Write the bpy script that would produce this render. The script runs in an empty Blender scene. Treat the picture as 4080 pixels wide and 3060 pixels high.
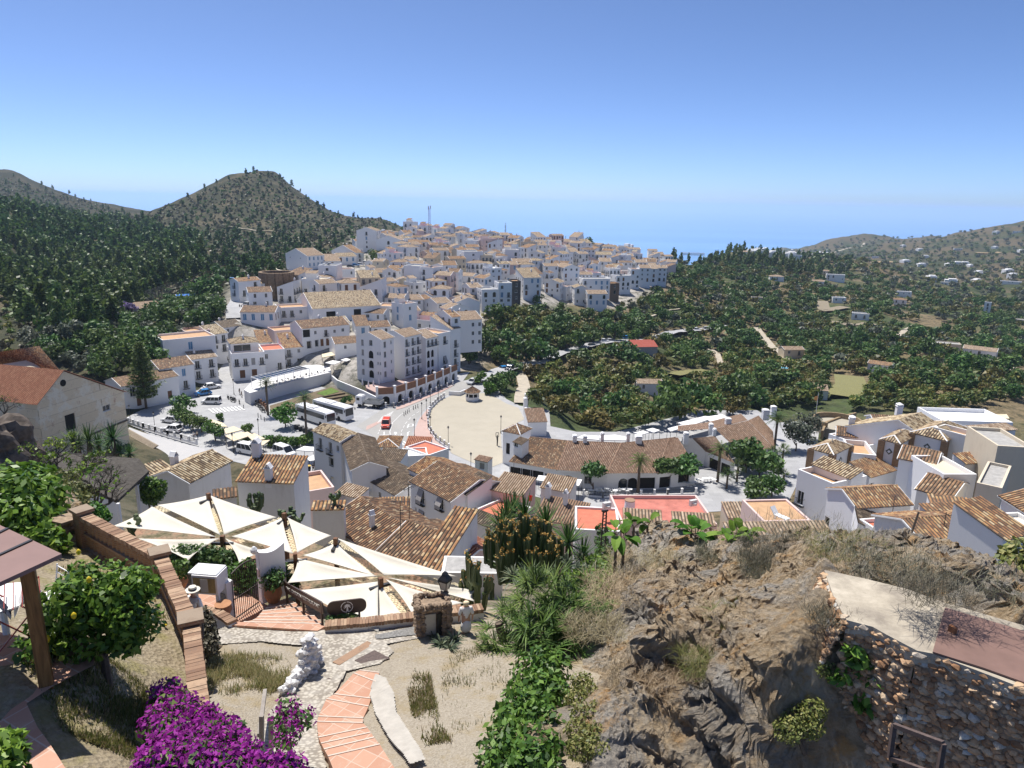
# hill town seen from a terrace: lib, light and terrain, people, houses, square, near garden, rock, plants
import bpy,math,random
import numpy as np
from mathutils import Vector,Matrix,noise as mnoise
R=math.radians
SC=bpy.context.scene
COL=SC.collection
random.seed(7)
PITCH,ROLL,FPX=14.4,1.1,710.0
CAMM=Matrix.Rotation(R(90-PITCH),3,'X')@Matrix.Rotation(R(ROLL),3,'Z')
cam=bpy.data.objects.new('camera',bpy.data.cameras.new('camera'))
cam.data.sensor_width=36;cam.data.lens=36*FPX/1024
cam.data.clip_start=.3;cam.data.clip_end=200000
cam.matrix_world=CAMM.to_4x4();COL.objects.link(cam);SC.camera=cam
CROP=dict(A=(0,600,2.0109),B=(900,850,2.0109),C=(1800,800,2.0109),D=(2900,800,1.8746),E=(0,1300,2.212),F=(900,1300,2.212),
 G=(1800,1300,2.212),H=(2700,1300,2.212),I=(3080,1500,2.212),J=(0,1900,2.4578),K=(700,1850,2.212),L=(1500,1750,2.212),
 M=(2300,1850,2.212),N=(3080,1850,2.212),O=(0,2310,2.212),P=(700,2310,1.269),Q=(1600,2310,1.269),RR=(2200,2310,1.269),
 S=(3080,2310,1.269),Z=(0,0,.54216),T=(1250,2050,1.8129),U=(2000,1950,1.8129),V=(500,1650,1.8129))
def ray(k,cx,cy):
 x0,y0,s=CROP[k];u=(x0+cx/s)/3.984375;v=(y0+cy/s)/3.984375
 return CAMM@Vector(((u-512)/FPX,-(v-384)/FPX,-1))
def Wz(k,cx,cy,z):
 d=ray(k,cx,cy);return d*(z/d.z)
def Wd(k,cx,cy,dist):
 d=ray(k,cx,cy);return d*(dist/math.hypot(d.x,d.y))
class MB:
 def __init__(s):s.v=[];s.uv=[];s.f=[];s.m=[]
 def add(s,vs,fs,mi=0,uvs=None):
  n=len(s.v);s.v+=[tuple(p) for p in vs]
  s.uv+=[tuple(p) for p in uvs] if uvs is not None else [(p[0],p[1]) for p in vs]
  s.f+=[tuple(i+n for i in f) for f in fs];s.m+=[mi]*len(fs);return s
 def quad(s,a,b,c,d,mi=0,uv=None):return s.add([a,b,c,d],[(0,1,2,3)],mi,uv)
 def box(s,c,sz,rz=0,mi=0,tilt=None):
  x,y,z=sz[0]/2,sz[1]/2,sz[2]/2
  P=[Vector((i*x,j*y,k*z)) for i in(-1,1) for j in(-1,1) for k in(-1,1)]
  M=Matrix.Rotation(rz,3,'Z')
  if tilt is not None:M=M@tilt
  P=[M@p+Vector(c) for p in P]
  return s.add(P,[(0,1,3,2),(4,6,7,5),(0,4,5,1),(2,3,7,6),(0,2,6,4),(1,5,7,3)],mi)
 def bar(s,a,b,w,mi=0,h=None):
  a,b=Vector(a),Vector(b);d=(b-a).normalized();up=Vector((0,0,1)) if abs(d.z)<.95 else Vector((0,1,0))
  sx=d.cross(up).normalized()*w/2;sy=sx.cross(d).normalized()*(h or w)/2
  P=[p+i*sx+j*sy for p in(a,b) for i,j in((-1,-1),(1,-1),(1,1),(-1,1))]
  return s.add(P,[(0,3,2,1),(4,5,6,7),(0,1,5,4),(1,2,6,5),(2,3,7,6),(3,0,4,7)],mi)
 def tube(s,pts,rad,n=8,mi=0,cap=True):
  pts=[Vector(p) for p in pts];L=len(pts);rad=rad if hasattr(rad,'__len__') else [rad]*L
  V=[];F=[];prev=None
  for i,p in enumerate(pts):
   d=(pts[min(i+1,L-1)]-pts[max(i-1,0)]).normalized()
   up=prev if prev else (Vector((0,0,1)) if abs(d.z)<.9 else Vector((1,0,0)))
   sx=d.cross(up);
   if sx.length<1e-5:sx=d.cross(Vector((0,1,0)))
   sx.normalize();sy=sx.cross(d).normalized();prev=sy
   for k in range(n):
    a=2*math.pi*k/n;V.append(p+(sx*math.cos(a)+sy*math.sin(a))*rad[i])
  for i in range(L-1):
   for k in range(n):F.append((i*n+k,i*n+(k+1)%n,(i+1)*n+(k+1)%n,(i+1)*n+k))
  if cap:F.append(tuple(range(n))[::-1]);F.append(tuple(range((L-1)*n,L*n)))
  return s.add(V,F,mi)
 def lathe(s,c,prof,n=16,mi=0):
  c=Vector(c);V=[];F=[];L=len(prof)
  for r,z in prof:
   for k in range(n):
    a=2*math.pi*k/n;V.append(c+Vector((r*math.cos(a),r*math.sin(a),z)))
  for i in range(L-1):
   for k in range(n):F.append((i*n+k,i*n+(k+1)%n,(i+1)*n+(k+1)%n,(i+1)*n+k))
  F.append(tuple(range(n))[::-1]);F.append(tuple(range((L-1)*n,L*n)))
  return s.add(V,F,mi)
 def prism(s,poly,z0,z1,mi=0,bottom=True):
  n=len(poly);z0=z0 if hasattr(z0,'__len__') else [z0]*n;z1=z1 if hasattr(z1,'__len__') else [z1]*n
  V=[(p[0],p[1],z0[i]) for i,p in enumerate(poly)]+[(p[0],p[1],z1[i]) for i,p in enumerate(poly)]
  F=[tuple(range(n,2*n))]+[(i,(i+1)%n,n+(i+1)%n,n+i) for i in range(n)]
  if bottom:F.append(tuple(range(n))[::-1])
  return s.add(V,F,mi)
 def tri(s,a,b,c,mi=0):return s.add([a,b,c],[(0,1,2)],mi)
 def npadd(s,V,F,mi=0,UV=None):
  return s.add(V.tolist(),F.tolist(),mi,None if UV is None else UV.tolist())
 def mesh(s,name,mats,smooth=False):
  me=bpy.data.meshes.new(name);me.from_pydata(s.v,[],s.f)
  mats=mats if isinstance(mats,(list,tuple)) else [mats]
  for m in mats:me.materials.append(m)
  if len(mats)>1:me.polygons.foreach_set('material_index',s.m)
  ul=me.uv_layers.new(name='UVMap');li=np.empty(len(me.loops),dtype=np.int32);me.loops.foreach_get('vertex_index',li)
  uv=np.array([(p[0],p[1]) for p in s.uv],dtype=np.float32).reshape(-1,2)
  ul.data.foreach_set('uv',uv[li].ravel())
  if smooth:me.polygons.foreach_set('use_smooth',[True]*len(me.polygons))
  me.update();return me
 def build(s,name,mats,parent=None,smooth=False,loc=None,rz=None):
  return inst(name,s.mesh(name,mats,smooth),parent,loc,rz)
def inst(name,me,parent=None,loc=None,rz=None,scale=None):
 o=bpy.data.objects.new(name,me);COL.objects.link(o)
 if parent:o.parent=parent
 if loc is not None:o.location=loc
 if rz is not None:o.rotation_euler=(0,0,rz)
 if scale is not None:o.scale=scale if hasattr(scale,'__len__') else (scale,)*3
 return o
def pt(n,m,mat,root):return inst(n,m.mesh(n,mat),root)
def tag(o,label=None,cat=None,group=None,kind=None):
 if label:o['label']=label
 if cat:o['category']=cat
 if group:o['group']=group
 if kind:o['kind']=kind
 return o
def empty(name,loc,rz=0,label=None,cat=None,group=None):
 o=inst(name,None,None,loc,rz);return tag(o,label,cat,group)
def npmesh(name,V,F,mats,smooth=False,mi=None):
 me=bpy.data.meshes.new(name);n=len(F);k=F.shape[1]
 me.vertices.add(len(V));me.vertices.foreach_set('co',np.ascontiguousarray(V,dtype=np.float32).ravel())
 me.loops.add(n*k);me.loops.foreach_set('vertex_index',np.ascontiguousarray(F,dtype=np.int32).ravel())
 me.polygons.add(n);me.polygons.foreach_set('loop_start',np.arange(0,n*k,k,dtype=np.int32))
 for m in (mats if isinstance(mats,(list,tuple)) else [mats]):me.materials.append(m)
 if mi is not None:me.polygons.foreach_set('material_index',np.ascontiguousarray(mi,dtype=np.int32))
 me.update(calc_edges=True)
 if smooth:me.polygons.foreach_set('use_smooth',np.ones(n,dtype=bool))
 else:me.polygons.foreach_set('use_smooth',np.zeros(n,dtype=bool))
 me.validate();return me
class NT:
 def __init__(s,name,rough=.8,spec=.3):
  s.mat=bpy.data.materials.new(name);s.mat.use_nodes=True;s.t=s.mat.node_tree;s.n=s.t.nodes;s.b=s.n['Principled BSDF']
  s.b.inputs['Roughness'].default_value=rough;s.b.inputs['Specular IOR Level'].default_value=spec
 def node(s,t,**kw):
  n=s.n.new(t)
  for k,v in kw.items():
   if k[0]=='_':n.inputs[k[1:].replace('_',' ')].default_value=v
   else:setattr(n,k,v)
  return n
 def l(s,a,b):s.t.links.new(a,b)
 def co(s,kind='Object'):return s.node('ShaderNodeTexCoord').outputs[kind]
 def noise(s,scale,detail=6,vec=None,rough=.6,dist=0):
  n=s.node('ShaderNodeTexNoise',_Scale=scale,_Detail=detail,_Roughness=rough,_Distortion=dist)
  if vec is not None:s.l(vec,n.inputs['Vector'])
  return n.outputs['Fac']
 def vor(s,scale,vec=None,feature='F1',out='Distance',rnd=1):
  n=s.node('ShaderNodeTexVoronoi',feature=feature,_Scale=scale);n.inputs['Randomness'].default_value=rnd
  if vec is not None:s.l(vec,n.inputs['Vector'])
  return n.outputs[out]
 def ramp(s,fac,stops,interp='LINEAR'):
  n=s.node('ShaderNodeValToRGB');n.color_ramp.interpolation=interp;e=n.color_ramp.elements
  while len(e)<len(stops):e.new(.5)
  for i,(p,c) in enumerate(stops):e[i].position=p;e[i].color=(*c,1) if len(c)==3 else c
  s.l(fac,n.inputs['Fac']);return n.outputs['Color']
 def mix(s,f,a,b,mode='MIX'):
  n=s.node('ShaderNodeMix',data_type='RGBA',blend_type=mode)
  for v,k in((f,0),(a,6),(b,7)):
   if isinstance(v,(int,float)):n.inputs[k].default_value=v
   elif isinstance(v,tuple):n.inputs[k].default_value=(*v,1)
   else:s.l(v,n.inputs[k])
  return n.outputs[2]
 def math(s,op,a,b=None,clamp=False):
  n=s.node('ShaderNodeMath',operation=op,use_clamp=clamp)
  for i,v in enumerate((a,b)):
   if v is None:continue
   if isinstance(v,(int,float)):n.inputs[i].default_value=v
   else:s.l(v,n.inputs[i])
  return n.outputs[0]
 def color(s,c):
  if isinstance(c,tuple):s.b.inputs['Base Color'].default_value=(*c,1)
  else:s.l(c,s.b.inputs['Base Color'])
  return s
 def bump(s,h,strength=.5,dist=.05):
  n=s.node('ShaderNodeBump',_Strength=strength,_Distance=dist);s.l(h,n.inputs['Height']);s.l(n.outputs['Normal'],s.b.inputs['Normal']);return s
def sstep(x):return x
MATS={}
def plain(name,c,rough=.7,spec=.3,metal=0,var=.12,scale=3):
 if name in MATS:return MATS[name]
 t=NT(name,rough,spec);t.b.inputs['Metallic'].default_value=metal
 f=t.noise(scale,5,t.co());lo=tuple(max(0,x*(1-var)) for x in c);hi=tuple(min(1,x*(1+var)) for x in c)
 t.color(t.ramp(f,[(.3,lo),(.7,hi)]));MATS[name]=t.mat;return t.mat
def white_wall(name,c=(.80,.80,.80),dirt=(.55,.52,.47),amt=.35,sc=.5):
 t=NT(name,.9,.15);co=t.co()
 f=t.noise(sc,8,co,.7);m=t.node('ShaderNodeMapping');m.inputs['Scale'].default_value=(1,1,.18);t.l(co,m.inputs['Vector'])
 g=t.noise(2.2,6,m.outputs[0],.65)
 k=t.math('MULTIPLY',t.ramp(f,[(.42,(0,0,0)),(.75,(1,1,1))]),t.ramp(g,[(.45,(0,0,0)),(.75,(1,1,1))]))
 col=t.mix(t.math('MULTIPLY',k,amt),c,dirt)
 oi=t.node('ShaderNodeObjectInfo');col=t.mix(t.math('MULTIPLY',oi.outputs['Random'],.10),col,(.74,.66,.58))
 t.color(col).bump(t.noise(9,5,co),.15,.03);MATS[name]=t.mat;return t.mat
def tile_mat(name,stops,cw=.25,rl=.42,stain=(.10,.085,.07),amt=.5,bump=True):
 t=NT(name,.85,.2);uv=t.node('ShaderNodeUVMap').outputs[0];sp=t.node('ShaderNodeSeparateXYZ');t.l(uv,sp.inputs[0])
 oi=t.node('ShaderNodeObjectInfo')
 cx=t.math('FLOOR',t.math('DIVIDE',sp.outputs[0],cw))
 sh=t.node('ShaderNodeTexWhiteNoise',noise_dimensions='1D');t.l(cx,sh.inputs['W'])
 rv=t.math('ADD',t.math('DIVIDE',sp.outputs[1],rl),t.math('MULTIPLY',sh.outputs['Value'],.35));ry=t.math('FLOOR',rv)
 cb=t.node('ShaderNodeCombineXYZ');t.l(cx,cb.inputs[0]);t.l(ry,cb.inputs[1]);t.l(t.math('MULTIPLY',oi.outputs['Random'],97.0),cb.inputs[2])
 wn=t.node('ShaderNodeTexWhiteNoise',noise_dimensions='3D');t.l(cb.outputs[0],wn.inputs['Vector'])
 col=t.ramp(wn.outputs['Value'],stops,'LINEAR')
 col=t.mix(t.math('MULTIPLY',oi.outputs['Random'],.45),col,(.30,.185,.105))
 co=t.co();f=t.noise(.7,8,co,.7);col=t.mix(t.math('MULTIPLY',t.ramp(f,[(.42,(0,0,0)),(.68,(1,1,1))]),amt),col,stain)
 f2=t.noise(14,4,co);col=t.mix(t.ramp(f2,[(.55,(0,0,0)),(.8,(.5,.5,.5))]),col,(.52,.44,.32))
 fr=t.math('FRACT',t.math('DIVIDE',sp.outputs[0],cw));ch=t.math('ABSOLUTE',t.math('SUBTRACT',fr,.5))
 col=t.mix(t.ramp(ch,[(.22,(0,0,0)),(.38,(.95,.95,.95))]),col,stain)  # valleys between tile columns mixed toward the dark tone
 row=t.math('FRACT',rv);col=t.mix(t.ramp(row,[(0,(.55,.55,.55)),(.10,(0,0,0))]),col,stain)  # lower edge of each course mixed toward the same dark tone
 t.color(col)
 if bump:t.bump(t.math('ADD',row,f2),.4,.03)
 MATS[name]=t.mat;return t.mat
def leaf_mat(name,stops,rough=.5,trans=.25,spec=.35,var=.22):
 t=NT(name,rough,spec);g=t.node('ShaderNodeNewGeometry');oi=t.node('ShaderNodeObjectInfo')
 r=g.outputs['Random Per Island'];c=t.ramp(r,stops)
 hs=t.node('ShaderNodeHueSaturation');t.l(c,hs.inputs['Color'])
 t.l(t.math('ADD',.5-var*.10,t.math('MULTIPLY',oi.outputs['Random'],var*.2)),hs.inputs['Hue'])
 wn=t.node('ShaderNodeTexWhiteNoise',noise_dimensions='1D');t.l(oi.outputs['Random'],wn.inputs['W'])
 t.l(t.math('ADD',1-var,t.math('MULTIPLY',wn.outputs['Value'],var*2)),hs.inputs['Value'])
 t.color(hs.outputs[0])
 if trans:
  tr=t.node('ShaderNodeBsdfTranslucent');t.l(hs.outputs[0],tr.inputs['Color'])
  mx=t.node('ShaderNodeMixShader');mx.inputs[0].default_value=trans;t.l(t.b.outputs[0],mx.inputs[1]);t.l(tr.outputs[0],mx.inputs[2])
  t.l(mx.outputs[0],t.n['Material Output'].inputs['Surface'])
 MATS[name]=t.mat;return t.mat
M_WHITE=white_wall('whitewash');M_WHITE2=white_wall('old_whitewash',(.74,.73,.70),(.40,.36,.30),.7)
M_CREAM=white_wall('cream_render',(.62,.54,.41),(.36,.28,.2),.6);M_PINK=white_wall('pink_render',(.68,.52,.48),(.5,.4,.36),.3)
M_TRIM=plain('white_trim',(.8,.8,.79),.6,var=.04)
TCREAM=tile_mat('cream_tiles',[(0,(.09,.065,.045)),(.22,(.22,.15,.085)),(.45,(.50,.38,.22)),(.7,(.62,.50,.32)),(1,(.70,.60,.42))],amt=.35)
TTAN=tile_mat('tan_tiles',[(0,(.24,.16,.10)),(.4,(.43,.31,.21)),(.75,(.55,.42,.30)),(1,(.64,.52,.38))],amt=.25)
TBROWN=tile_mat('brown_tiles',[(0,(.06,.04,.03)),(.35,(.17,.09,.05)),(.65,(.30,.15,.075)),(.85,(.42,.25,.13)),(1,(.60,.47,.30))],amt=.45)
TDARK=tile_mat('dark_tiles',[(0,(.05,.04,.03)),(.5,(.13,.095,.065)),(.85,(.22,.165,.115)),(1,(.36,.29,.2))],amt=.5)
TORANGE=tile_mat('orange_tiles',[(0,(.11,.05,.025)),(.3,(.31,.14,.06)),(.65,(.47,.24,.10)),(.85,(.56,.35,.15)),(1,(.64,.50,.31))],amt=.6)
TRED=tile_mat('red_tiles',[(0,(.30,.10,.055)),(.5,(.42,.16,.09)),(1,(.52,.24,.14))],amt=.15,stain=(.16,.07,.05))
TPINK=tile_mat('brownish_pink_tiles',[(0,(.19,.105,.07)),(.5,(.29,.17,.115)),(.85,(.38,.24,.165)),(1,(.46,.33,.24))],amt=.3)
M_GLASS=NT('window_glass',.12,.6).color((.022,.027,.032)).mat
M_IRON=plain('black_iron',(.018,.018,.02),.45,.5)
M_WOOD=plain('brown_wood',(.16,.075,.035),.6)
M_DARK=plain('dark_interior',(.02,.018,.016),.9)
M_BLUE=plain('blue_shutter',(.10,.25,.42),.5)
M_GREY=plain('grey_shutter',(.30,.29,.28),.6)
M_RFLOOR=plain('red_terrace',(.55,.17,.10),.7,var=.15,scale=1)
M_OFLOOR=plain('orange_terrace',(.50,.31,.17),.7,var=.15,scale=1)
M_CONC=plain('concrete',(.36,.35,.33),.85,var=.2,scale=2)
SUN_AZ,SUN_EL=-35.0,66.0
w=bpy.data.worlds.new('World');SC.world=w;w.use_nodes=True
nt=w.node_tree;sky=nt.nodes.new('ShaderNodeTexSky');sky.sky_type='NISHITA';sky.sun_disc=False
sky.sun_elevation=R(SUN_EL);sky.sun_rotation=R(SUN_AZ);sky.altitude=300;sky.air_density=.4;sky.dust_density=.7;sky.ozone_density=8
bg=nt.nodes['Background'];nt.links.new(sky.outputs[0],bg.inputs[0]);bg.inputs[1].default_value=.13
sd=bpy.data.lights.new('sun','SUN');sd.energy=4.2;sd.angle=R(.53);sd.color=(1,.955,.89)
so=inst('sun',sd);so.rotation_euler=Vector((math.sin(R(SUN_AZ))*math.cos(R(SUN_EL)),math.cos(R(SUN_AZ))*math.cos(R(SUN_EL)),math.sin(R(SUN_EL)))).to_track_quat('Z','Y').to_euler()
SC.view_settings.view_transform='Standard';SC.view_settings.look='None';SC.view_settings.exposure=.55;SC.view_settings.gamma=1
SC.cycles.max_bounces=5;SC.cycles.diffuse_bounces=4;SC.cycles.glossy_bounces=2;SC.cycles.transmission_bounces=3;SC.cycles.volume_bounces=1;SC.cycles.transparent_max_bounces=6
SC.cycles.use_denoising=True;SC.cycles.caustics_reflective=False;SC.cycles.caustics_refractive=False
CP=[]
def cp(k,cx,cy,d):p=Wd(k,cx,cy,d);CP.append((math.atan2(p.x,p.y),d,p.z))
def cz(u,d,z):p=ray('Z',u,450);CP.append((math.atan2(p.x,p.y),d,z))
for u in(-500,100,500,900,1300,1750,2600):cz(u,3,-17);cz(u,14,-17)
for u in(500,900,1300):cz(u,25,-19);cz(u,45,-27);cz(u,60,-34);cz(u,80,-45);cz(u,100,-50.5)
cz(-400,25,-14);cz(-400,60,-24);cz(-400,100,-34);cz(150,45,-24);cz(150,70,-33);cz(150,100,-40);cz(250,122,-45);cz(-400,140,-40)
cz(150,150,-47);cz(0,180,-52);cz(-400,200,-45)
for u,d in((350,140),(500,150),(700,140),(950,120),(700,190),(950,170),(1150,180),(1200,120),(1500,115),(1350,140),(500,210)):cz(u,d,-50.6)
for u in(1800,2150,2600):cz(u,25,-20);cz(u,45,-30);cz(u,60,-37);cz(u,85,-43);cz(u,110,-47);cz(u,145,-52);cz(u,175,-64)
cz(1550,175,-60);cz(1350,180,-60);cz(1700,160,-53)
for a in('E,2000,330,190','B,60,1250,205','B,1000,1300,195','B,1850,1200,230','B,60,800,260','B,110,560,335','B,600,520,375','B,650,455,400','B,1150,450,400',
 'B,1350,620,330','B,1600,320,440','B,1500,165,530','C,100,330,600','B,700,900,245','B,1100,900,240','B,1000,700,290','C,1100,360,580','C,1700,410,660','C,900,830,375','C,600,850,335','C,300,890,290','C,1700,690,480',
 'C,1300,800,420','C,700,500,450','C,1300,500,520','C,2100,480,760','C,2000,620,600','G,620,600,195','G,600,400,235','C,1500,1110,330','C,1950,1050,400','C,1000,1000,320','C,500,1050,275','C,2190,930,450',
 'G,1300,600,235','G,1100,850,195','G,1900,700,245','G,1000,300,270','G,1700,250,290',
 'A,900,1450,290','A,500,1500,240','A,1300,1300,330','A,1500,1230,360','A,400,1250,400','A,100,1400,300','A,600,900,560','A,300,1000,500','A,100,700,640','A,0,430,760','A,400,520,800','A,800,620,880','A,1100,600,930','A,900,900,560','A,1200,1050,470','A,1500,1000,470','A,1800,980,450',
 'A,100,185,1900','A,600,390,2000','A,1100,520,2100','A,1250,505,1000','A,1450,400,1080','A,1850,190,1120','A,2050,160,1130','A,2200,170,1130','A,1700,450,980','A,1600,700,860','A,2200,700,800','A,2200,450,950','A,2100,900,600',
 'B,300,60,900','B,900,20,1130','B,1250,50,1180','B,1500,155,1230','B,700,250,650','B,200,300,650','B,900,200,700',
 'D,200,620,640','D,700,520,950','D,900,440,1150','D,300,400,1050','D,0,380,1000','D,450,1150,390','D,1100,1250,340','D,1000,1500,260','D,300,1400,275','D,1600,1500,280','D,2150,1500,300','D,800,870,560','D,1300,760,760','D,1700,1100,500','D,2100,1200,440','D,2100,700,1050','D,1000,1000,480','D,400,900,520',
 'D,1400,470,1900','D,1000,300,3300','D,600,350,4200','D,400,385,4600','D,1800,225,2700','D,2200,200,2600','D,2000,380,2200','D,1700,600,1350','D,1300,330,3000'):
 k,x,y,d=a.split(',');cp(k,float(x),float(y),float(d))
for u,d,z in((700,1500,-60),(900,1500,-80),(500,1450,-10),(60,1200,-40),(250,1250,-50),(-200,1200,-20),(1000,750,-70),(1250,800,-75),(900,760,-60),(1450,900,-90),(1000,1300,-160),(1300,1400,-170),(1500,1500,-150),
 (-400,800,10),(-400,2000,40),(-400,400,-20),(-300,250,-50),(300,2700,-100),(0,2800,-80),(2600,400,-75),(2600,1000,-80),(2600,2400,-20),(2212,4000,-200),(2600,4500,-200),(1900,5200,-345)):cz(u,d,z)
for u in(-500,100,500,900,1300,1600):cz(u,3600,-300);cz(u,4600,-352)
for u in(-500,100,500,900,1300,1750,2212,2600):cz(u,7000,-370);cz(u,20000,-390)
KA=3.2
_c=np.array(CP);_X=np.stack([_c[:,0]*KA,np.log(_c[:,1])],1)
_D=np.sqrt(((_X[:,None]-_X[None])**2).sum(2)+1e-4);_W=np.linalg.solve(np.block([[_D+np.eye(len(_X))*1e-3,np.ones((len(_X),1))],[np.ones((1,len(_X))),np.zeros((1,1))]]),np.append(_c[:,2],0))
def hraw(x,y):
 x=np.asarray(x,float);y=np.asarray(y,float);sh=x.shape;q=np.stack([np.arctan2(x,y).ravel()*KA,np.log(np.hypot(x,y).ravel()+1e-6)],1);out=np.empty(len(q))
 for i in range(0,len(q),20000):
  d=np.sqrt(((q[i:i+20000,None]-_X[None])**2).sum(2)+1e-4);out[i:i+20000]=d@_W[:-1]+_W[-1]
 return out.reshape(sh)
_rs=np.random.RandomState(3);_g=_rs.rand(512,512)
def vnoise(x,y):
 xi=np.floor(x).astype(int);yi=np.floor(y).astype(int);fx=x-xi;fy=y-yi;fx=fx*fx*(3-2*fx);fy=fy*fy*(3-2*fy)
 g=lambda a,b:_g[a%512,b%512]
 return (g(xi,yi)*(1-fx)+g(xi+1,yi)*fx)*(1-fy)+(g(xi,yi+1)*(1-fx)+g(xi+1,yi+1)*fx)*fy-.5
def fbm(x,y,o=5):
 s=0;a=1
 for i in range(o):s=s+a*vnoise(x*2**i+17*i,y*2**i+31*i);a*=.5
 return s
FLAT=[]
def inpoly(x,y,poly):
 c=np.zeros(x.shape,bool);n=len(poly)
 for i in range(n):
  x1,y1=poly[i][:2];x2,y2=poly[(i+1)%n][:2]
  if y1==y2:continue
  c^=((y1>y)!=(y2>y))&(x<(x2-x1)*(y-y1)/(y2-y1)+x1)
 return c
def dpoly(x,y,poly):
 m=np.full(x.shape,1e9);n=len(poly)
 for i in range(n):
  x1,y1=poly[i][:2];x2,y2=poly[(i+1)%n][:2];dx,dy=x2-x1,y2-y1
  t=np.clip(((x-x1)*dx+(y-y1)*dy)/(dx*dx+dy*dy+1e-9),0,1);m=np.minimum(m,np.hypot(x-x1-t*dx,y-y1-t*dy))
 return m
def hgt(x,y):
 x=np.asarray(x,float);y=np.asarray(y,float);z=hraw(x,y);d=np.hypot(x,y)
 rug=np.clip((d-180)/500,0,1)
 z=z+rug*(fbm(x/140,y/140,5)*14)+np.clip((d-1400)/1500,0,1)*(fbm(x/420,y/420,5)*70)+np.clip((d-60)/100,0,1)*fbm(x/22,y/22,4)*1.2
 for poly,fz,bl in FLAT:
  ins=inpoly(x,y,poly);dd=np.where(ins,0,dpoly(x,y,poly));t=np.clip(1-dd/bl,0,1);t=t*t*(3-2*t);z=z*(1-t)+fz*t
 return z
def h1(x,y):return float(hgt(np.array([x]),np.array([y]))[0])
def hit(k,cx,cy,dmin=70,dmax=9000):
 d=ray(k,cx,cy);hd=math.hypot(d.x,d.y);t=np.exp(np.linspace(math.log(dmin),math.log(dmax),900))/hd
 z=hgt(d.x*t,d.y*t);below=np.nonzero(d.z*t<z)[0]
 if len(below)==0:return None
 i=below[0]
 if i==0:return d*t[0]
 a=d.z*t[i-1]-z[i-1];b=d.z*t[i]-z[i];tt=t[i-1]+(t[i]-t[i-1])*a/(a-b);return d*tt
ZP=-50.5
def poly(z,*pts):return [tuple(Wz(k,x,y,z)[:2]) for k,x,y in pts]
PLAZA=poly(ZP,('E',1120,800),('E',1240,740),('E',1750,560),('E',1900,420),('E',2000,300),('F',200,330),('F',930,560),('F',1150,640),('F',1500,700),('F',2050,420),('F',2150,400),('G',100,480),('G',300,440),('G',480,640),('G',600,700),('G',860,740),('G',870,880),('G',1100,930),('G',1450,930),('H',200,740),('H',700,740),('H',880,850),('H',1180,830),('H',1250,900),('H',1230,1050),('H',1050,1400),('H',950,1600),('H',0,1650),('G',1200,1600),('G',500,1450),('F',1900,1300),('F',1500,1300),('F',900,1300),('F',300,1250),('E',1900,1150),('E',1500,1040),('E',1130,860))
FLAT.append((PLAZA,ZP-.06,10))
GA=np.radians(np.arange(-58,58.01,.13));GR=np.exp(np.arange(math.log(17),math.log(26000),.0115))
_a,_r=np.meshgrid(GA,GR);GX,GY=np.sin(_a)*_r,np.cos(_a)*_r;GZ=hgt(GX,GY)
nr,nc=GX.shape;_i=np.arange(nr*nc).reshape(nr,nc)
GF=np.stack([_i[:-1,:-1],_i[:-1,1:],_i[1:,1:],_i[1:,:-1]],-1).reshape(-1,4)
gme=npmesh('ground',np.stack([GX,GY,GZ],-1).reshape(-1,3),GF,[],True)
VILL=[tuple(hit(*q)[:2]) for q in(('B',0,1100),('B',60,860),('B',130,560),('B',420,470),('B',520,400),('B',1000,330),('B',1060,180),('B',1500,165),('C',100,260),('C',700,310),('C',1300,360),('C',1760,430),('C',1740,640),('C',1300,850),('C',880,800),('C',300,860),('C',200,880),('C',220,1150),('B',1850,1240),('B',1000,1290),('B',850,1300),('B',400,1300))]
vin=inpoly(GX,GY,VILL);dv=np.where(vin,0,np.clip(dpoly(GX,GY,VILL)/9,0,1)).ravel()
col=np.zeros((nr*nc,4),np.float32);col[:,3]=1
pale=np.array((.42,.39,.35));
n1=(fbm(GX/18,GY/18,6).ravel()+.5);n2=(fbm(GX/60+9,GY/60,5).ravel()+.5);dd=np.hypot(GX,GY).ravel();az=np.degrees(_a).ravel()
scr=np.array((.058,.062,.036));dry=np.array((.22,.17,.10));grn=np.array((.075,.10,.04));gry=np.array((.095,.09,.06))
def sm(x,a,b):t=np.clip((x-a)/(b-a),0,1);return (t*t*(3-2*t))[:,None]
base=scr*(1-sm(n1,.3,.85))+gry*sm(n1,.3,.85)
val=grn*(1-sm(n2,.35,.7))+dry*sm(n2,.35,.7)
left=sm(-az,4,14);base=base*left+val*(1-left)
base=base*(1-.35*sm(n1,.55,.75))+dry*.35*sm(n1,.55,.75)
base=base*(1-.4*sm(dd,700,1500))
near=1-sm(dd,60,130)
base=base*(1-near)+np.array((.26,.22,.16))*near
col[:,:3]=pale*(1-dv[:,None])+base*dv[:,None]
ca=gme.color_attributes.new('zone','FLOAT_COLOR','POINT');ca.data.foreach_set('color',col.ravel())
t=NT('hillside',.95,.1);at=t.node('ShaderNodeAttribute',attribute_name='zone');co=t.co()
f=t.noise(.28,8,co,.75);f3=t.noise(.9,6,co,.7)
c=t.mix(t.ramp(f,[(.46,(0,0,0)),(.60,(.75,.75,.75))]),at.outputs['Color'],(.035,.042,.024))
c=t.mix(t.ramp(f3,[(.52,(0,0,0)),(.72,(.4,.4,.4))]),c,(.16,.13,.085));t.color(c).bump(f,.6,1.2)
gme.materials.append(t.mat);tag(inst('ground',gme),kind='structure')
t=NT('sea_water',.35,.5);f=t.noise(.0006,6,t.co());m=t.node('ShaderNodeMapping');m.inputs['Scale'].default_value=(.00008,.0009,1);t.l(t.co(),m.inputs[0])
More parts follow.
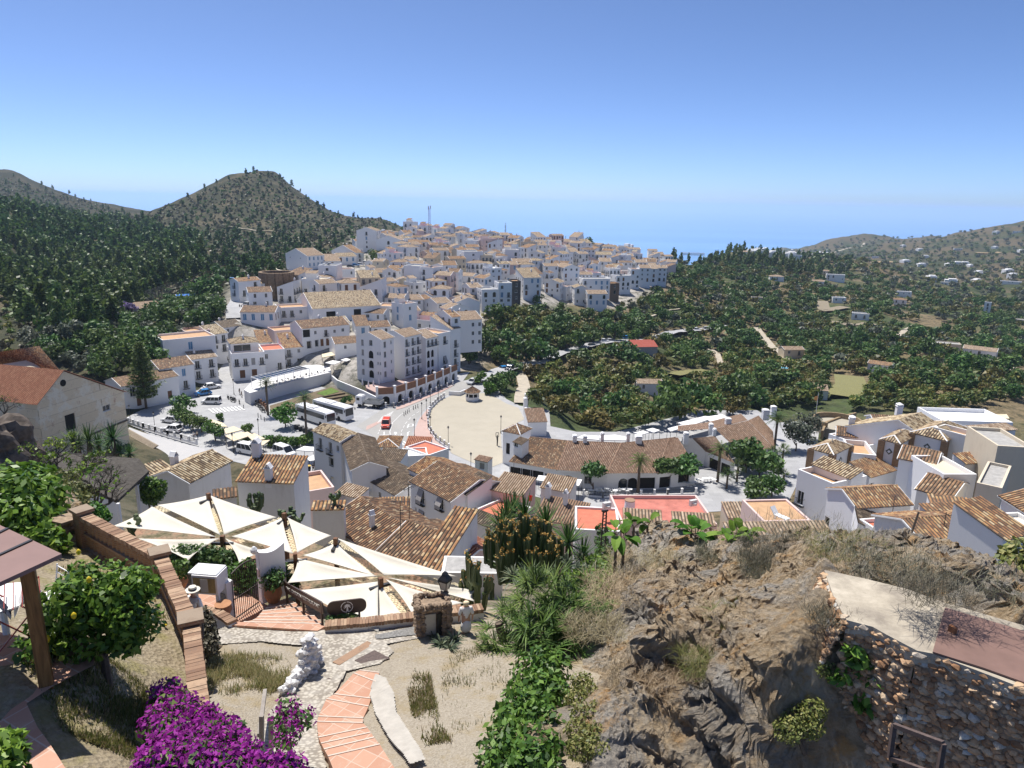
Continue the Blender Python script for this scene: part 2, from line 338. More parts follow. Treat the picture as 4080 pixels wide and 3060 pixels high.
g=t.noise(1.0,7,m.outputs[0],.65);t.color(t.ramp(g,[(.3,(.10,.27,.58)),(.55,(.13,.32,.64)),(.75,(.20,.40,.72))]));t.bump(t.noise(.02,4,t.co()),.15,2)
sb=MB();sb.quad((-90000,1500,-330),(90000,1500,-330),(90000,62000,-330),(-90000,62000,-330));tag(sb.build('sea',t.mat),kind='structure')
hm=bpy.data.materials.new('haze_air');hm.use_nodes=True;hm.node_tree.nodes.clear()
o_=hm.node_tree.nodes.new('ShaderNodeOutputMaterial');pv=hm.node_tree.nodes.new('ShaderNodeVolumePrincipled');pv.inputs['Color'].default_value=(.60,.77,1,1);pv.inputs['Density'].default_value=.00008;pv.inputs['Anisotropy'].default_value=.2
hm.node_tree.links.new(pv.outputs[0],o_.inputs['Volume'])
zmax=float(GZ[np.abs(_a)<.75].max())+14;print('ZMAX',zmax)
HZ=MB();HZ.box((0,31500,(zmax-400)/2),(184000,65000,zmax+400));tag(HZ.build('haze',hm),kind='stuff')
def leafquads(C,Nrm,size,rs,aspect=1.6):
 n=len(C);a=rs.normal(size=(n,3));N=Nrm/np.linalg.norm(Nrm,axis=1,keepdims=True)
 T=np.cross(N,a);T/=np.linalg.norm(T,axis=1,keepdims=True)+1e-9;B=np.cross(N,T)
 s=(np.asarray(size)*np.ones(n)*rs.uniform(.65,1.3,n))[:,None]
 V=np.stack([C-T*s*aspect*.5,C+B*s*.42,C+T*s*aspect*.5,C-B*s*.42],1).reshape(-1,3)
 return V,np.arange(4*n).reshape(n,4)
def cloud(blobs,n,size,seed,up=.5,shell=.55,jit=.9):
 rs=np.random.RandomState(seed);b=np.array(blobs,float);wt=(b[:,3]*b[:,4]);k=rs.choice(len(b),n,p=wt/wt.sum())
 d=rs.normal(size=(n,3));d/=np.linalg.norm(d,axis=1,keepdims=True);r=(shell+(1-shell)*rs.rand(n))[:,None]
 rad=np.stack([b[k,3],b[k,3],b[k,4]],1);C=b[k,:3]+d*r*rad
 return leafquads(C,d+np.array([0,0,up])+rs.normal(size=(n,3))*jit,size,rs)
def blobs_round(rs,rx,rz,z,nb=9,br=.5):
 out=[]
 for i in range(nb):
  a=rs.uniform(0,6.28);q=rs.uniform(.25,.75)*rx;zz=z+rs.uniform(-.45,.6)*rz
  f=rs.uniform(.75,1.25);out.append((math.cos(a)*q,math.sin(a)*q,zz,br*rx*f,br*rz*f*1.05))
 out.append((0,0,z+.35*rz,br*rx,br*rz));return out
def trunkmesh(name,h,r,mat,seed=0,limbs=4):
 rs=random.Random(seed);m=MB();m.tube([(0,0,-.4),(rs.uniform(-.1,.1)*h,rs.uniform(-.1,.1)*h,h*.5),(0,0,h)],[r*1.3,r,r*.7],7)
 for i in range(limbs):
  a=rs.uniform(0,6.28);m.tube([(0,0,h*.6),(math.cos(a)*h*.35,math.sin(a)*h*.35,h*1.05),(math.cos(a)*h*.6,math.sin(a)*h*.6,h*1.45)],[r*.6,r*.4,r*.15],5)
 return m.mesh(name,mat)
M_BARK=plain('bark',(.13,.10,.075),.9,var=.3,scale=8)
LORCH=leaf_mat('orchard_leaves',[(0,(.055,.095,.018)),(.5,(.12,.165,.036)),(.82,(.20,.205,.052)),(1,(.30,.25,.075))],var=.3)
LYEL=leaf_mat('yellowing_leaves',[(0,(.055,.065,.016)),(.5,(.15,.14,.035)),(1,(.28,.22,.065))],var=.25)
LDARK=leaf_mat('dark_leaves',[(0,(.032,.075,.018)),(.5,(.075,.145,.034)),(1,(.15,.235,.055))])
LGREEN=leaf_mat('fresh_leaves',[(0,(.028,.065,.012)),(.5,(.075,.15,.026)),(1,(.15,.26,.05))])
LPINE=leaf_mat('pine_needles',[(0,(.045,.085,.022)),(.5,(.095,.155,.036)),(1,(.18,.25,.065))],trans=.3)
LOLIVE=leaf_mat('silver_leaves',[(0,(.055,.070,.045)),(.5,(.10,.12,.08)),(1,(.19,.21,.15))])
LSCRUB=leaf_mat('scrub_twigs',[(0,(.05,.052,.03)),(.5,(.10,.095,.055)),(1,(.17,.15,.095))],trans=.1)
def crown_round(name,mat,seed,rx=2.6,rz=2.0,z=2.6,n=420,size=.62,nb=9,**kw):
 rs=np.random.RandomState(seed);V,F=cloud(blobs_round(rs,rx,rz,z,nb),n,size,seed,**kw);return npmesh(name,V,F,mat)
def pine_blobs(rs,h,r):
 out=[]
 for i in range(9):
  f=i/8;z=h*(.28+.68*f);q=r*(1-.72*f)*rs.uniform(.4,.7);a=rs.uniform(0,6.28)
  out.append((math.cos(a)*q,math.sin(a)*q,z,r*(.62-.35*f),h*.12))
 out.append((0,0,h*.55,r*.6,h*.3));return out
def crown_pine(name,seed,h=8,r=2.6,n=330,size=.75):
 rs=np.random.RandomState(seed);V,F=cloud(pine_blobs(rs,h,r),n,size,seed,up=.3);return npmesh(name,V,F,LPINE)
EXC=[]
ROADS=[]
TOUT=poly(-50,('Z',0,0))[:0]
def excl(x,y,r0=0):
 for ex,ey,er in EXC:
  if (x-ex)**2+(y-ey)**2<(er+r0)**2:return True
 return False
def zone_points(pts,spacing,tries,seed,mind=90,extra=None,grid={}):
 """ground positions inside a photo region, no two closer than SPACING metres"""
 rs=random.Random(seed);P=[(p[0],p[1]) for p in pts];x0=min(p[0] for p in P);x1=max(p[0] for p in P);y0=min(p[1] for p in P);y1=max(p[1] for p in P)
 us=np.array([rs.uniform(x0,x1) for _ in range(tries)]);vs=np.array([rs.uniform(y0,y1) for _ in range(tries)])
 ok=inpoly(us,vs,P);us,vs=us[ok],vs[ok]
 X=[];cell={}
 B=hit_many(us,vs,mind)
 for (x,y,z) in B:
  if not math.isfinite(x):continue
  s=spacing(math.hypot(x,y)) if callable(spacing) else spacing
  g=(int(x//s),int(y//s));bad=False
  for i in(-1,0,1):
   for j in(-1,0,1):
    for q in cell.get((g[0]+i,g[1]+j),()):
     if (q[0]-x)**2+(q[1]-y)**2<s*s:bad=True
  if bad or excl(x,y):continue
  cell.setdefault(g,[]).append((x,y));X.append((x,y,z))
 return X
_L=np.log(np.hypot(GX[:,0],GY[:,0]))
def hit_many(us,vs,mind):
 """photo rays against the ground mesh, all at once"""
 out=[]
 for u,v in zip(us,vs):
  d=ray('Z',u,v);a=math.atan2(d.x,d.y);hd=math.hypot(d.x,d.y);f=(a-GA[0])/(GA[1]-GA[0]);j=int(f);
  if j<0 or j>=nc-1:out.append((math.nan,0,0));continue
  f-=j;zc=GZ[:,j]*(1-f)+GZ[:,j+1]*f;diff=GR*(d.z/hd)-zc
  b=np.nonzero((diff<0)&(GR>mind))[0]
  if len(b)==0 or b[0]==0:out.append((math.nan,0,0));continue
  i=b[0];t=diff[i-1]/(diff[i-1]-diff[i]) if diff[i-1]>0 else 1;r=GR[i-1]+(GR[i]-GR[i-1])*t
  out.append((d.x/hd*r,d.y/hd*r,zc[i-1]+(zc[i]-zc[i-1])*t))
 return out
def gz(x,y):
 a=math.atan2(x,y);r=math.hypot(x,y);f=(a-GA[0])/(GA[1]-GA[0]);g=(math.log(r)-math.log(GR[0]))/.0115
 j=max(0,min(nc-2,int(f)));i=max(0,min(nr-2,int(g)));f-=j;g-=i
 return float((GZ[i,j]*(1-f)+GZ[i,j+1]*f)*(1-g)+(GZ[i+1,j]*(1-f)+GZ[i+1,j+1]*f)*g)
def hitg(k,cx,cy,mind=70):
 x0,y0,s=CROP[k];return Vector(hit_many([(x0+cx/s)*.54216],[(y0+cy/s)*.54216],mind)[0])
def textmesh(s,size,name,mat):
 cu=bpy.data.curves.new(name,'FONT');cu.body=s;cu.size=size;cu.extrude=.006;cu.align_x='CENTER';cu.align_y='CENTER';ob=bpy.data.objects.new(name,cu);COL.objects.link(ob);bpy.context.view_layer.update();me=bpy.data.meshes.new_from_object(ob.evaluated_get(bpy.context.evaluated_depsgraph_get()));bpy.data.objects.remove(ob);me.materials.clear();me.materials.append(mat);me.name=name;return me
TXT=textmesh('THE GARDEN RESTAURANT',1,'lettering',plain('sign_letters',(.62,.60,.55),.5))
SKC={};M_WCLOTH=plain('white_cloth',(.80,.79,.77),.8,var=.04);M_CLOTH=plain('cream_cloth',(.70,.60,.42),.85,var=.05)
M_SKIN=plain('skin',(.52,.31,.22),.6,var=.04)
def person(p,rz,label,top,legs,hair,hat=None,pose=0,h=1.68,dress=False):
 """one skinned figure grown along a posed skeleton, clothes and hair as children"""
 root=empty('person',p,rz,label,'person');s=h/1.7
 def skin(name,v,e,r,mat,rootv=0):
  kk=(name,h,pose,mat.name)
  if kk in SKC:return inst(name,SKC[kk],root)
  me=bpy.data.meshes.new(name);me.from_pydata([tuple(x*s for x in q) for q in v],e,[]);o=bpy.data.objects.new(name,me);COL.objects.link(o);md=o.modifiers.new('skin','SKIN');md.use_smooth_shade=True
  for i,q in enumerate(r):d=me.skin_vertices[0].data[i];d.radius=(q[0]*s,q[1]*s) if hasattr(q,'__len__') else (q*s,q*s)
  me.skin_vertices[0].data[rootv].use_root=True;sb=o.modifiers.new('sub','SUBSURF');sb.levels=1;sb.render_levels=1;bpy.context.view_layer.update()
  m2=bpy.data.meshes.new_from_object(o.evaluated_get(bpy.context.evaluated_depsgraph_get()));bpy.data.objects.remove(o);m2.materials.clear();m2.materials.append(mat);m2.name=name;SKC[kk]=m2;return inst(name,m2,root)
 st=.08+.10*(pose==1)
 V=[(0,0,.95),(0,.0,1.15),(0,.01,1.38),(0,0,1.47),(0,-.01,1.53),(0,-.015,1.62),(0,-.01,1.69),(-.17,0,1.40),(-.24,.02,1.14),(-.24,-.06,.92),(-.24,-.08,.83),(.17,0,1.40),(.24,.02,1.14),(.24,-.06,.92),(.24,-.08,.83),(-.09,0,.88),(-.10,-st,.48),(-.10,st*.3,.08),(-.10,-.13+st*.3,.03),(.09,0,.88),(.10,st,.48),(.10,st*.6,.08),(.10,-.13+st*.6,.03)]
 E=[(0,1),(1,2),(2,3),(3,4),(4,5),(5,6),(2,7),(7,8),(8,9),(9,10),(2,11),(11,12),(12,13),(13,14),(0,15),(15,16),(16,17),(17,18),(0,19),(19,20),(20,21),(21,22)]
 Rr=[.14,.12,.13,.05,.06,.085,.06,.06,.042,.03,.025,.06,.042,.03,.025,.085,.055,.038,.03,.085,.055,.038,.03]
 skin('body',V,E,Rr,M_SKIN)
 skin('top',[V[i] for i in(0,1,2,7,8,11,12)]+[(0,0,1.44)],[(0,1),(1,2),(2,3),(3,4),(2,5),(5,6),(2,7)],[(.165,.13),(.145,.12),(.16,.12),.075,.06,.075,.06,.07],top)
 if dress:skin('skirt',[(0,0,1.0),(0,0,.7),(0,0,.45)],[(0,1),(1,2)],[(.17,.14),(.21,.18),(.25,.22)],top)
 else:skin('trousers',[V[0],V[15],V[16],V[17],V[19],V[20],V[21]],[(0,1),(1,2),(2,3),(0,4),(4,5),(5,6)],[.15,.10,.07,.055,.10,.07,.055],legs)
 if hat:
  m=MB();m.lathe((0,-.01,1.66*s),[(.0,.0),(.20*s,.0),(.20*s,.015),(.105*s,.02),(.10*s,.11),(.02,.12)],16);pt('hat',m,hat,root);m=MB();m.lathe((0,-.01,1.675*s),[(.112*s,0),(.11*s,.04)],16);pt('hat_band',m,M_IRON,root)
 else:skin('hair',[(0,.015,1.69),(0,.05,1.60),(0,.07,1.50)],[(0,1),(1,2)],[.125,.13,.09],hair)
 return root
M_BLOND=plain('blond_hair',(.72,.61,.40),.8,var=.2,scale=20);M_DKHAIR=plain('dark_hair',(.03,.02,.015),.7)
hd=Wd('T',1100,618,20.9);person(Vector((hd.x,hd.y,hd.z-1.62)),math.pi+.25,'blond woman in white sleeveless dress standing by the parapet wall, seen from behind',M_WCLOTH,M_WCLOTH,M_BLOND,h=1.62,dress=True)
hd=Wd('K',150,1095,19.8);person(Vector((hd.x,hd.y,hd.z-1.72)),-.4,'person in white shirt and brimmed hat beside the menu cabinet',M_WCLOTH,plain('dark_trousers',(.05,.05,.055),.8),M_DKHAIR,hat=plain('straw_hat',(.68,.64,.55),.8),h=1.72)
for i,(k,x,y,z,lb,tp) in enumerate((('E',1712,995,ZP,'person in white shirt under the plaza trees, left of two',M_WCLOTH),('E',1740,990,ZP,'person in pale clothes under the plaza trees, right of two',M_CLOTH),('F',662,1270,-48,'woman in white dress by the barrel tables',M_WCLOTH),('F',772,1285,-48,'person in dark clothes beside the nearest barrel table',M_IRON),('E',2112,600,ZP,'dark clothed person near the scooters, left of two',M_IRON),('E',2130,625,ZP,'dark clothed person near the scooters, right of two',M_IRON),('B',112,765,None,'dark figure walking up the wide ramp, left of three',M_IRON),('B',128,768,None,'dark figure walking up the wide ramp, middle of three',M_IRON),('B',150,768,None,'dark figure walking up the wide ramp, right of three',M_IRON))):
 p=Wz(k,x,y,z) if z else hitg(k,x,y,150);person(p,i*1.1,lb,tp,plain('dark_trousers',(.05,.05,.055),.8) if i%2 else M_GREY,M_DKHAIR,pose=1,dress=(i==2))
def facade(mb,o,ex,W,H,holes,depth=.2,mi=0,rm=0):
 """wall W x H from o along ex with recessed openings; outside is ex x up"""
 o=Vector(o);ex=Vector(ex);up=Vector((0,0,1));n=ex.cross(up)
 P=lambda x,z,d=0:o+ex*x+up*z-n*d
 hs=[]
 for (x,z,w,h,arch) in holes:
  a,b,c,e=x-w/2,x+w/2,z,z+h
  if a<.05 or b>W-.05 or e>H-.02 or c<0:continue
  hs.append((a,b,c,e,arch))
 xs=sorted({0,W}|{v for q in hs for v in q[:2]});zs=sorted({0,H}|{v for q in hs for v in q[2:4]})
 for i in range(len(xs)-1):
  xm=(xs[i]+xs[i+1])/2
  j=0
  while j<len(zs)-1:
   zm=(zs[j]+zs[j+1])/2
   if any(q[0]<xm<q[1] and q[2]<zm<q[3] for q in hs):j+=1;continue
   k=j
   while k+1<len(zs)-1 and not any(q[0]<xm<q[1] and q[2]<(zs[k+1]+zs[k+2])/2<q[3] for q in hs):k+=1
   mb.quad(P(xs[i],zs[j]),P(xs[i+1],zs[j]),P(xs[i+1],zs[k+1]),P(xs[i],zs[k+1]),mi);j=k+1
 for a,b,c,e,arch in hs:
  D=depth
  mb.quad(P(a,c),P(a,c,D),P(a,e,D),P(a,e),rm);mb.quad(P(b,c),P(b,e),P(b,e,D),P(b,c,D),rm)
  mb.quad(P(a,c),P(b,c),P(b,c,D),P(a,c,D),rm);mb.quad(P(a,e),P(a,e,D),P(b,e,D),P(b,e),rm)
  if arch:
   r=(b-a)/2;N=8;cx=(a+b)/2;rr=min(r,(e-c)*.5)
   arc=[(cx-r*math.cos(math.pi*t/N),e-rr+rr*math.sin(math.pi*t/N)) for t in range(N+1)]
   for s_ in (0,1):
    seg=arc[:N//2+1] if s_==0 else arc[N//2:][::-1];cor=(a,e) if s_==0 else (b,e)
    for t in range(len(seg)-1):
     tri=[P(*cor),P(*seg[t]),P(*seg[t+1])]
     if s_==1:tri=tri[::-1]
     mb.add(tri,[(0,1,2)],mi);mb.quad(P(*seg[t]),P(*seg[t],D),P(*seg[t+1],D),P(*seg[t+1]),rm)
 return hs
WCACHE={}
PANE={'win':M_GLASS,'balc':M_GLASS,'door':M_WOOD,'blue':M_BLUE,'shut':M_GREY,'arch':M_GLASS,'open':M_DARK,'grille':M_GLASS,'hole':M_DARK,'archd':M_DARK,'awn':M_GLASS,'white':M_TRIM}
M_CURT=plain('awning_cloth',(.33,.31,.30),.8)
def win_mesh(kind,w,h,fine):
 """opening centred on x, sill at 0, +y goes into the wall"""
 key=(kind,round(w,2),round(h,2),fine)
 if key in WCACHE:return WCACHE[key]
 f=MB();p=MB();d=.15;t=.07
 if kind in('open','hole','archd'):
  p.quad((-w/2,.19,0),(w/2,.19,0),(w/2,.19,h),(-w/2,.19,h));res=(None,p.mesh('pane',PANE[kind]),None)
 else:
  fm=M_TRIM if kind!='door' else M_WOOD
  for c,s in(((-w/2+t/2,d,h/2),(t,.06,h)),((w/2-t/2,d,h/2),(t,.06,h)),((0,d,h-t/2),(w-2*t,.06,t)),((0,d,t/2),(w-2*t,.06,t))):f.box(c,s)
  if kind in('win','balc','blue','awn'):f.box((0,d,h/2),(t*.8,.05,h-2*t))
  if kind=='win':f.box((0,-.03,-.04),(w+.16,.16,.07))
  p.box((0,d+.03,h/2),(w-.02,.02,h-.02))
  q=None
  if kind in('balc','grille','awn'):
   q=MB();bw=w+.5 if kind!='grille' else w+.1;z0=-.06 if kind!='grille' else -.05;bh=1.0 if kind!='grille' else h+.1;out=.42 if kind!='grille' else .12
   if kind!='grille':q.box((0,-out/2,z0),(bw,out,.08))
   for zz in (z0+bh,)+((z0+.12,) if fine else ()):
    q.bar((-bw/2,-out,zz),(bw/2,-out,zz),.04);q.bar((-bw/2,-out,zz),(-bw/2,0,zz),.04);q.bar((bw/2,-out,zz),(bw/2,0,zz),.04)
   nb=max(4,int(bw/(.14 if fine else .24)))
   for i in range(nb+1):
    x=-bw/2+bw*i/nb;q.bar((x,-out,z0),(x,-out,z0+bh),.022 if fine else .035)
  res=(f.mesh('window_frame',fm),p.mesh('pane',PANE[kind]),q and q.mesh('railing',M_IRON))
 WCACHE[key]=res;return res
AWN={}
def awn_mesh(w,h):
 k=(w,h)
 if k not in AWN:
  m=MB();m.quad((-w/2,-.05,h),(w/2,-.05,h),(w/2,-.62,.75),(-w/2,-.62,.75));m.quad((-w/2,-.62,.75),(w/2,-.62,.75),(w/2,-.66,.25),(-w/2,-.66,.25));m.bar((-w/2,-.05,h+.02),(w/2,-.05,h+.02),.07);AWN[k]=m.mesh('awning',M_CURT)
 return AWN[k]
def put_window(root,o,ex,n,x,z,w,h,kind,fine):
 fr,pa,ra=win_mesh(kind,w,h,fine);loc=Vector(o)+Vector(ex)*x+Vector((0,0,z));rz=math.atan2(ex[1],ex[0])
 nm='door' if kind in('door',) or (kind in('blue','white') and h>1.9) else 'window'
 if fr is None:return inst(nm,pa,root,loc,rz)
 a=inst(nm,fr,root,loc,rz);inst('pane',pa,a)
 if ra:inst('railing' if kind!='grille' else 'grille',ra,a)
 if kind=='awn':inst('awning',awn_mesh(w,h),a)
 return a
def tileplane(mb,o,ex,ey,W,ylim,fine=True,cw=.33,amp=.10,mi=0,lip=.0):
 """barrel tiles on a slope: o eave corner, ex along the eave, ey up the slope, ylim(x) length of each course"""
 o=Vector(o);ex=Vector(ex).normalized();ey=Vector(ey).normalized();n=ex.cross(ey).normalized()
 if not fine:
  k=max(1,int(W/.5)) if callable(ylim) else 1
  xs=[W*i/k for i in range(k+1)];yl=ylim if callable(ylim) else (lambda x:ylim)
  for i in range(k):
   a,b=xs[i],xs[i+1]
   if yl(a)<=0 and yl(b)<=0:continue
   mb.add([o+ex*a,o+ex*b,o+ex*b+ey*max(0,yl(b)),o+ex*a+ey*max(0,yl(a))],[(0,1,2,3)],mi,[(a,0),(b,0),(b,max(0,yl(b))),(a,max(0,yl(a)))])
  return
 yl=ylim if callable(ylim) else (lambda x:ylim)
 n_=int(round(W/cw));cw=W/max(1,n_);prof=((0.06,0),(.2,.72),(.5,1),(.8,.72),(.94,0))
 V=[];F=[];UV=[];rl=.42
 cols=[(i*cw+f*cw,hh*amp) for i in range(n_) for f,hh in prof]
 ku=.25/cw
 for x,hh in cols:
  L=max(0,yl(min(max(x,.01),W-.01)))
  for y,dz in((0,.03),(L,0)):
   V.append(o+ex*x+ey*y+n*(hh+dz));UV.append((x*ku,y))
 for i in range(len(cols)-1):F.append((2*i,2*i+2,2*i+3,2*i+1))
 mb.add(V,F,mi,UV)
 for i in range(n_):
  b=len(mb.v);a=[o+ex*(i*cw+f*cw)+n*(hh*amp+.03) for f,hh in prof]
  mb.add(a+[o+ex*(i*cw+.06*cw)-n*.03,o+ex*(i*cw+.94*cw)-n*.03],[(5,6,4,3,2,1,0)],mi,[(i*.25+.12,0)]*7)
def ridge(mb,a,b,r=.11,mi=0):
 a,b=Vector(a),Vector(b);mb.tube([a,b],r,7,mi)
def chimney(root,x,y,z,h=1.5,w=.55,kind=0):
 m=MB();m.box((0,0,h/2-.3),(w,w,h+.6));m.box((0,0,h+.03),(w+.14,w+.14,.08))
 c=inst('chimney',m.mesh('chimney',M_WHITE),root,(x,y,z));q=MB();g=w/2+.04
 if kind==0:
  for s in(-1,1):
   q.add([(s*g,-g,h+.07),(s*g,g,h+.07),(s*g*.2,g,h+.5),(s*g*.2,-g,h+.5),(s*(g-.1),-g,h+.07),(s*(g-.1),g,h+.07),(0,g,h+.5),(0,-g,h+.5)],[(0,1,2,3),(7,6,5,4),(0,3,7,4),(1,5,6,2),(3,2,6,7)])
 else:
  for i in(-1,1):
   for j in(-1,1):q.box((i*(g-.08),j*(g-.08),h+.2),(.1,.1,.26))
  q.add([(-g,-g,h+.33),(g,-g,h+.33),(g,g,h+.33),(-g,g,h+.33),(0,0,h+.62)],[(0,1,4),(1,2,4),(2,3,4),(3,0,4),(3,2,1,0)])
 pt('chimney_cap',q,M_WHITE,c);return c
def house(name,label,P0,P1,depth,ze,zb,roof='gable_x',wins=(),wall=None,tile=None,cat='house',group=None,pitch=.36,over=.3,fine=False,chim=(),para=.5,floor=None,chimk=0,ridgef=.5):
 """P0,P1 feet of the front wall seen from the camera (left,right);depth away;ze eave,zb base.
       wins:(side,x from the left,top below the eave,w,h,kind);side f r b l"""
 P0=Vector(P0[:2]);P1=Vector(P1[:2]);W=(P1-P0).length;a=math.atan2(P1.y-P0.y,P1.x-P0.x);D=depth;H=ze-zb
 root=empty(name,(P0.x,P0.y,zb),a,label,cat,group);wall=wall or M_WHITE;tile=tile or TTAN
 SD={'f':((0,0,0),(1,0,0),W),'r':((W,0,0),(0,1,0),D),'b':((W,D,0),(-1,0,0),W),'l':((0,D,0),(0,-1,0),D)}
 m=MB();byside={k:[] for k in SD}
 for sd,x,zt,w,h,k in wins:byside[sd].append((x,H-zt-h,w,h,k))
 for sd,(o,ex,L) in SD.items():
  holes=[(x,z,w,h,k in('arch','archd')) for x,z,w,h,k in byside[sd]]
  facade(m,o,ex,L,H,holes)
  for x,z,w,h,k in byside[sd]:
   if x-w/2<.05 or x+w/2>L-.05 or z<0 or zt_bad(z,h,H):continue
   put_window(root,o,ex,None,x,z,w,h,k,fine)
 r=MB();rm=[tile,M_TRIM,M_DARK];T=.10;rx=W/2;ry=D/2;chz=lambda x,y:H
 if roof=='gable_x':
  yr=D*ridgef;hz=pitch*max(yr,D-yr)if ridgef!=.5 else pitch*D/2
  for x in(0,W):m.add([(x,0,H),(x,D,H),(x,yr,H+hz)],[(0,1,2) if x else (2,1,0)])
  ov=over;s1=hz/yr;s2=hz/(D-yr)
  tileplane(r,(-ov*.6,-ov,H-s1*ov+T),(1,0,0),(0,yr+ov,hz+s1*ov),W+1.2*ov,math.hypot(yr+ov,hz+s1*ov),fine)
  tileplane(r,(W+ov*.6,D+ov,H-s2*ov+T),(-1,0,0),(0,-(D-yr+ov),hz+s2*ov),W+1.2*ov,math.hypot(D-yr+ov,hz+s2*ov),fine)
  r.add([(-ov*.6,-ov,H-s1*ov+.02),(W+ov*.6,-ov,H-s1*ov+.02),(W+ov*.6,yr,H+hz+.02),(-ov*.6,yr,H+hz+.02)],[(3,2,1,0)],1);r.add([(-ov*.6,D+ov,H-s2*ov+.02),(W+ov*.6,D+ov,H-s2*ov+.02),(W+ov*.6,yr,H+hz+.02),(-ov*.6,yr,H+hz+.02)],[(0,1,2,3)],1)
  if fine:ridge(r,(-ov*.6,yr,H+hz+T),(W+ov*.6,yr,H+hz+T))
  for x in(-ov*.6,W+ov*.6):r.bar((x,-ov,H-s1*ov+.05),(x,yr,H+hz+.05),.1,1,.14);r.bar((x,D+ov,H-s2*ov+.05),(x,yr,H+hz+.05),.1,1,.14)
  chz=lambda x,y:H+(hz*y/yr if y<yr else hz*(D-y)/(D-yr))
 elif roof=='gable_y':
  xr=W*ridgef;hz=pitch*max(xr,W-xr);s1=hz/xr;s2=hz/(W-xr);ov=over
  for y in(0,D):m.add([(0,y,H),(W,y,H),(xr,y,H+hz)],[(2,1,0) if y else (0,1,2)])
  tileplane(r,(-ov,D+ov*.6,H-s1*ov+T),(0,-1,0),(xr+ov,0,hz+s1*ov),D+1.2*ov,math.hypot(xr+ov,hz+s1*ov),fine)
  tileplane(r,(W+ov,-ov*.6,H-s2*ov+T),(0,1,0),(-(W-xr+ov),0,hz+s2*ov),D+1.2*ov,math.hypot(W-xr+ov,hz+s2*ov),fine)
  for y in(-ov*.6,D+ov*.6):r.bar((-ov,y,H-s1*ov+.05),(xr,y,H+hz+.05),.1,1,.14);r.bar((W+ov,y,H-s2*ov+.05),(xr,y,H+hz+.05),.1,1,.14)
  if fine:ridge(r,(xr,-ov*.6,H+hz+T),(xr,D+ov*.6,H+hz+T))
  chz=lambda x,y:H+(hz*x/xr if x<xr else hz*(W-x)/(W-xr))
 elif roof in('shed','shed_l','shed_r'):
  ov=over
  if roof=='shed':
   hz=pitch*D
   m.add([(0,0,H),(0,D,H),(0,D,H+hz)],[(2,1,0)]);m.add([(W,0,H),(W,D,H),(W,D,H+hz)],[(0,1,2)]);m.quad((W,D,H),(0,D,H),(0,D,H+hz),(W,D,H+hz))
   tileplane(r,(-ov*.5,-ov,H-pitch*ov+T),(1,0,0),(0,D+ov,hz+pitch*ov),W+ov,math.hypot(D+ov,hz+pitch*ov),fine);chz=lambda x,y:H+pitch*y
  elif roof=='shed_l':
   hz=pitch*W
   m.add([(0,0,H),(W,0,H),(W,0,H+hz)],[(0,1,2)]);m.add([(0,D,H),(W,D,H),(W,D,H+hz)],[(2,1,0)]);m.quad((W,0,H),(W,D,H),(W,D,H+hz),(W,0,H+hz))
   tileplane(r,(-ov,D+ov*.5,H-pitch*ov+T),(0,-1,0),(W+ov,0,hz+pitch*ov),D+ov,math.hypot(W+ov,hz+pitch*ov),fine);chz=lambda x,y:H+pitch*x
  else:
   hz=pitch*W
   m.add([(W,0,H),(0,0,H),(0,0,H+hz)],[(2,1,0)]);m.add([(W,D,H),(0,D,H),(0,D,H+hz)],[(0,1,2)]);m.quad((0,D,H),(0,0,H),(0,0,H+hz),(0,D,H+hz))
   tileplane(r,(W+ov,-ov*.5,H-pitch*ov+T),(0,1,0),(-W-ov,0,hz+pitch*ov),D+ov,math.hypot(W+ov,hz+pitch*ov),fine);chz=lambda x,y:H+pitch*(W-x)
 elif roof=='hip':
  ov=over;W2,D2=W+2*ov,D+2*ov;q=min(W2,D2)/2;z0=H-pitch*ov*.3+T;hz=pitch*q;sl=math.hypot(1,pitch)
  yl=lambda L:(lambda x:min(x,L-x,q)*sl)
  tileplane(r,(-ov,-ov,z0),(1,0,0),(0,1,pitch),W2,yl(W2),fine);tileplane(r,(W+ov,-ov,z0),(0,1,0),(-1,0,pitch),D2,yl(D2),fine)
  tileplane(r,(W+ov,D+ov,z0),(-1,0,0),(0,-1,pitch),W2,yl(W2),fine);tileplane(r,(-ov,D+ov,z0),(0,-1,0),(1,0,pitch),D2,yl(D2),fine)
  A=[(-ov,-ov),(W+ov,-ov),(W+ov,D+ov),(-ov,D+ov)];
  rp=[(W/2,-ov+q),(W/2,D+ov-q)] if D2>W2 else [(-ov+q,D/2),(W+ov-q,D/2)]
  for c in A:
   t=min(rp,key=lambda e:(e[0]-c[0])**2+(e[1]-c[1])**2);ridge(r,(*c,z0+.03),(*t,z0+hz+.03),.1 if fine else .07,1 if fine else 0)
  ridge(r,(*rp[0],z0+hz+.03),(*rp[1],z0+hz+.03),.1,0)
  r.add([(-ov,-ov,z0-.06),(W+ov,-ov,z0-.06),(W+ov,D+ov,z0-.06),(-ov,D+ov,z0-.06)],[(3,2,1,0)],1)
  chz=lambda x,y:H+pitch*min(x,W-x,y,D-y)
 else:
  pw=.22
  for c,s in(((W/2,pw/2,H+para/2),(W,pw,para)),((W/2,D-pw/2,H+para/2),(W,pw,para)),((pw/2,D/2,H+para/2),(pw,D-2*pw,para)),((W-pw/2,D/2,H+para/2),(pw,D-2*pw,para))):m.box(c,s)
  r.quad((pw,pw,H+.03),(W-pw,pw,H+.03),(W-pw,D-pw,H+.03),(pw,D-pw,H+.03),0,[(0,0),(1,0),(1,1),(0,1)]);rm=[floor or M_OFLOOR]
 pt('wall',m,wall,root);inst('roof' if roof!='flat' else 'roof_terrace',r.mesh('roof',rm),root)
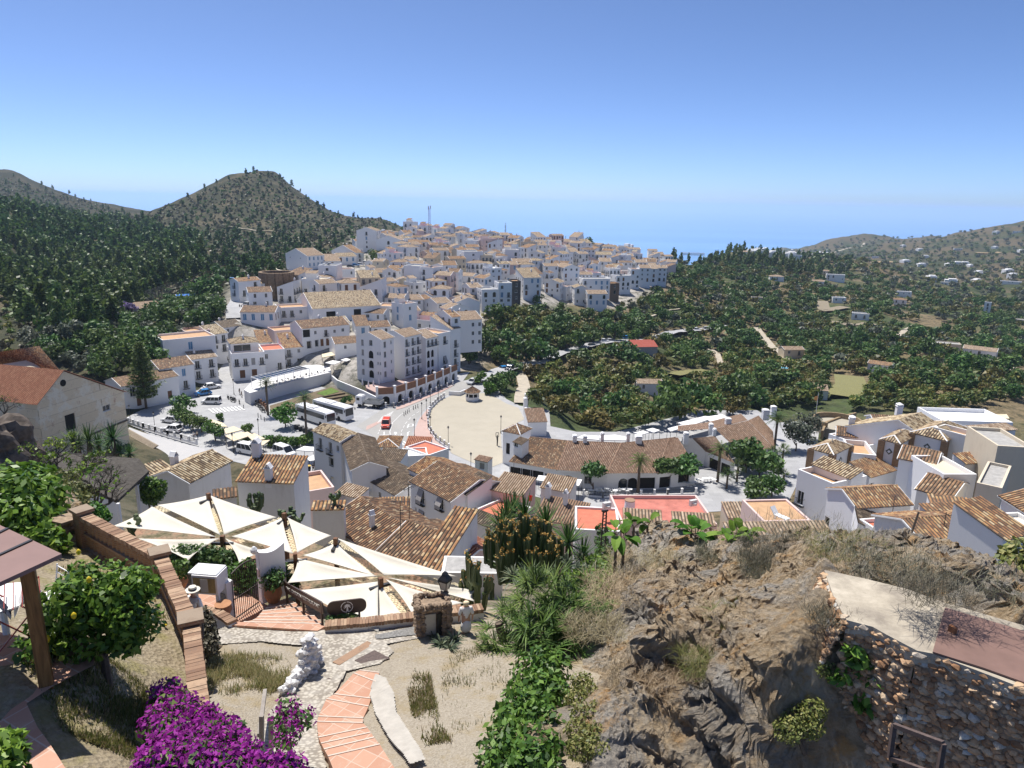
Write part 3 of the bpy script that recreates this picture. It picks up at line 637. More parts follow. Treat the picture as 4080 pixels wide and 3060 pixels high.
 for c in chim:chimney(root,c[0]*W,c[1]*D,chz(c[0]*W,c[1]*D),c[2] if len(c)>2 else 1.1,c[3] if len(c)>3 else .55,chimk)
 root['_w']=W;return root
def zt_bad(z,h,H):return z+h>H-.02
def autowins(W,D,H,rs,st=3.0,kinds=('win','win','balc','win','blue','door'),dens=1.0,sides='flr'):
 out=[]
 for sd in sides:
  L=W if sd in'fb' else D
  n=int(L/2.7*dens)
  if n<1:continue
  fl=max(1,int(H/st))
  kd=[rs.choice(kinds) for _ in range(fl)]
  for f in range(fl):
   zt=.55+f*st
   for i in range(n):
    if rs.random()<.18:continue
    k=kd[f] if rs.random()<.7 else rs.choice(kinds);x=L*(i+.5)/n+rs.uniform(-.15,.15)
    if k in('balc','door','blue','awn'):w,h=1.2,2.2
    elif k=='arch':w,h=1.5,2.2
    else:w,h=rs.choice((.9,1.2)),rs.choice((1.2,1.5))
    if zt+h<H-.1:out.append((sd,x,zt,w,h,k))
 return out
VH=[]
TW=[(TCREAM,'cream'),(TTAN,'tan'),(TTAN,'tan'),(TBROWN,'brown'),(TORANGE,'orange'),(TTAN,'tan')]
def vhouse(k,xl,xr,yt,yb,yaw,D,roof,tile=None,wall=None,wins=None,seed=0,dist=None,name='white_house',kinds=None,dens=1.0,label=None,chim=None,floor=None,near=None,hh=None,para=.6,pitch=.34,dn=2.0):
 rs=random.Random(seed*13+int(xl));nx=(xl if yaw>=0 else xr) if near is None else near
 p=hitg(k,nx,yb,110) if dist is None else Wd(k,nx,yb,dist)
 if not math.isfinite(p.x):return None
 d=math.hypot(p.x,p.y);s=CROP[k][2]*3.984375;view=math.atan2(p.y,p.x)-math.pi/2
 c=math.cos(R(yaw));W=(xr-xl)/s*d/FPX/c;H=hh or (yb-yt)/s*d/FPX/.985;a=view+R(yaw);ex=Vector((math.cos(a),math.sin(a),0))
 P0=Vector((p.x,p.y,0)) if yaw>=0 else Vector((p.x,p.y,0))-ex*W
 H=max(2.6,H);fl=H
 wi=wins if wins is not None else [(q[0],q[1],q[2],q[3],q[4],q[5]) for q in autowins(W,D,H,rs,2.9,kinds or ('win','win','balc','win','blue','door','arch'),dens)]
 dn_=dn;wi=[w for w in wi]
 ch=chim if chim is not None else ([(rs.uniform(.2,.8),rs.uniform(.3,.7),.9,.5)] if rs.random()<.5 and roof!='flat' else [])
 r=house(name,None,P0,P0+ex*W,D,p.z+H,p.z-dn_,roof,wi,wall,tile,chim=ch,floor=floor,para=para,pitch=pitch,over=.25)
 r['category']='house';r['group']='white houses of the town'
 ey=Vector((-ex.y,ex.x,0));ctr=P0+ex*W/2+ey*D/2;EXC.append((ctr.x,ctr.y,max(W,D)*.55))
 VH.append((r,W,D,H,roof,wall,ctr,tile,label,len(wi)));return r
def absorb(a,b):
 bm_=lambda o:Matrix.Translation(o.location)@Matrix.Rotation(o.rotation_euler.z,4,'Z');M=bm_(a).inverted()
 for ch in list(b.children):
  loc=M@(bm_(b)@ch.location);rz=ch.rotation_euler.z+b.rotation_euler.z-a.rotation_euler.z;ch.parent=a;ch.location=loc;ch.rotation_euler=(0,0,rz)
 global VH
 VH=[v for v in VH if v[0]!=b];bpy.data.objects.remove(b)
LM={}
def blue(W,H,n,z=(.6,)):return [('f',W*(i+.5)/n,zz,1.0,2.0,'blue') for i in range(n) for zz in z]
school=vhouse('B',655,785,350,462,35,19,'gable_x',TTAN,label='long white schoolhouse with tan tiled roof and tall blue windows above the old fort',wins=[('f',x,z,1.0,1.9,'blue') for x in(1.6,4.2,6.8,9.2) for z in(.5,3.6)]+[('l',4,1.2,.8,.9,'win'),('l',13,1.2,.8,.9,'win')],name='schoolhouse');LM['the schoolhouse']=school
church=vhouse('B',1040,1105,322,405,38,22,'gable_x',TORANGE,label='white chapel with orange roof and small bell gable beside the car park',dens=.6,name='chapel');LM['the orange roofed chapel']=church
b_=MB();W_=church['_w'];b_.box((W_-.4,1.2,8.6),(.5,1.6,2.2));b_.box((W_-.4,1.2,9.9),(.6,1.9,.25));inst('bell_gable',b_.mesh('bell_gable',M_WHITE),church)
vhouse('B',790,915,388,445,12,9,'shed',TTAN,label='low white house with patchy tan roof between the schoolhouse and the chapel')
vhouse('B',900,1040,352,415,20,10,'gable_x',TCREAM,label='low white house with cream roof in front of the orange roofed chapel')
vhouse('B',757,890,440,630,-14,11,'flat',None,dens=.45,label='tall plain white block with flat top right of the old fort',floor=M_CONC)
vhouse('B',890,1215,548,628,10,9,'flat',None,label='long white terrace house with plant pots right of the plain block',kinds=('win','balc'))
vhouse('B',925,1030,462,548,10,8,'flat',None,label='white house with roof garden above the long terrace house')
vhouse('B',1220,1345,480,590,25,9,'gable_x',TTAN,label='white corner house with rows of balconies on the curving street',kinds=('balc','balc','win'))
vhouse('B',1058,1210,152,300,-12,14,'gable_y',TCREAM,dens=.4,label='big white house at the top left edge of the town')
vhouse('B',1212,1405,222,335,-8,14,'gable_y',TTAN,dens=.35,label='wide white gabled house with one dark opening below the hill')
vhouse('B',1320,1432,398,525,-18,9,'hip',TTAN,label='white tower like house with hipped tan roof and arched windows',kinds=('arch','win'))
vhouse('B',1432,1560,440,640,-20,11,'flat',None,dens=.5,label='tall plain white block beside a stack of balconies',floor=M_CONC)
vhouse('B',1562,1660,452,650,-35,8,'flat',None,label='white block of stacked dark balconies in the middle of town',kinds=('balc',))
vhouse('B',1655,1742,425,560,-25,10,'gable_y',TTAN,label='white house with broad tan gable and iron balconies')
vhouse('B',1742,1850,420,560,10,10,'gable_x',TORANGE,label='white house with orange roof and long balcony')
vhouse('B',1905,2062,322,485,18,12,'flat',None,dens=.25,label='tall blank white block below the seafront rooftops',floor=M_CONC)
vhouse('B',1352,1505,548,650,-5,11,'gable_y',TTAN,M_CREAM,dens=.3,label='cream gabled house with a blank wall above the curving street')
vhouse('B',150,400,800,930,-14,9,'gable_x',TBROWN,label='long white two storey house with blue doors beside the wide ramp',kinds=('win','door','blue','balc'))
vhouse('B',430,690,775,868,8,9,'flat',None,label='white terraced house with rooftop railings below the fort')
vhouse('B',560,655,660,722,-10,7,'gable_y',TCREAM,label='small white hut with a solar heater beside the tall cypress')
hall=vhouse('B',700,1235,770,885,13,24,'gable_x',TCREAM,label='big white hall with long cream tiled roof and two large dark windows',wins=[('f',6.2,1.2,3.2,2.4,'hole'),('f',15.5,.9,2.6,2.4,'hole')],name='town_hall',chim=[]);LM['the cream roofed hall']=hall
vhouse('B',925,1190,632,690,10,9,'gable_x',TBROWN,label='white house with mottled brown roof behind the cream roofed hall')
vhouse('B',1185,1330,640,720,-20,8,'flat',None,M_PINK,label='pinkish white house with roof terrace and red parasols')
vhouse('B',1215,1360,760,880,-12,9,'flat',None,label='white stepped house with blue doors right of the hall',kinds=('blue','win','balc'))
vhouse('B',1370,1560,790,880,20,10,'gable_x',TTAN,label='white house with tan roof and dark awning above the hotel',kinds=('awn','win'))
vhouse('B',1400,1580,700,790,18,9,'gable_x',TTAN,label='white house with tan roof along the shaded narrow street')
for i,(xl,xr,yt,yb) in enumerate(((1590,1650,690,800),(1650,1700,660,770),(1700,1755,640,735))):vhouse('B',xl,xr,yt,yb,48,7,'gable_x',TORANGE,seed=i,kinds=('balc','win'))
vhouse('B',1770,1870,690,800,-25,9,'gable_y',TTAN,M_PINK,dens=.4,label='pale pink gabled house at the edge of the town')
vhouse('B',1870,1970,670,770,-20,8,'gable_y',TTAN,M_CREAM,label='cream stone coloured house with one dark loft opening')
vhouse('B',620,990,930,1150,20,10,'gable_x',TBROWN,label='long white house with loggia, brown roof and outside stairs above the plaza',wins=[('f',1.4,.4,2.2,2.3,'hole'),('f',4.2,1,.8,1.1,'win'),('f',7.5,1.0,1.0,2.0,'balc'),('f',10.3,1.2,.8,1,'win'),('f',13,1,.9,1.1,'win'),('f',2.0,4,1.3,2.2,'grille'),('f',4.4,3.9,1,2,'grille'),('f',6.1,3.7,1.0,2.2,'door'),('f',7.9,3.7,1.0,2.2,'door'),('f',10.5,3.7,1,1.8,'win'),('f',12.2,3.7,1,1.8,'win')])
vhouse('B',690,780,905,965,15,6,'flat',None,label='open rooftop room with dark opening on the long house',kinds=('hole',))
vhouse('B',820,990,890,985,18,9,'gable_x',TCREAM,label='white house with cream roof tucked above the long house')
corner=vhouse('B',60,300,1158,1348,4,12,'flat',None,label='white corner house with wrought iron balconies and a glazed rooftop room on the plaza',wins=[('f',x,z,1.15,2.1,k) for x,k in((1.3,'balc'),(3.6,'balc'),(5.7,'shut'),(8.0,'balc'),(10.4,'shut')) for z in(.7,)]+[('f',x,4.0,1.4,2.3,'door') for x in(2.6,5.8,8.9)]+[('l',2,.7,1.1,2.1,'balc'),('l',5,.7,1.1,2.1,'balc')],floor=M_OFLOOR,para=.9)
top=vhouse('B',45,245,1052,1135,6,7,'hip',TCREAM,dist=math.hypot(*corner.location[:2])+2.5,wins=[('f',3,.4,4.6,1.9,'win')]);
if top:absorb(corner,top)
vhouse('B',290,470,1120,1300,8,9,'flat',None,label='white house with hanging curtains on its balconies next to the corner house',kinds=('awn','balc','win'),floor=M_RFLOOR)
vhouse('B',265,400,1040,1110,8,8,'shed',TORANGE,label='rooftop room with bright orange sloping roof behind the plaza row')
vhouse('B',475,620,1085,1255,12,9,'shed',TORANGE,label='white house with a narrow orange roof and wide balcony on the plaza row',kinds=('balc','shut'))
vhouse('B',395,600,960,1060,15,8,'flat',None,M_PINK,dens=.4,label='plain pinkish block rising behind the plaza row')
vhouse('B',880,1070,1048,1180,12,8,'gable_x',TBROWN,label='small white house with dark painted mural beside the hotel',wins=[('f',3,.6,.8,1.1,'win')])
vhouse('B',1045,1150,905,985,10,7,'shed',TBROWN,label='small white house with blue shutters behind the hotel',kinds=('blue','win'))
vhouse('B',1165,1320,915,985,14,8,'gable_x',TBROWN,label='white house with mottled brown roof directly behind the hotel')
vhouse('E',1000,1430,545,725,24,8,'gable_x',TBROWN,label='long low white house with brown roof behind the tall dark conifer',near=1090,dist=None,wins=[('f',2.5,1,1.2,2,'win'),('f',3.8,3.6,1.1,2,'door'),('f',8,1.3,1.1,2,'win'),('f',11.5,3.4,1.1,2,'door'),('f',15.5,1.2,1.1,1.8,'balc')])
vhouse('E',1430,1690,395,640,20,9,'gable_x',TBROWN,label='white house with blue upper shutters and two balconies by the parked cars',wins=[('f',2,.8,1,2.0,'blue'),('f',6,.8,1,2.0,'blue'),('f',2.2,4,1.1,2.2,'balc'),('f',6.2,4,1.1,2.2,'balc'),('f',3.2,7.2,1.4,2.3,'door')])
vhouse('E',1700,1900,305,480,18,9,'gable_x',TTAN,label='white house with tan roof and balconies where the street narrows',kinds=('balc','balc','door'))
vhouse('E',1450,1850,155,300,12,10,'flat',None,dens=.3,label='long white terraced block with rooftop lantern above the street')
vhouse('E',1640,1830,70,150,12,7,'flat',None,M_PINK,dens=.5,label='pinkish rooftop rooms with red trim on the terraced block')
vhouse('E',1880,2010,90,310,30,12,'gable_x',TCREAM,label='white house with cream and dark roof climbing beside the street',kinds=('balc','win'))
vhouse('E',1970,2130,20,110,30,9,'gable_x',TDARK,label='white house with dark weathered roof at the foot of the ramp')
CH=[(572,712,620,790,22,11,'shed',TCREAM,'narrow four storey white house with rows of square windows on the cliff edge'),(738,862,660,800,-16,9,'gable_y',TCREAM,'white house with cream gabled roof standing alone on the slope'),(862,915,700,805,-30,7,'flat',None,'small white wing with dark balcony beside the lone gabled house'),
(980,1085,700,835,12,9,'gable_y',TCREAM,'white house with garage door at the head of the lane'),(1085,1240,748,868,15,9,'gable_x',TTAN,'white house with wavy tan roof at the lower edge of the town'),(1045,1262,636,760,14,10,'flat',None,'wide pinkish white block above the lane'),
(1265,1335,672,800,20,8,'flat',None,'unplastered brown house squeezed between white ones'),(1312,1425,612,745,22,9,'flat',None,'white house with many small windows near the cliff'),(1430,1498,560,705,15,9,'flat',None,'tall white house left of the dark balconied block'),(1498,1582,545,690,12,10,'gable_x',TTAN,'tall white block with dark arched balconies at the cliff edge'),
(1582,1642,550,680,12,9,'shed',TTAN,'white three storey house right of the dark balconied block'),(1642,1712,545,680,8,9,'gable_x',TTAN,'last tall white house at the right edge of the cliff row'),(1718,1785,500,610,-10,9,'gable_x',TTAN,'white house at the far right corner of the town'),
(892,1020,540,665,26,13,'gable_y',TTAN,'large white house with four floors of railings above the green bank'),(1092,1180,520,590,20,9,'gable_y',TTAN,'white gabled house uphill of the pink block'),(1032,1160,470,520,14,8,'gable_y',TORANGE,'pink gabled house in the middle of the right slope'),(1182,1275,490,560,10,10,'gable_x',TTAN,'white house with broad tan roof right of the pink house'),
(240,372,725,885,18,10,'flat',None,'white cliff house with pergola and stacked balconies'),(148,242,700,850,25,9,'gable_x',TTAN,'bluish white house with dark balconies at the gully edge'),(372,480,672,865,12,9,'flat',None,'tall white house with tall dark bays above the gully'),(478,550,655,850,12,8,'flat',None,'dark unfinished house wrapped in scaffolding'),
(490,640,495,565,12,10,'gable_x',TTAN,'white house with scalloped parapet in the upper middle'),(612,690,340,440,-25,10,'gable_y',TTAN,'tall white house with lane climbing beside it'),(690,760,360,445,15,9,'shed',TTAN,'white house right of the climbing lane'),(805,890,398,465,10,9,'hip',TTAN,'white house with low hipped roof above the lane'),
(1080,1275,432,485,8,10,'gable_x',TCREAM,'long white house with cream roof near the pines'),(1310,1450,445,500,10,9,'gable_x',TTAN,'white house with tan roof and loggia arches'),(1610,1700,402,450,8,9,'gable_x',TTAN,'white villa among trees on the far ridge'),(1712,1820,408,448,8,9,'gable_x',TTAN,'white villa with arches on the far ridge'),(1842,2012,418,455,6,10,'gable_x',TCREAM,'long white terrace of villas at the far end of the ridge'),
(130,300,292,330,6,11,'gable_x',TORANGE,'long cream apartment block with orange roof on the skyline'),(300,440,290,330,6,11,'gable_x',TTAN,'cream apartment block with tan roof beside the tall skyline cypress'),(410,520,345,385,6,9,'gable_x',TORANGE,'white house with orange roof under the skyline cypress'),(920,1010,375,430,18,9,'gable_x',TTAN,'white house with tan roof below the dark pines'),
(340,480,430,480,8,9,'gable_x',TBROWN,'house with brown rooftop pergola in the upper town'),(380,530,515,580,14,9,'gable_x',TTAN,'pinkish house with tan roof in the upper town'),(1200,1290,370,410,8,9,'gable_x',TTAN,'white house with tan roof at the top right skyline'),(600,720,300,345,5,9,'flat',None,'white skyline house with water tanks')]
CW={1265:plain('bare_brick',(.22,.15,.10),.9,var=.25),478:plain('scaffold_sheet',(.10,.095,.09),.8,var=.3),1032:M_PINK,130:M_CREAM,300:M_CREAM,380:M_PINK}
for i,c in enumerate(CH):vhouse('C',*c[:6],c[6],c[7],CW.get(c[0]),seed=i+3,label=c[8],floor=M_CONC if i%2 else None)
LM['the lone gabled house']=[v[0] for v in VH if v[8] and v[8].startswith('white house with cream gabled')][0]
LM['the scaffolded house']=[v[0] for v in VH if v[8] and 'scaffolding' in v[8]][0]
LM['the dark balconied block']=[v[0] for v in VH if v[8] and 'dark arched balconies' in v[8]][0]
def W_F(*a):return a
HW=lambda xs,zs,w,h,k:[('f',x,z,w,h,k) for x in xs for z in zs]
ST=(.7,3.4,6.1,8.8)
hotel=vhouse('F',1380,1492,150,520,48,9,'gable_x',TTAN,name='hotel',label='long white stepped hotel with arched balconies and small tan roofs below the town',hh=12.4,chim=[],
  wins=HW((1.4,),ST,.95,1.7,'win')+HW((3.9,),ST,.6,1.0,'win')+[('l',2.2,z,1.0,1.8,'shut') for z in ST]+[('l',5.2,z,1.7,2.1,'archd') for z in ST[1:]]+[('l',5.2,.5,1.2,1.6,'win')]+[('l',7.6,z,.5,.9,'win') for z in ST[1:]]+[('l',8.4,z,.5,.9,'win') for z in ST[1:]])
hd=math.hypot(*hotel.location[:2])
h2=vhouse('F',1582,1735,120,505,48,8,'gable_x',TTAN,name='hotel',hh=13.0,chim=[],dist=hd+4.5,wins=HW((.9,3.4,5.6),ST,.95,1.9,'balc'));
h3=vhouse('F',1768,1872,110,495,48,9,'gable_x',TTAN,name='hotel',hh=12.6,chim=[],dist=hd+8.5,wins=HW((1.0,2.7,4.3),(3.6,6.4,9.2),1.2,2.1,'archd')+HW((1,2.7,4.3),(.6,),.9,1.8,'balc'))
h4=vhouse('F',1875,1985,60,455,48,9,'flat',None,name='hotel',hh=12.4,dist=hd+13,kinds=('balc','balc','awn'))
for h in (h2,h3,h4):absorb(hotel,h)
hotel['category']='hotel';del hotel['group'];LM['the hotel']=hotel
vhouse('F',1985,2070,20,400,45,9,'shed',TTAN,dist=hd+24,label='tall white house right behind the hotel with dark awnings',kinds=('awn','balc','win'))
vhouse('C',65,245,955,1170,22,11,'gable_x',TTAN,label='tall blank white cliff house with outside stair at the end of the hotel row',dist=hd+34,wins=[('f',x,z,.9,1.3,'win') for x in(4.5,6.8) for z in(1,3.8,6.6)])
vhouse('C',0,70,930,1250,35,9,'gable_x',TORANGE,label='white house with orange roof and balconies behind the hotel',dist=hd+26,kinds=('balc','win'))
VZ=[('B',130,700),('B',440,640),('B',900,620),('B',1180,520),('B',1240,330),('B',1060,290),('B',1130,180),('B',1500,170),('C',100,270),('C',420,300),('C',720,330),('C',1300,370),('C',1700,430),('C',1740,620),('C',1300,720),('C',860,640),('C',300,760),('C',200,820),('B',1900,960),('B',1350,930),('B',1230,870),('B',700,720),('B',300,760)]
ZVILL=[((CROP[k][0]+x/CROP[k][2])*.54216,(CROP[k][1]+y/CROP[k][2])*.54216) for k,x,y in VZ]
rs=random.Random(11);fill=zone_points(ZVILL,lambda d:9.2,4600,31,200)
fill.sort(key=lambda q:q[0]**2+q[1]**2);NF=296-sum(1 for v in VH if v[0].name.startswith('white_house'));FM=MB()
for x,y,z in fill[NF:]:
 W,D,H=rs.uniform(5.5,9),rs.uniform(6,9),rs.choice((3.4,5.6,6.2,8));a=-math.atan2(x,y)+R(rs.choice((-25,-12,15,28))+rs.uniform(-6,6));M=Matrix.Translation((x,y,z))@Matrix.Rotation(a,4,'Z');q=MB();q.box((0,0,H/2-1),(W,D,H+2));h=W*.16;e=.25
 if rs.random()<.75:q.add([(-W/2-e,-D/2-e,H),(W/2+e,-D/2-e,H),(W/2+e,D/2+e,H),(-W/2-e,D/2+e,H),(-W/2-e,0,H+h),(W/2+e,0,H+h)],[(0,1,5,4),(2,3,4,5),(1,2,5),(3,0,4)],1)
 else:q.box((W*.2,D*.15,H+1.1),(W*.5,D*.5,2.2));q.box((0,-D/2+.1,H+.4),(W,.2,.8))
 for f in range(int(H/2.7)):
  for i in range(int(W/2)):
   if rs.random()<.75:q.box((-W/2+(i+.5)*W/int(W/2),-D/2,H-1.5-2.7*f),(rs.choice((.9,1.3)),.12,rs.choice((1.2,1.9))),0,2);
  for j in(-1,1):q.box((j*W/2,rs.uniform(-.3,.3)*D,H-1.5-2.7*f),(.12,1.0,1.3),0,2)
 n=len(FM.v);FM.v+=[tuple(M@Vector(p)) for p in q.v];FM.uv+=q.uv;FM.f+=[tuple(i+n for i in f) for f in q.f];FM.m+=q.m;EXC.append((x,y,W*.55))
tag(FM.build('distant_houses',[M_WHITE,TTAN,M_GLASS]),kind='stuff');fill=fill[:NF]
for i,(x,y,z) in enumerate(fill):
 W=rs.uniform(5.5,9.5);D=rs.uniform(6,9);H=rs.choice((3.2,5.6,5.8,6.2,8.2,8.6));a=-math.atan2(x,y)+R(rs.choice((-28,-18,12,20,28,35))+rs.uniform(-6,6));ex=Vector((math.cos(a),math.sin(a),0));ey=Vector((-ex.y,ex.x,0))
 P0=Vector((x,y,0))-ex*W/2-ey*D/2;roof=rs.choice(('gable_x','gable_x','gable_x','gable_y','shed','shed_l','flat','flat','hip'));tile=rs.choice((TTAN,TTAN,TTAN,TCREAM,TORANGE,TBROWN));wall=None if rs.random()<.86 else rs.choice((M_PINK,M_CREAM,M_WHITE2))
 kinds=rs.choice((('win','balc'),('win','win','door'),('blue','win'),('balc','balc'),('arch','win'),('win',)))
 wi=autowins(W,D,H,rs,2.8,kinds,rs.choice((.8,1,1.25)))
 r=house('white_house',None,P0,P0+ex*W,D,z+H,z-2.5,roof,wi,wall,tile,chim=[(rs.uniform(.2,.8),rs.uniform(.3,.7),.9,.5)] if rs.random()<.6 else [],floor=rs.choice((M_OFLOOR,M_CONC,M_TRIM,M_CREAM,M_RFLOOR)),para=rs.choice((.4,.7,.9)),pitch=rs.uniform(.28,.38),over=.25)
 r['category']='house';r['group']='white houses of the town';EXC.append((x,y,W*.55));VH.append((r,W,D,H,roof,wall,Vector((x,y,0)),tile,None,len(wi)))
 if roof=='flat' and rs.random()<.75:
  m=MB();w2=W*.45;m.box((0,0,1.1),(w2,D*.4,2.2));q=inst('rooftop_room',m.mesh('rooftop_room',wall or M_WHITE),r,(W*.3,D*.65,H+2.5))
  m=MB();tileplane(m,(-w2/2-.2,-D*.2-.2,2.22),(1,0,0),(0,1,.25),w2+.4,(D*.4+.4)*1.03,False);pt('roof',m,tile,q)
ORD=['first','second','third','fourth','fifth','sixth','seventh','eighth','ninth','tenth','eleventh','twelfth','thirteenth','fourteenth','fifteenth','sixteenth','seventeenth','eighteenth','nineteenth','twentieth']+['twenty '+s for s in('first','second','third','fourth','fifth','sixth','seventh','eighth','ninth')]+['thirtieth']
def label_houses():
 cand={}
 lms={k:Vector((v.location.x,v.location.y,0)) for k,v in LM.items()}
 for v in VH:
  if v[8]:v[0]['label']=v[8];continue
  c=v[6];k=min(lms,key=lambda q:(lms[q]-c).length);l=lms[k];da=math.atan2(c.x,c.y)-math.atan2(l.x,l.y);dr=c.length-l.length
  dirn='right of' if da*l.length>abs(dr)*.6 else 'left of' if -da*l.length>abs(dr)*.6 else 'behind' if dr>0 else 'in front of'
  cand.setdefault((k,dirn),[]).append(((c-l).length,v))
 for (k,dn),vs in cand.items():
  for i,(d,v) in enumerate(sorted(vs,key=lambda q:q[0])):
   colr={M_PINK.name:'pinkish',M_CREAM.name:'cream'}.get(v[5].name if v[5] else '','white');tn=v[7].name.split('_')[0] if v[7] else 'tan'
   st=('low','two storey','three storey')[0 if v[3]<4 else 1 if v[3]<7 else 2]
   rf={'gable_x':f'{tn} gabled roof','gable_y':f'{tn} gable end','hip':f'{tn} hipped roof','flat':'flat roof'}.get(v[4],f'{tn} sloping roof')
   v[0]['label']=f'{st} {colr} house with {rf}, {ORD[min(i,29)]} {dn} {k}'
def onplane(k,cx,cy,P0,ex):
 """photo ray against the vertical plane through P0 along ex -> (x along, z)"""
 d=ray(k,cx,cy);n=Vector((-ex.y,ex.x,0));t=P0.dot(n)/d.dot(n);p=d*t;return (p-P0).dot(ex),p.z
def mid(name,label,k,eL,eR,rp,dist,H,roof='gable_x',tile=None,wall=None,slope=.33,D=None,pw=(),wins=(),cat='house',group='tiled white houses below the viewpoint',chim=(),floor=None,para=.6,fine=True,chimk=0,over=.28,ridgef=.5,zadd=0):
 a=Wd(k,*eL,dist);ze=a.z;b=Wz(k,*eR,ze);a2=Vector((a.x,a.y,0));ex=Vector((b.x-a.x,b.y-a.y,0));W=ex.length;ex/=W;n=Vector((-ex.y,ex.x,0))
 if D is None and rp is not None:
  dr=ray(k,*rp);best=None;fl=roof=='flat'
  if fl:R_=dr*(ze/dr.z);best=(R_-a).dot(n)
  else:
   prev=None
   for i in range(1,200):
    h=.05*i;R_=dr*((ze+h)/dr.z);f=h-slope*(R_-a).dot(n)
    if prev is not None and prev<0<=f:best=(R_-a).dot(n);break
    prev=f
  per=best if best and best>.8 else None
  D=(per if roof in('shed','flat') else (per/ridgef if roof=='gable_x' else 2*per)) if per else 7
  if per is None:print('MID no fit',label)
  D=min(D,26)
 W_=[]
 sides={'f':(a2,ex),'l':(a2+n*D,-n),'r':(a2+ex*W,n)}
 for sd,cx,cy,w,h,kd in pw:
  o,e=sides[sd];x,z=onplane(k,cx,cy,o,e);W_.append((sd,x,ze-z,w,h,kd))
 cc=a2+ex*W/2+n*D/2;H=max(H,ze-min(gz(*q) for q in((a2.x,a2.y),((a2+ex*W).x,(a2+ex*W).y),(cc.x,cc.y)))+.6);H=min(H,ze+51 if dist>85 else H)
 r=house(name,label,a2,a2+ex*W,D,ze,ze-H,roof,W_+list(wins),wall,tile,cat,group,slope,over,fine,chim,para,floor,chimk,ridgef)
 c=a2+ex*W/2+n*D/2;EXC.append((c.x,c.y,max(W,D)*.5));r['_i']=0;del r['_i'];r['_D']=D;r['_ze']=ze;return r
def local(r,p):return r.matrix_world.inverted()@p
def tilequad(mb,e0,e1,r1,r0,fine=True,cw=.33):
 e0,e1,r1,r0=map(Vector,(e0,e1,r1,r0));W=(e1-e0).length;n=max(2,int(W/cw));nrm=(e1-e0).cross(r0-e0).normalized();V=[];UV=[];F=[];prof=((0.06,0),(.2,.72),(.5,1),(.8,.72),(.94,0)) if fine else ((0,0),)
 L=((r0-e0).length+(r1-e1).length)/2
 for i in range(n+(0 if fine else 1)):
  for f,h in prof:
   s=(i+f)/n;V+=[e0.lerp(e1,s)+nrm*h*.09,r0.lerp(r1,s)+nrm*h*.09];UV+=[((i+f)*.25,0),((i+f)*.25,L)]
 for i in range(len(V)//2-1):F.append((2*i,2*i+2,2*i+3,2*i+1))
 mb.add(V,F,0,UV)
t=NT('mill_render',.95,.1);co=t.co();f=t.noise(.35,8,co,.7);br=t.node('ShaderNodeTexBrick',_Scale=.5,_Mortar_Size=.012,_Brick_Width=3.2,_Row_Height=.85);br.inputs['Color1'].default_value=(.80,.68,.50,1);br.inputs['Color2'].default_value=(.74,.61,.43,1);br.inputs['Mortar'].default_value=(.40,.31,.21,1)
m=t.node('ShaderNodeMapping');m.inputs['Rotation'].default_value=(R(90),0,0);t.l(co,m.inputs[0]);t.l(m.outputs[0],br.inputs['Vector'])
c=t.mix(t.ramp(f,[(.5,(0,0,0)),(.58,(.8,.8,.8))]),br.outputs['Color'],(.82,.75,.62));c=t.mix(t.ramp(t.noise(.55,5,co,.7),[(.60,(0,0,0)),(.66,(.6,.6,.6))]),c,(.44,.24,.17));c=t.mix(t.ramp(t.noise(1.7,7,co,.75),[(.55,(0,0,0)),(.8,(.6,.6,.6))]),c,(.25,.20,.15));t.color(c).bump(t.noise(4,5,co),.3,.05)
A=Wz('E',325,690,-34.2);B=Wz('E',1090,580,-36.8);zb=-47;o=Vector((A.x,A.y,zb));ex=Vector((B.x-A.x,B.y-A.y,0));W_=ex.length;ex/=W_;n=Vector((-ex.y,ex.x,0));ax,az_=onplane('E',555,395,o,ex)
mill=empty('sugar_mill',o,0,'huge beige rendered mill building with weathered red tiled roof and peeling pink plaster','mill');m=MB();h0=B.z-zb;LD=46
hs=[]
for cx,cy,w,h,ar in((612,775,2.1,2.9,0),(935,695,1.7,1.1,0),(966,893,1.3,2.0,0)):x,z=onplane('E',cx,cy,o,ex);hs.append((x,z-h-zb,w,h,ar))
facade(m,(0,0,0),ex,W_,h0,hs,.35);P_=lambda x,z:ex*x+Vector((0,0,z));m.add([P_(0,h0),P_(W_,h0),P_(ax,az_-zb),P_(0,A.z-zb)],[(0,1,2,3)])
m.add([Vector((0,0,0)),n*LD,n*LD+Vector((0,0,A.z-zb)),Vector((0,0,A.z-zb))],[(0,1,2,3)]);m.add([P_(W_,0),P_(W_,0)+n*LD,P_(W_,h0)+n*LD,P_(W_,h0)],[(0,1,2,3)]);m.add([p+n*LD for p in(P_(0,0),P_(W_,0),P_(W_,h0),P_(ax,az_-zb),P_(0,A.z-zb))],[(4,3,2,1,0)]);pt('wall',m,t.mat,mill)
for x,z,w,h,ar in hs:put_window(mill,Vector((0,0,0)),ex,None,x,z,w,h,'hole' if h>2.5 else 'win',False)
u=Vector((0,0,.15));c=P_(ax,az_-zb)+u
for e,s_ in((Vector((0,0,A.z-zb)),-1),(P_(W_,h0),1)):
 d=(e+u-c)*.04;e=e+u+d;q=(e-n*.3,e+n*LD,c+n*LD,c-n*.3);m=MB();tilequad(m,*(q if s_>0 else (q[1],q[0],q[3],q[2])),True,.33);pt('roof',m,TRED,mill)
x,z=onplane('E',555,500,o,ex);m=MB();m.tube([P_(x,z-zb)+n*.1,P_(x,z-zb)-n*.04],.6,16);pt('round_window',m,M_DARK,mill)
m=MB();m.bar(P_(.1,4.2)-n*.08,P_(W_,4.6)-n*.08,.22,0,.28);pt('cornice',m,M_BARK,mill)
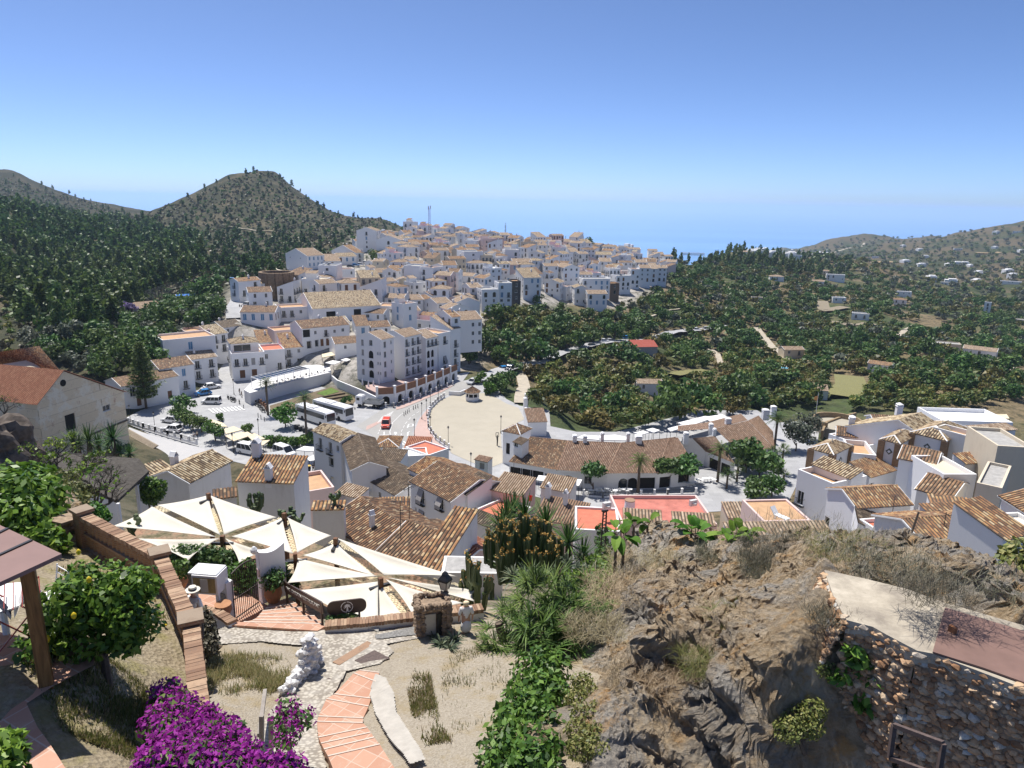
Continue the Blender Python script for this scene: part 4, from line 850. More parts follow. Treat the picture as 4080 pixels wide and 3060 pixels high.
hall2=MB();zb=-42;e0,e1,r1,r0=Wz('E',-150,330,-33.5),Wz('E',520,378,-33.5),Wz('E',345,170,-29.5),Wz('E',-150,245,-29.5)
root=empty('mill_annex',(e1.x,e1.y,zb),0,'second red tiled roof rising behind the beige mill building','mill');o=Vector(root.location)
tilequad(hall2,e0-o,e1-o,r1-o,r0-o,True,.3);inst('roof',hall2.mesh('roof',TORANGE),root)
q=MB();q.prism([(p.x-o.x,p.y-o.y) for p in(e0,e1,r1,r0)],0,[p.z-zb-2.5 for p in(e0,e1,r1,r0)]);pt('wall',q,M_CREAM,root)
G_=None
cr=mid('tiled_house','old white house with thick cream and ochre tiles right behind the sails','V',(455,495),(755,340),(350,395),72,7,'gable_x',TCREAM,M_WHITE2,.40,chim=((.5,.97,1.1,.6),))
mid('tiled_house','low cream tiled wing with a big dark window left of the cream roofed house','V',(150,470),(345,402),(335,300),75,5.5,'shed',TCREAM,M_WHITE2,.30,pw=[('f',295,470,1.5,1.5,'hole')])
mid('tiled_house','white house with rusty brown roof and two stout chimneys behind the tall cactus','V',(808,484),(1215,500),(735,285),69,10,'shed',TORANGE,M_WHITE2,.28,chim=((.08,.93,1.5,.75),(.55,.06,1.3,.6)))
mid('tiled_house','little brown tiled lean to beside the cream roofed house','V',(640,610),(800,590),(745,535),66,2.6,'shed',TBROWN,M_WHITE2,.4)
mid('terrace_house','pale pink house with bright orange terrace behind a black screen','K',(1170,275),(1400,235),(1120,120),78,5,'flat',None,M_PINK,D=6,floor=M_OFLOOR,para=.5)
mid('terrace_house','white garden wall house with crumbling brown tile strip','K',(1205,400),(1480,395),(1215,330),62,5,'shed',TORANGE,M_WHITE2,.25)
mid('tiled_house','long low house with greyish tiles between lane and pink terrace','K',(1420,250),(1610,300),(1440,150),82,4,'shed',TTAN,M_WHITE2,.25)
mid('townhouse','white three storey townhouse with iron balconies and cream eaves by the barrels','F',(768,920),(1008,1020),(900,877),118,9.5,'gable_x',TCREAM,None,.33,pw=[('f',830,985,1.0,2.1,'balc'),('f',918,1022,1.0,2.1,'balc'),('f',985,1052,.8,1.1,'win'),('f',930,1162,1.1,1.4,'grille')])
mid('townhouse','house under a broad dark weathered roof right of the balconied townhouse','F',(1030,1010),(1110,1270),(1165,948),113,8,'gable_x',TDARK,None,.4)
mid('townhouse','low house with dark brown tiles and open loft between two dark roofs','F',(1125,1240),(1330,1215),(1130,1160),108,6,'shed',TDARK,None,.3)
mid('townhouse','narrow dark tiled roof behind the low loft house','F',(1330,1165),(1540,1190),(1330,1060),112,6,'shed',TDARK,None,.28)
mid('townhouse','white house with large dark tiled roof, iron balcony and air conditioner','F',(1140,1290),(1500,1490),(1330,1178),104,10,'gable_x',TDARK,None,.36,pw=[('f',1240,1390,1.0,2.2,'balc'),('f',1355,1462,.8,1.2,'win')])
mid('townhouse','small bright orange hipped roof beside the bending road','F',(1318,1065),(1512,1068),(1400,1000),124,4,'hip',TORANGE,None,.38,D=6)
mid('townhouse','low block with dark red roof ridge beside the bending road','F',(1560,1110),(1770,1120),(1660,1060),120,5,'shed',TRED,None,.25,D=5)
mid('townhouse','plain white block with bluish shaded side next to the fairground','F',(1790,1150),(1965,1090),(1900,1080),113,8,'flat',None,None,D=6,floor=M_RFLOOR,para=.3)
mid('townhouse','white flat roofed cube in front of the dark red roof','F',(1560,1160),(1780,1150),None,113,7,'flat',None,None,D=4,floor=M_TRIM,para=.3)
mid('townhouse','orange tiled roof behind the big white house with shuttered balconies','L',(288,262),(400,312),(450,160),99,9,'gable_x',TORANGE,None,.33)
mid('townhouse','big white three storey house with dark tiles and grey curtains hung on its balconies','L',(302,372),(660,548),(560,202),92,13,'gable_x',TBROWN,None,.36,pw=[('f',395,445,1.15,2.1,'awn'),('f',565,515,1.1,1.7,'awn'),('f',398,630,1.15,2.1,'awn'),('f',345,600,.5,.7,'win'),('f',567,710,1.0,1.7,'shut')])
mid('townhouse','white house with dark roof and grey door onto a dark red terrace','L',(692,442),(805,492),(885,282),88,13,'shed',TDARK,None,.3,pw=[('r',978,430,.9,2.1,'shut')])
mid('terrace_house','white house topped by a dark red terrace with iron railing','L',(800,668),(1040,770),(1000,552),84,8,'flat',None,None,D=7,floor=M_RFLOOR,para=.35,pw=[('f',800,730,1.4,1.9,'shut'),('f',920,790,.9,2.0,'win')])
mid('terrace_house','pink walled room under tan tiles beside the dark red terrace','L',(1012,445),(1290,505),(1060,382),89,6,'shed',TTAN,M_PINK,.28,D=4)
mid('tiled_house','white room with dark tile strip below the dark red terrace','L',(790,690),(1040,790),(815,650),80,5,'shed',TDARK,None,.4,D=1.6)
mid('tiled_house','wide brown tiled roof with white mortar ridge in front of the white three storey house','K',(1332,494),(1800,830),(1640,302),66,7,'gable_x',TBROWN,M_WHITE2,.36,chim=((.55,.25,1.3,.4),),chimk=0)
mid('tiled_house','brown and yellow flecked tiled roof below the wide brown roof','L',(20,985),(345,1115),(310,732),57,6,'gable_x',TBROWN,M_WHITE2,.36)
mid('tiled_house','pink house with rusty orange roof tucked behind the wide brown roof','K',(1790,388),(2058,380),(1700,298),74,6,'shed',TORANGE,M_PINK,.3)
mid('tiled_house','clean red tiled roof with pinkish ridge left of the giant cactus','L',(512,1003),(720,1125),(700,862),56,5,'gable_x',TRED,M_PINK,.36)
mid('tiled_house','small orange tiled roof end above the right hand sails','L',(352,1115),(560,1162),(470,1062),51,3,'shed',TORANGE,M_WHITE2,.3)
mid('terrace_house','grey concrete flat roof above the right hand sails','L',(570,1180),(1110,1190),(780,1035),47,5,'flat',None,M_WHITE2,floor=M_CONC,para=.05)
mid('tiled_house','white house with rounded brownish tiles and two white chimneys behind the giant cactus','L',(1395,690),(1790,770),(1450,485),80,8,'shed',TPINK,M_PINK,.34,chim=((.06,.9,1.6,.6),(.5,.75,1.6,.5)))
mid('terrace_house','low white wall house with brown coping before the arcade','L',(1450,425),(1705,470),(1470,395),92,4,'shed',TTAN,None,.3,D=3)
mid('terrace_house','bright orange red flat roof terrace with a lattice mast standing before it','M',(-20,590),(378,612),(395,405),68,6,'flat',None,None,floor=M_RFLOOR,para=.25)
mid('terrace_house','faded red flat roof terrace with water barrel and air conditioner','M',(395,560),(1230,560),(560,300),72,6,'flat',None,M_PINK,floor=plain('faded_red_terrace',(.48,.17,.13),.8,var=.25,scale=.8),para=.45)
mid('tiled_house','small tan tiled shed standing on the faded red terrace','M',(410,492),(740,515),None,69,2.2,'shed',TTAN,M_PINK,.3,D=1.7)
mid('tiled_house','little tan tiled shed at the edge of the faded red terrace','M',(850,520),(1210,540),None,68,2.2,'shed',TTAN,M_PINK,.3,D=1.6)
mid('tiled_house','cream house with pale tan tiled roof right of the faded red terrace','M',(1330,472),(1650,470),(1300,332),76,6,'shed',TTAN,M_CREAM,.33)
mid('tiled_house','long low tan tiled roof right behind the big rock','M',(1340,625),(2230,610),(1640,512),58,4,'shed',TTAN,M_WHITE2,.3)
mid('terrace_house','terracotta roof deck with white sun lounger and iron railing','M',(1640,520),(2060,510),(1800,480),66,4,'flat',None,M_PINK,D=5,floor=M_OFLOOR,para=.2)
mid('tiled_house','tall white house with orange lichen mottled roof and long white side wall','N',(738,382),(1215,350),(645,215),76,9,'gable_x',TORANGE,None,.4,pw=[('f',925,430,1.1,2.2,'door'),('l',480,465,.8,1.1,'hole'),('l',585,580,.8,1.0,'hole')])
mid('terrace_house','dark terracotta terrace with orange railing in front of the tall white house','N',(980,660),(1395,625),(960,580),70,4,'flat',None,None,D=3.6,floor=M_RFLOOR,para=.4)
mid('tiled_house','narrow lean to with dark tiles against the tall white house','N',(735,600),(985,640),(735,430),72,4,'shed_r',TDARK,None,.4,D=5)
mid('tiled_house','wide orange tiled roof with yellow lichen and small windows below','N',(1385,755),(2010,700),(1275,475),64,5,'gable_x',TORANGE,M_WHITE2,.34,pw=[('f',1612,790,.8,.7,'win'),('f',1815,770,1.0,1.1,'hole')])
mid('tiled_house','white walled house with striped brown tiles on the right','N',(1268,218),(1570,305),(1425,92),84,6,'gable_x',TBROWN,None,.34)
mid('tiled_house','low rusty orange roof between the striped brown roof and the concrete roof','N',(1395,355),(1740,395),(1560,290),77,5,'shed',TORANGE,M_WHITE2,.25)
mid('tiled_house','small orange roof with white vent right of the tall white house','N',(1375,445),(1680,430),(1345,350),71,5,'shed',TORANGE,M_WHITE2,.25)
mid('terrace_house','stained white concrete roof at the right edge above the brown tile eaves','N',(1770,470),(2015,610),(2060,405),66,6,'flat',None,M_WHITE2,floor=plain('bleached_roof',(.6,.57,.52),.9,var=.2,scale=1),para=.35)
mid('terrace_house','tall blank cream block with stained render at the right edge','I',(1790,960),(2015,1010),None,79,7,'flat',None,M_CREAM,D=8,floor=M_CONC,para=.3)
mid('terrace_house','highest cream block with stained render at the right edge','I',(1975,640),(2300,660),None,90,9,'flat',None,M_CREAM,D=7,floor=M_CONC,para=.4)
mid('terrace_house','white house with cream terrace and white outside stairs','I',(1500,900),(1790,900),(1560,790),86,7,'flat',None,None,D=6,floor=M_CREAM,para=.5)
mid('tiled_house','rusty tile patch roof with thick white borders','I',(1690,770),(1975,745),(1870,660),92,5,'shed',TORANGE,None,.3)
mid('tiled_house','bright orange roof cut by the right edge of the picture','I',(2020,1060),(2290,1230),(2240,930),71,6,'gable_x',TORANGE,M_WHITE2,.34)
mid('tiled_house','white house with brown tile eaves at the right edge','N',(2030,665),(2260,600),(2240,560),60,6,'shed',TORANGE,None,.3,D=4)
T_=plain('brick_pilaster',(.27,.175,.10),.85,var=.2,scale=6);M_DIA=plain('tile_diamond',(.12,.14,.12),.6)
def tower(label,k,eL,eR,rp,dist,H,D=None,**kw):
 r=mid('villa_tower',label,k,eL,eR,rp,dist,H,'hip',kw.pop('tile',TCREAM),None,.45,D=D,group='villas with hipped towers',**kw);W=r['_w'];D=r['_D']
 H=r['_ze']-r.location.z;m=MB();m.box((0,0,0),(.75,.75,3.0));pm=m.mesh('corner_pilaster',T_)
 for x,y in((0,0),(W,0),(0,D),(W,D)):inst('corner_pilaster',pm,r,(x,y,H-1.5))
 for c,rz in(((W/2,-.03,H-1.3),0),((-.03,D/2,H-1.3),R(90)),((W+.03,D/2,H-1.3),R(90))):
  q=MB();q.box((0,0,0),(.62,.05,.62),0,0,Matrix.Rotation(R(45),3,'Y'));q.box((0,-.03 if rz==0 else 0,0),(.3,.07,.3),0,1,Matrix.Rotation(R(45),3,'Y'));inst('tile_ornament',q.mesh('tile_ornament',[M_DIA,M_TRIM]),r,c,rz)
 q=MB();q.lathe((W/2,D/2,H+.45*min(W,D)/2),[(.12,0),(.16,.25),(.06,.5),(.02,.8)],8);pt('finial',q,M_CREAM,r);return r
tower('white tower with hipped tan roof and blue diamond tiles nearest the palm street','I',(340,640),(525,690),None,96,6,D=5.2)
tower('white tower with hipped roof and brick corners in the middle of the villas','I',(965,560),(1110,595),None,101,9,D=6)
tower('broad white villa with hipped roof, finials and dark glazed door behind the towers','I',(1230,500),(1520,570),None,104,8,D=8,wins=[('f',5,1.6,1.0,2.0,'balc')])
mid('villa','curved villa front with shaggy mottled tiles below the nearest tower','I',(350,775),(690,905),(560,745),92,6,'shed',TCREAM,None,.33,group='villas with hipped towers',pw=[('f',580,920,1.1,1.8,'door')])
mid('villa','villa wing with rusty mottled roof right of the nearest tower','I',(850,890),(1072,825),(765,730),95,6,'shed',TORANGE,None,.33,group='villas with hipped towers',pw=[('f',870,940,1.0,1.2,'win')])
mid('villa','villa wing with dark shaded roof below the broad villa','I',(1112,720),(1430,785),(1250,628),91,7,'gable_x',TBROWN,None,.36,group='villas with hipped towers',pw=[('f',1400,800,.9,1.5,'win')])
mid('villa','long villa roof falling to the right of the broad villa','I',(1560,690),(1745,615),(1400,360),104,7,'gable_x',TCREAM,None,.4,group='villas with hipped towers',D=14)
mid('villa','villa with striped brown roof and twin chimneys at the back','I',(905,415),(1200,430),(985,342),114,7,'gable_x',TBROWN,None,.36,group='villas with hipped towers',chim=((.8,.5,1.6,.8),),chimk=1)
mid('villa','low villa with reddish roof and white chimney behind the slatted pergola','I',(565,515),(800,545),(670,452),109,6,'gable_x',TBROWN,None,.36,group='villas with hipped towers',chim=((.5,.35,1.8,.8),),chimk=1)
mid('villa','orange floored roof terrace between the hipped towers','I',(690,720),(905,740),None,99,6,'flat',None,None,D=6,floor=M_OFLOOR,para=.7,group='villas with hipped towers')
mid('villa','yellow floored sun terrace behind the curved villa','I',(800,640),(960,610),None,106,5,'flat',None,None,D=6,floor=M_OFLOOR,para=.4,group='villas with hipped towers')
mid('villa','white curved villa base with arched ground floor beside the palm street','I',(215,870),(520,1000),None,90,10,'flat',None,None,D=6,floor=M_OFLOOR,para=.8,group='villas with hipped towers',pw=[('f',245,1010,1.0,1.8,'balc')])
mid('villa','white flat terraces with a cream sun canopy at the far right','I',(1480,420),(2110,440),None,118,5,'flat',None,None,D=7,floor=M_TRIM,para=.6,group='villas with hipped towers')
mid('villa','long grey tiled roof with solar panels in front of the white terraces','I',(1640,510),(2140,470),(1650,445),108,5,'shed',TTAN,None,.2,group='villas with hipped towers')
mid('villa','white villa gable with small square window under the grey roof','I',(1690,560),(1790,530),None,103,5,'flat',None,M_WHITE2,D=4,group='villas with hipped towers',pw=[('f',1730,515,1.0,1.5,'hole')])
def sheet(name,pts,z,mat,thick=None):
 P=[Wz(k,x,y,z) for k,x,y in pts];m=MB();m.add(P,[tuple(range(len(P)))])
 n=Vector((0,0,0))
 for i in range(len(P)):n+=P[i].cross(P[(i+1)%len(P)])
 if n.z<0:m.f=[tuple(reversed(f)) for f in m.f]
 o=m.build(name,mat);tag(o,kind='structure');return o
def pave(name,a,b,sc=.5,tile=None,rough=.85):
 t=NT(name,rough,.2);co=t.co();f=t.noise(sc,8,co,.7);f2=t.noise(sc*.08,4,co,.6)
 c=t.ramp(t.math('ADD',t.math('MULTIPLY',f,.5),t.math('MULTIPLY',f2,.5)),[(.35,a),(.65,b)])
 if tile:
  br=t.node('ShaderNodeTexBrick',_Scale=1,_Mortar_Size=.01,_Brick_Width=tile,_Row_Height=tile*.6);t.l(co,br.inputs['Vector']);br.inputs['Color1'].default_value=(1,1,1,1);br.inputs['Color2'].default_value=(.86,.86,.86,1);br.inputs['Mortar'].default_value=(.6,.6,.6,1);c=t.mix(1.0,c,br.outputs['Color'],'MULTIPLY')
 t.color(c).bump(t.noise(12,4,co),.2,.02);MATS[name]=t.mat;return t.mat
M_PLAZA=pave('plaza_concrete',(.36,.36,.365),(.44,.44,.44),.4,2.0);M_ASPH=pave('pale_asphalt',(.31,.305,.29),(.38,.37,.35),.6);M_SAND=pave('fairground_sand',(.37,.335,.265),(.44,.40,.32),.3);M_RPAVE=pave('pink_paving',(.42,.29,.25),(.50,.37,.33),.8)
M_WHITEPAINT=plain('road_paint',(.72,.72,.70),.7,var=.06)
plz=MB();tag(plz.add([(x,y,ZP) for x,y in PLAZA],[tuple(range(len(PLAZA)))]).build('plaza_pavement',M_PLAZA),kind='structure')
o=bpy.data.objects['plaza_pavement'];
if o.data.polygons[0].normal.z<0:o.data.flip_normals()
sheet('road',[('F',1150,880),('F',1380,730),('F',1500,725),('F',1700,640),('F',1900,560),('F',2080,480),('F',2190,520),('F',1960,600),('F',1850,650),('F',1760,720),('F',1690,810),('F',1640,930),('F',1660,1040),('F',1760,1120),('F',1400,1120),('F',1290,960),('F',1230,920)],ZP+.03,M_ASPH)
sheet('fairground',[('F',1965,1085),('F',1840,1000),('F',1780,900),('F',1775,820),('F',1800,730),('F',1860,670),('F',1990,610),('G',100,590),('G',330,590),('G',480,680),('G',590,720),('G',640,820),('G',430,920),('G',440,1080),('G',500,1180),('G',330,1250),('G',180,1200),('G',0,1120)],ZP+.04,M_SAND)
sheet('pavement',[('F',1660,1030),('F',1655,940),('F',1705,815),('F',1775,730),('F',1800,740),('F',1775,830),('F',1790,910),('F',1850,1010),('F',1960,1090),('F',1930,1110),('F',1760,1090)],ZP+.10,M_RPAVE)
sheet('pavement',[('F',1240,880),('F',1395,812),('F',1425,815),('F',1270,900),('F',1235,915)],ZP+.06,M_RPAVE)
sheet('pavement',[('F',1500,735),('F',1560,720),('F',1900,580),('F',2010,520),('F',1990,500),('F',1880,550),('F',1500,690)],ZP+.10,M_RPAVE)
def zebra(k,a,b,c,n):
 m=MB();a=Wz(k,*a,ZP+.075);b=Wz(k,*b,ZP+.075);c=Wz(k,*c,ZP+.075)-a
 for i in range(n):
  p=a.lerp(b,(i)/n);q=a.lerp(b,(i+.5)/n);m.quad(p,q,q+c,p+c)
 tag(m.build('crosswalk',M_WHITEPAINT),kind='structure')
zebra('F',(1480,745),(1370,800),(1440,800),7);zebra('F',(1465,1018),(1680,1008),(1500,1050),7);zebra('E',(1830,728),(2125,700),(1880,765),9)
def strip(k,pts,w,dash=0,name='road_marking'):
 m=MB();P=[Wz(k,x,y,ZP+.08) for x,y in pts]
 for a,b in zip(P,P[1:]):
  L=(b-a).length;n=max(1,int(L/dash)) if dash else 1;d=(b-a)/n;s=d.normalized().cross(Vector((0,0,1)))*w/2
  for i in range(n):
   p=a+d*i;q=p+d*(.6 if dash else 1);m.quad(p-s,q-s,q+s,p+s)
 tag(m.build(name,M_WHITEPAINT),kind='structure')
strip('F',[(1455,1000),(1445,930),(1470,850),(1540,780),(1640,720),(1780,670)],.14);strip('F',[(1545,1000),(1545,930),(1580,860),(1640,790),(1720,740)],.12,2.2);strip('F',[(1340,950),(1370,880),(1400,830)],.12,1.5)
strip('F',[(1495,970),(1495,940)],.28);strip('F',[(1482,945),(1494,928),(1508,945)],.22);strip('F',[(1602,965),(1604,935),(1620,928)],.28);strip('F',[(1395,930),(1395,975)],.25);strip('F',[(1382,962),(1395,978),(1408,962)],.22)
strip('F',[(1600,895),(1612,862),(1650,860),(1648,880),(1610,882)],.3)
UT=-47.4
tp=[Wz(k,x,y,UT) for k,x,y in(('F',212,588),('F',560,492),('F',930,403),('F',905,330),('F',700,345),('F',440,400),('F',225,490),('F',160,560))]
m=MB();m.prism([(p.x,p.y) for p in tp],ZP-2,UT,0,False);tag(m.build('upper_terrace',white_wall('retaining_wall',(.72,.71,.70),(.5,.46,.4),.4)),kind='structure')
def at(k,x,y,z):p=Wz(k,x,y,z);return p
pg=[Wz('F',x,y,UT+2.9) for x,y in((222,448),(652,352),(735,372),(302,472))];root=empty('glass_pergola',(pg[0].x,pg[0].y,UT),0,'white steel pergola with dark glass roof panels on the cafe terrace above the white wall','pergola');o=Vector(root.location)
m=MB();
for a,b in((0,1),(3,2),(0,3),(1,2)):m.bar(pg[a]-o,pg[b]-o,.16)
for i in range(1,12):t=i/12;m.bar(pg[0].lerp(pg[1],t)-o,pg[3].lerp(pg[2],t)-o,.10)
pt('frame',m,M_TRIM,root);m=MB();m.add([p-o-Vector((0,0,.04)) for p in pg],[(0,1,2,3)]);pt('glass_roof',m,M_GLASS,root)
for t in(0,.33,.66,1):
 for a,b in((0,1),(3,2)):
  q=MB();p=pg[a].lerp(pg[b],t)-o;q.bar((p.x,p.y,0),(p.x,p.y,2.9),.12);pt('post',q,M_TRIM,root)
M_SOIL=pave('garden_soil',(.13,.10,.065),(.21,.165,.10),.9)
sheet('garden_plot',[('F',385,700),('F',930,530),('F',1150,640),('F',1110,700),('F',860,690),('F',640,720),('F',400,760)],ZP+.12,M_SOIL)
sheet('garden_grass',[('F',800,590),('F',930,540),('F',1000,575),('F',870,612)],ZP+.2,plain('plot_grass',(.10,.16,.03),.9,var=.4,scale=2))
for i,pts in enumerate((((820,640),(1050,600)),((840,665),(1090,622)))):
 m=MB();a,b=[Wz('F',*p,ZP) for p in pts];m.bar(a+Vector((0,0,.2)),b+Vector((0,0,.2)),.5,0,.7);tag(m.build('terrace_bank',M_SOIL),'low earth bank with dry grass across the terraced garden plot, '+('upper' if i==0 else 'lower')+' one','bank')
def wallrun(name,label,pts,h,th,mat,zb=ZP,cat='wall',top=None,parts=None):
 P=[Wz(k,x,y,zb) for k,x,y in pts];root=empty(name,P[0],0,label,cat);o=P[0];m=MB()
 for a,b in zip(P,P[1:]):m.bar(a-o+Vector((0,0,h/2-.5)),b-o+Vector((0,0,h/2-.5)),th,0,h+1)
 pt('wall',m,mat,root)
 return root,P
M_BRICKP=plain('brick_panel',(.24,.125,.075),.9,var=.3,scale=5)
wallrun('garden_wall','white wall with brick openings climbing between garden plot and hotel terrace',[('F',1330,700),('F',1210,640),('F',985,545),('F',935,500)],2.3,.35,M_WHITE)
P=[Wz('F',x,y,ZP) for x,y in((1335,700),(1490,690),(1680,625),(1840,560),(2040,468))]
root=empty('arcaded_terrace_wall',P[0],0,'long wall of brick panels, white pillars and arched gates carrying the hotel terrace','wall');o=P[0];HT=4.6
tot=sum((b-a).length for a,b in zip(P,P[1:]))
for a,b in zip(P,P[1:]):
 L=(b-a).length;n=max(1,round(L/4.2));e=(b-a)/L;a0=a-o
 m=MB();holes=[((i+.5)*L/n,.02,1.9,2.3,True) for i in range(n)]
 facade(m,a0,e,L,2.9,holes,.5);pt('arched_wall',m,M_WHITE,root)
 nn=e.cross(Vector((0,0,1)))
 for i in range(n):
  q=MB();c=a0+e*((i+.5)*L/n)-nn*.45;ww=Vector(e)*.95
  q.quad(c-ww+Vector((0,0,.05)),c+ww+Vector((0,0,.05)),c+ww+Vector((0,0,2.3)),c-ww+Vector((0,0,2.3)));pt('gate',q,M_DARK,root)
  q=MB();c=a0+e*((i+.5)*L/n)+Vector((0,0,3.75));q.bar(c-e*(L/n/2-.3),c+e*(L/n/2-.3),.22,0,1.7);pt('brick_panel',q,M_BRICKP,root)
  q=MB();c=a0+e*(i*L/n);q.box(c+Vector((0,0,2.4)),(.55,.55,4.9),math.atan2(e.y,e.x));q.box(c+Vector((0,0,4.95)),(.7,.7,.16),math.atan2(e.y,e.x));pt('pillar',q,M_WHITE,root)
hp=[Wz(k,x,y,ZP+2.7) for k,x,y in(('F',1335,590),('F',1490,570),('F',1840,455),('F',2040,370),('F',1900,380),('F',1500,480),('F',1230,520),('F',1240,545))]
m=MB();m.prism([(p.x,p.y) for p in hp],ZP-.5,ZP+2.7,0,False);tag(m.build('hotel_terrace',M_RPAVE),kind='structure')
def parasol(k,x,y,z,label,open_=False,r=1.6,h=2.6,col=M_TRIM):
 p=Wz(k,x,y,z);root=empty('parasol',p,random.uniform(0,1),label,'parasol','white parasols around the square');m=MB();m.tube([(0,0,0),(0,0,h)],.04,6);pt('pole',m,M_IRON,root)
 m=MB()
 if open_:
  V=[(0,0,h+.1)]+[(r*math.copysign(1,c),r*math.copysign(1,s),h-.45) for c,s in((-1,-1),(1,-1),(1,1),(-1,1))];m.add(V,[(0,1,2),(0,2,3),(0,3,4),(0,4,1)]);m.add([V[i] for i in(1,2,3,4)]+[(V[i][0],V[i][1],V[i][2]-.2) for i in(1,2,3,4)],[(0,1,5,4),(1,2,6,5),(2,3,7,6),(3,0,4,7)])
 else:m.lathe((0,0,0),[(.08,h-1.9),(.24,h-1.6),(.16,h-.4),(.03,h+.1)],8)
 pt('canopy',m,col,root)
for i,(x,y) in enumerate(((1205,545),(1258,560),(1302,555),(1352,540))):parasol('F',x,y,ZP+1.8,'furled white parasol on the hotel terrace, '+['leftmost','second from left','third from left','rightmost'][i]+' of four')
M_TYRE=plain('tyre',(.015,.015,.016),.8);M_RIM=plain('rim',(.35,.35,.36),.35,.5,.6);M_CARGLASS=M_GLASS;M_LAMP=plain('lamp_glass',(.7,.7,.68),.2,.6);M_RLAMP=plain('tail_lamp',(.4,.02,.02),.3,.5)
def paint(n,c):return plain('paint_'+n,c,.28,.6,var=.03)
def carmesh(L,W,H,col,van=False):
 z0=.28;b=H*.52 if not van else H*.5;m=MB();hw=W/2
 prof=[(-L/2,z0),(-L/2,b*.92),(-L/2+L*(.04 if van else .10),b+.04),(L/2-L*.24,b+.02),(L/2-.12,b*.86),(L/2,b*.6),(L/2,z0)]
 n=len(prof)
 for s,k in((-1,0),(1,1)):pass
 V=[(x,-hw,z) for x,z in prof]+[(x,hw,z) for x,z in prof];F=[tuple(range(n)),tuple(range(2*n-1,n-1,-1))]+[(i,n+i,n+(i+1)%n,(i+1)%n) for i in range(n)]
 m.add(V,F)
 c0,c1=(-L/2+.08,L/2-L*.20) if van else (-L/2+L*.06,L/2-L*.27);r0,r1=(-L/2+.22,L/2-L*.36) if van else (-L/2+L*.17,L/2-L*.43);iw=hw*.86
 g=MB();B=[(c0,-hw*.97,b),(c1,-hw*.97,b),(c1,hw*.97,b),(c0,hw*.97,b)];T=[(r0,-iw,H-.06),(r1,-iw,H-.06),(r1,iw,H-.06),(r0,iw,H-.06)]
 g.add(B+T,[(0,1,5,4),(1,2,6,5),(2,3,7,6),(3,0,4,7)])
 rf=MB();rf.add([(x,y,z) for x,y,z in T]+[(r0+.1,-iw*.9,H),(r1-.1,-iw*.9,H),(r1-.1,iw*.9,H),(r0+.1,iw*.9,H)],[(4,5,6,7),(0,1,5,4),(1,2,6,5),(2,3,7,6),(3,0,4,7)])
 for i in range(4):rf.bar(B[i],T[i],.09)
 for s in(-1,1):
  for f in ((.38,.7) if not van else (.33,.62)):
   x0=c0+(c1-c0)*f;x1=r0+(r1-r0)*f;rf.bar((x0,s*hw*.97,b),(x1,s*iw,H-.06),.07)
 wh=MB();wh.lathe((0,0,0),[(.22,-.11),(.33,-.10),(.33,.10),(.22,.11)],14);wm=wh.mesh('wheel',M_TYRE);ri=MB();ri.lathe((0,0,0),[(.05,-.125),(.21,-.115),(.21,.115),(.05,.125)],10);rm=ri.mesh('rim',M_RIM)
 hl=MB();hl.box((0,0,0),(.08,.34,.16));
 return dict(body=m.mesh('body',col),glass=g.mesh('windows',M_GLASS),roof=rf.mesh('roof',col),wheel=wm,rim=rm,lamp=hl.mesh('headlight',M_LAMP),tail=hl.mesh('tail_light',M_RLAMP),L=L,W=W,b=b)
def car(name,cat,label,c,p,heading,group=None):
 root=empty(name,p,heading,label,cat,group);inst('body',c['body'],root);inst('windows',c['glass'],root);inst('roof',c['roof'],root)
 for x in(-1,1):
  for y in(-1,1):
   w=inst('wheel',c['wheel'],root,(x*c['L']*.31,y*(c['W']/2-.06),.33));w.rotation_euler=(R(90),0,0);inst('rim',c['rim'],w)
 for y in(-1,1):inst('headlight',c['lamp'],root,(c['L']/2-.02,y*c['W']*.36,c['b']*.72));inst('tail_light',c['tail'],root,(-c['L']/2+.01,y*c['W']*.38,c['b']*.78))
 return root
def heading(k,a,b):p,q=Wz(k,*a,ZP),Wz(k,*b,ZP);return math.atan2(q.y-p.y,q.x-p.x)
CW_=carmesh(4.4,1.85,1.65,paint('white',(.78,.78,.78)));CB=carmesh(4.2,1.8,1.55,paint('blue',(.02,.20,.50)));CV=carmesh(4.6,1.85,1.9,paint('white',(.78,.78,.78)),True);CS=carmesh(4.3,1.8,1.5,paint('silver',(.45,.46,.47)));CR=carmesh(4.2,1.8,1.85,paint('red',(.62,.07,.035)),True);CK=carmesh(4.3,1.8,1.5,paint('black',(.03,.03,.035)));CWT=carmesh(5.2,2.0,2.2,paint('white',(.78,.78,.78)),True)
def onz(k,x,y,z=ZP):return Wz(k,x,y,z+.03)
car('parked_car','car','white estate car parked behind the blue car at the street mouth',CW_,onz('E',1872,548),heading('E',(1800,560),(1940,540)))
car('parked_car','car','bright blue hatchback parked behind the white van',CB,onz('E',1790,605),heading('E',(1850,598),(1730,615)))
car('parked_van','van','white people carrier van parked beside the zebra crossing',CV,onz('E',1865,680),heading('E',(1940,682),(1790,680)))
car('parked_car','car','white off road car in the shade of the plaza trees',CW_,onz('E',1525,925),heading('E',(1600,930),(1470,915)))
car('parked_car','car','white car mostly hidden behind the white off road car',CW_,onz('E',1510,845),heading('E',(1550,850),(1470,840)))
car('red_van','van','bright red van driving round the bend in the road',CR,onz('F',1412,885)+Vector((0,0,.06)),heading('F',(1430,840),(1395,930)))
car('silver_car','car','silver car driving past the little kiosk',CS,onz('G',185,505)+Vector((0,0,.06)),heading('G',(210,490),(150,515)))
car('dark_car','car','dark car half hidden by the trees up the road',CK,onz('G',510,385)+Vector((0,0,.06)),heading('G',(540,365),(480,400)))
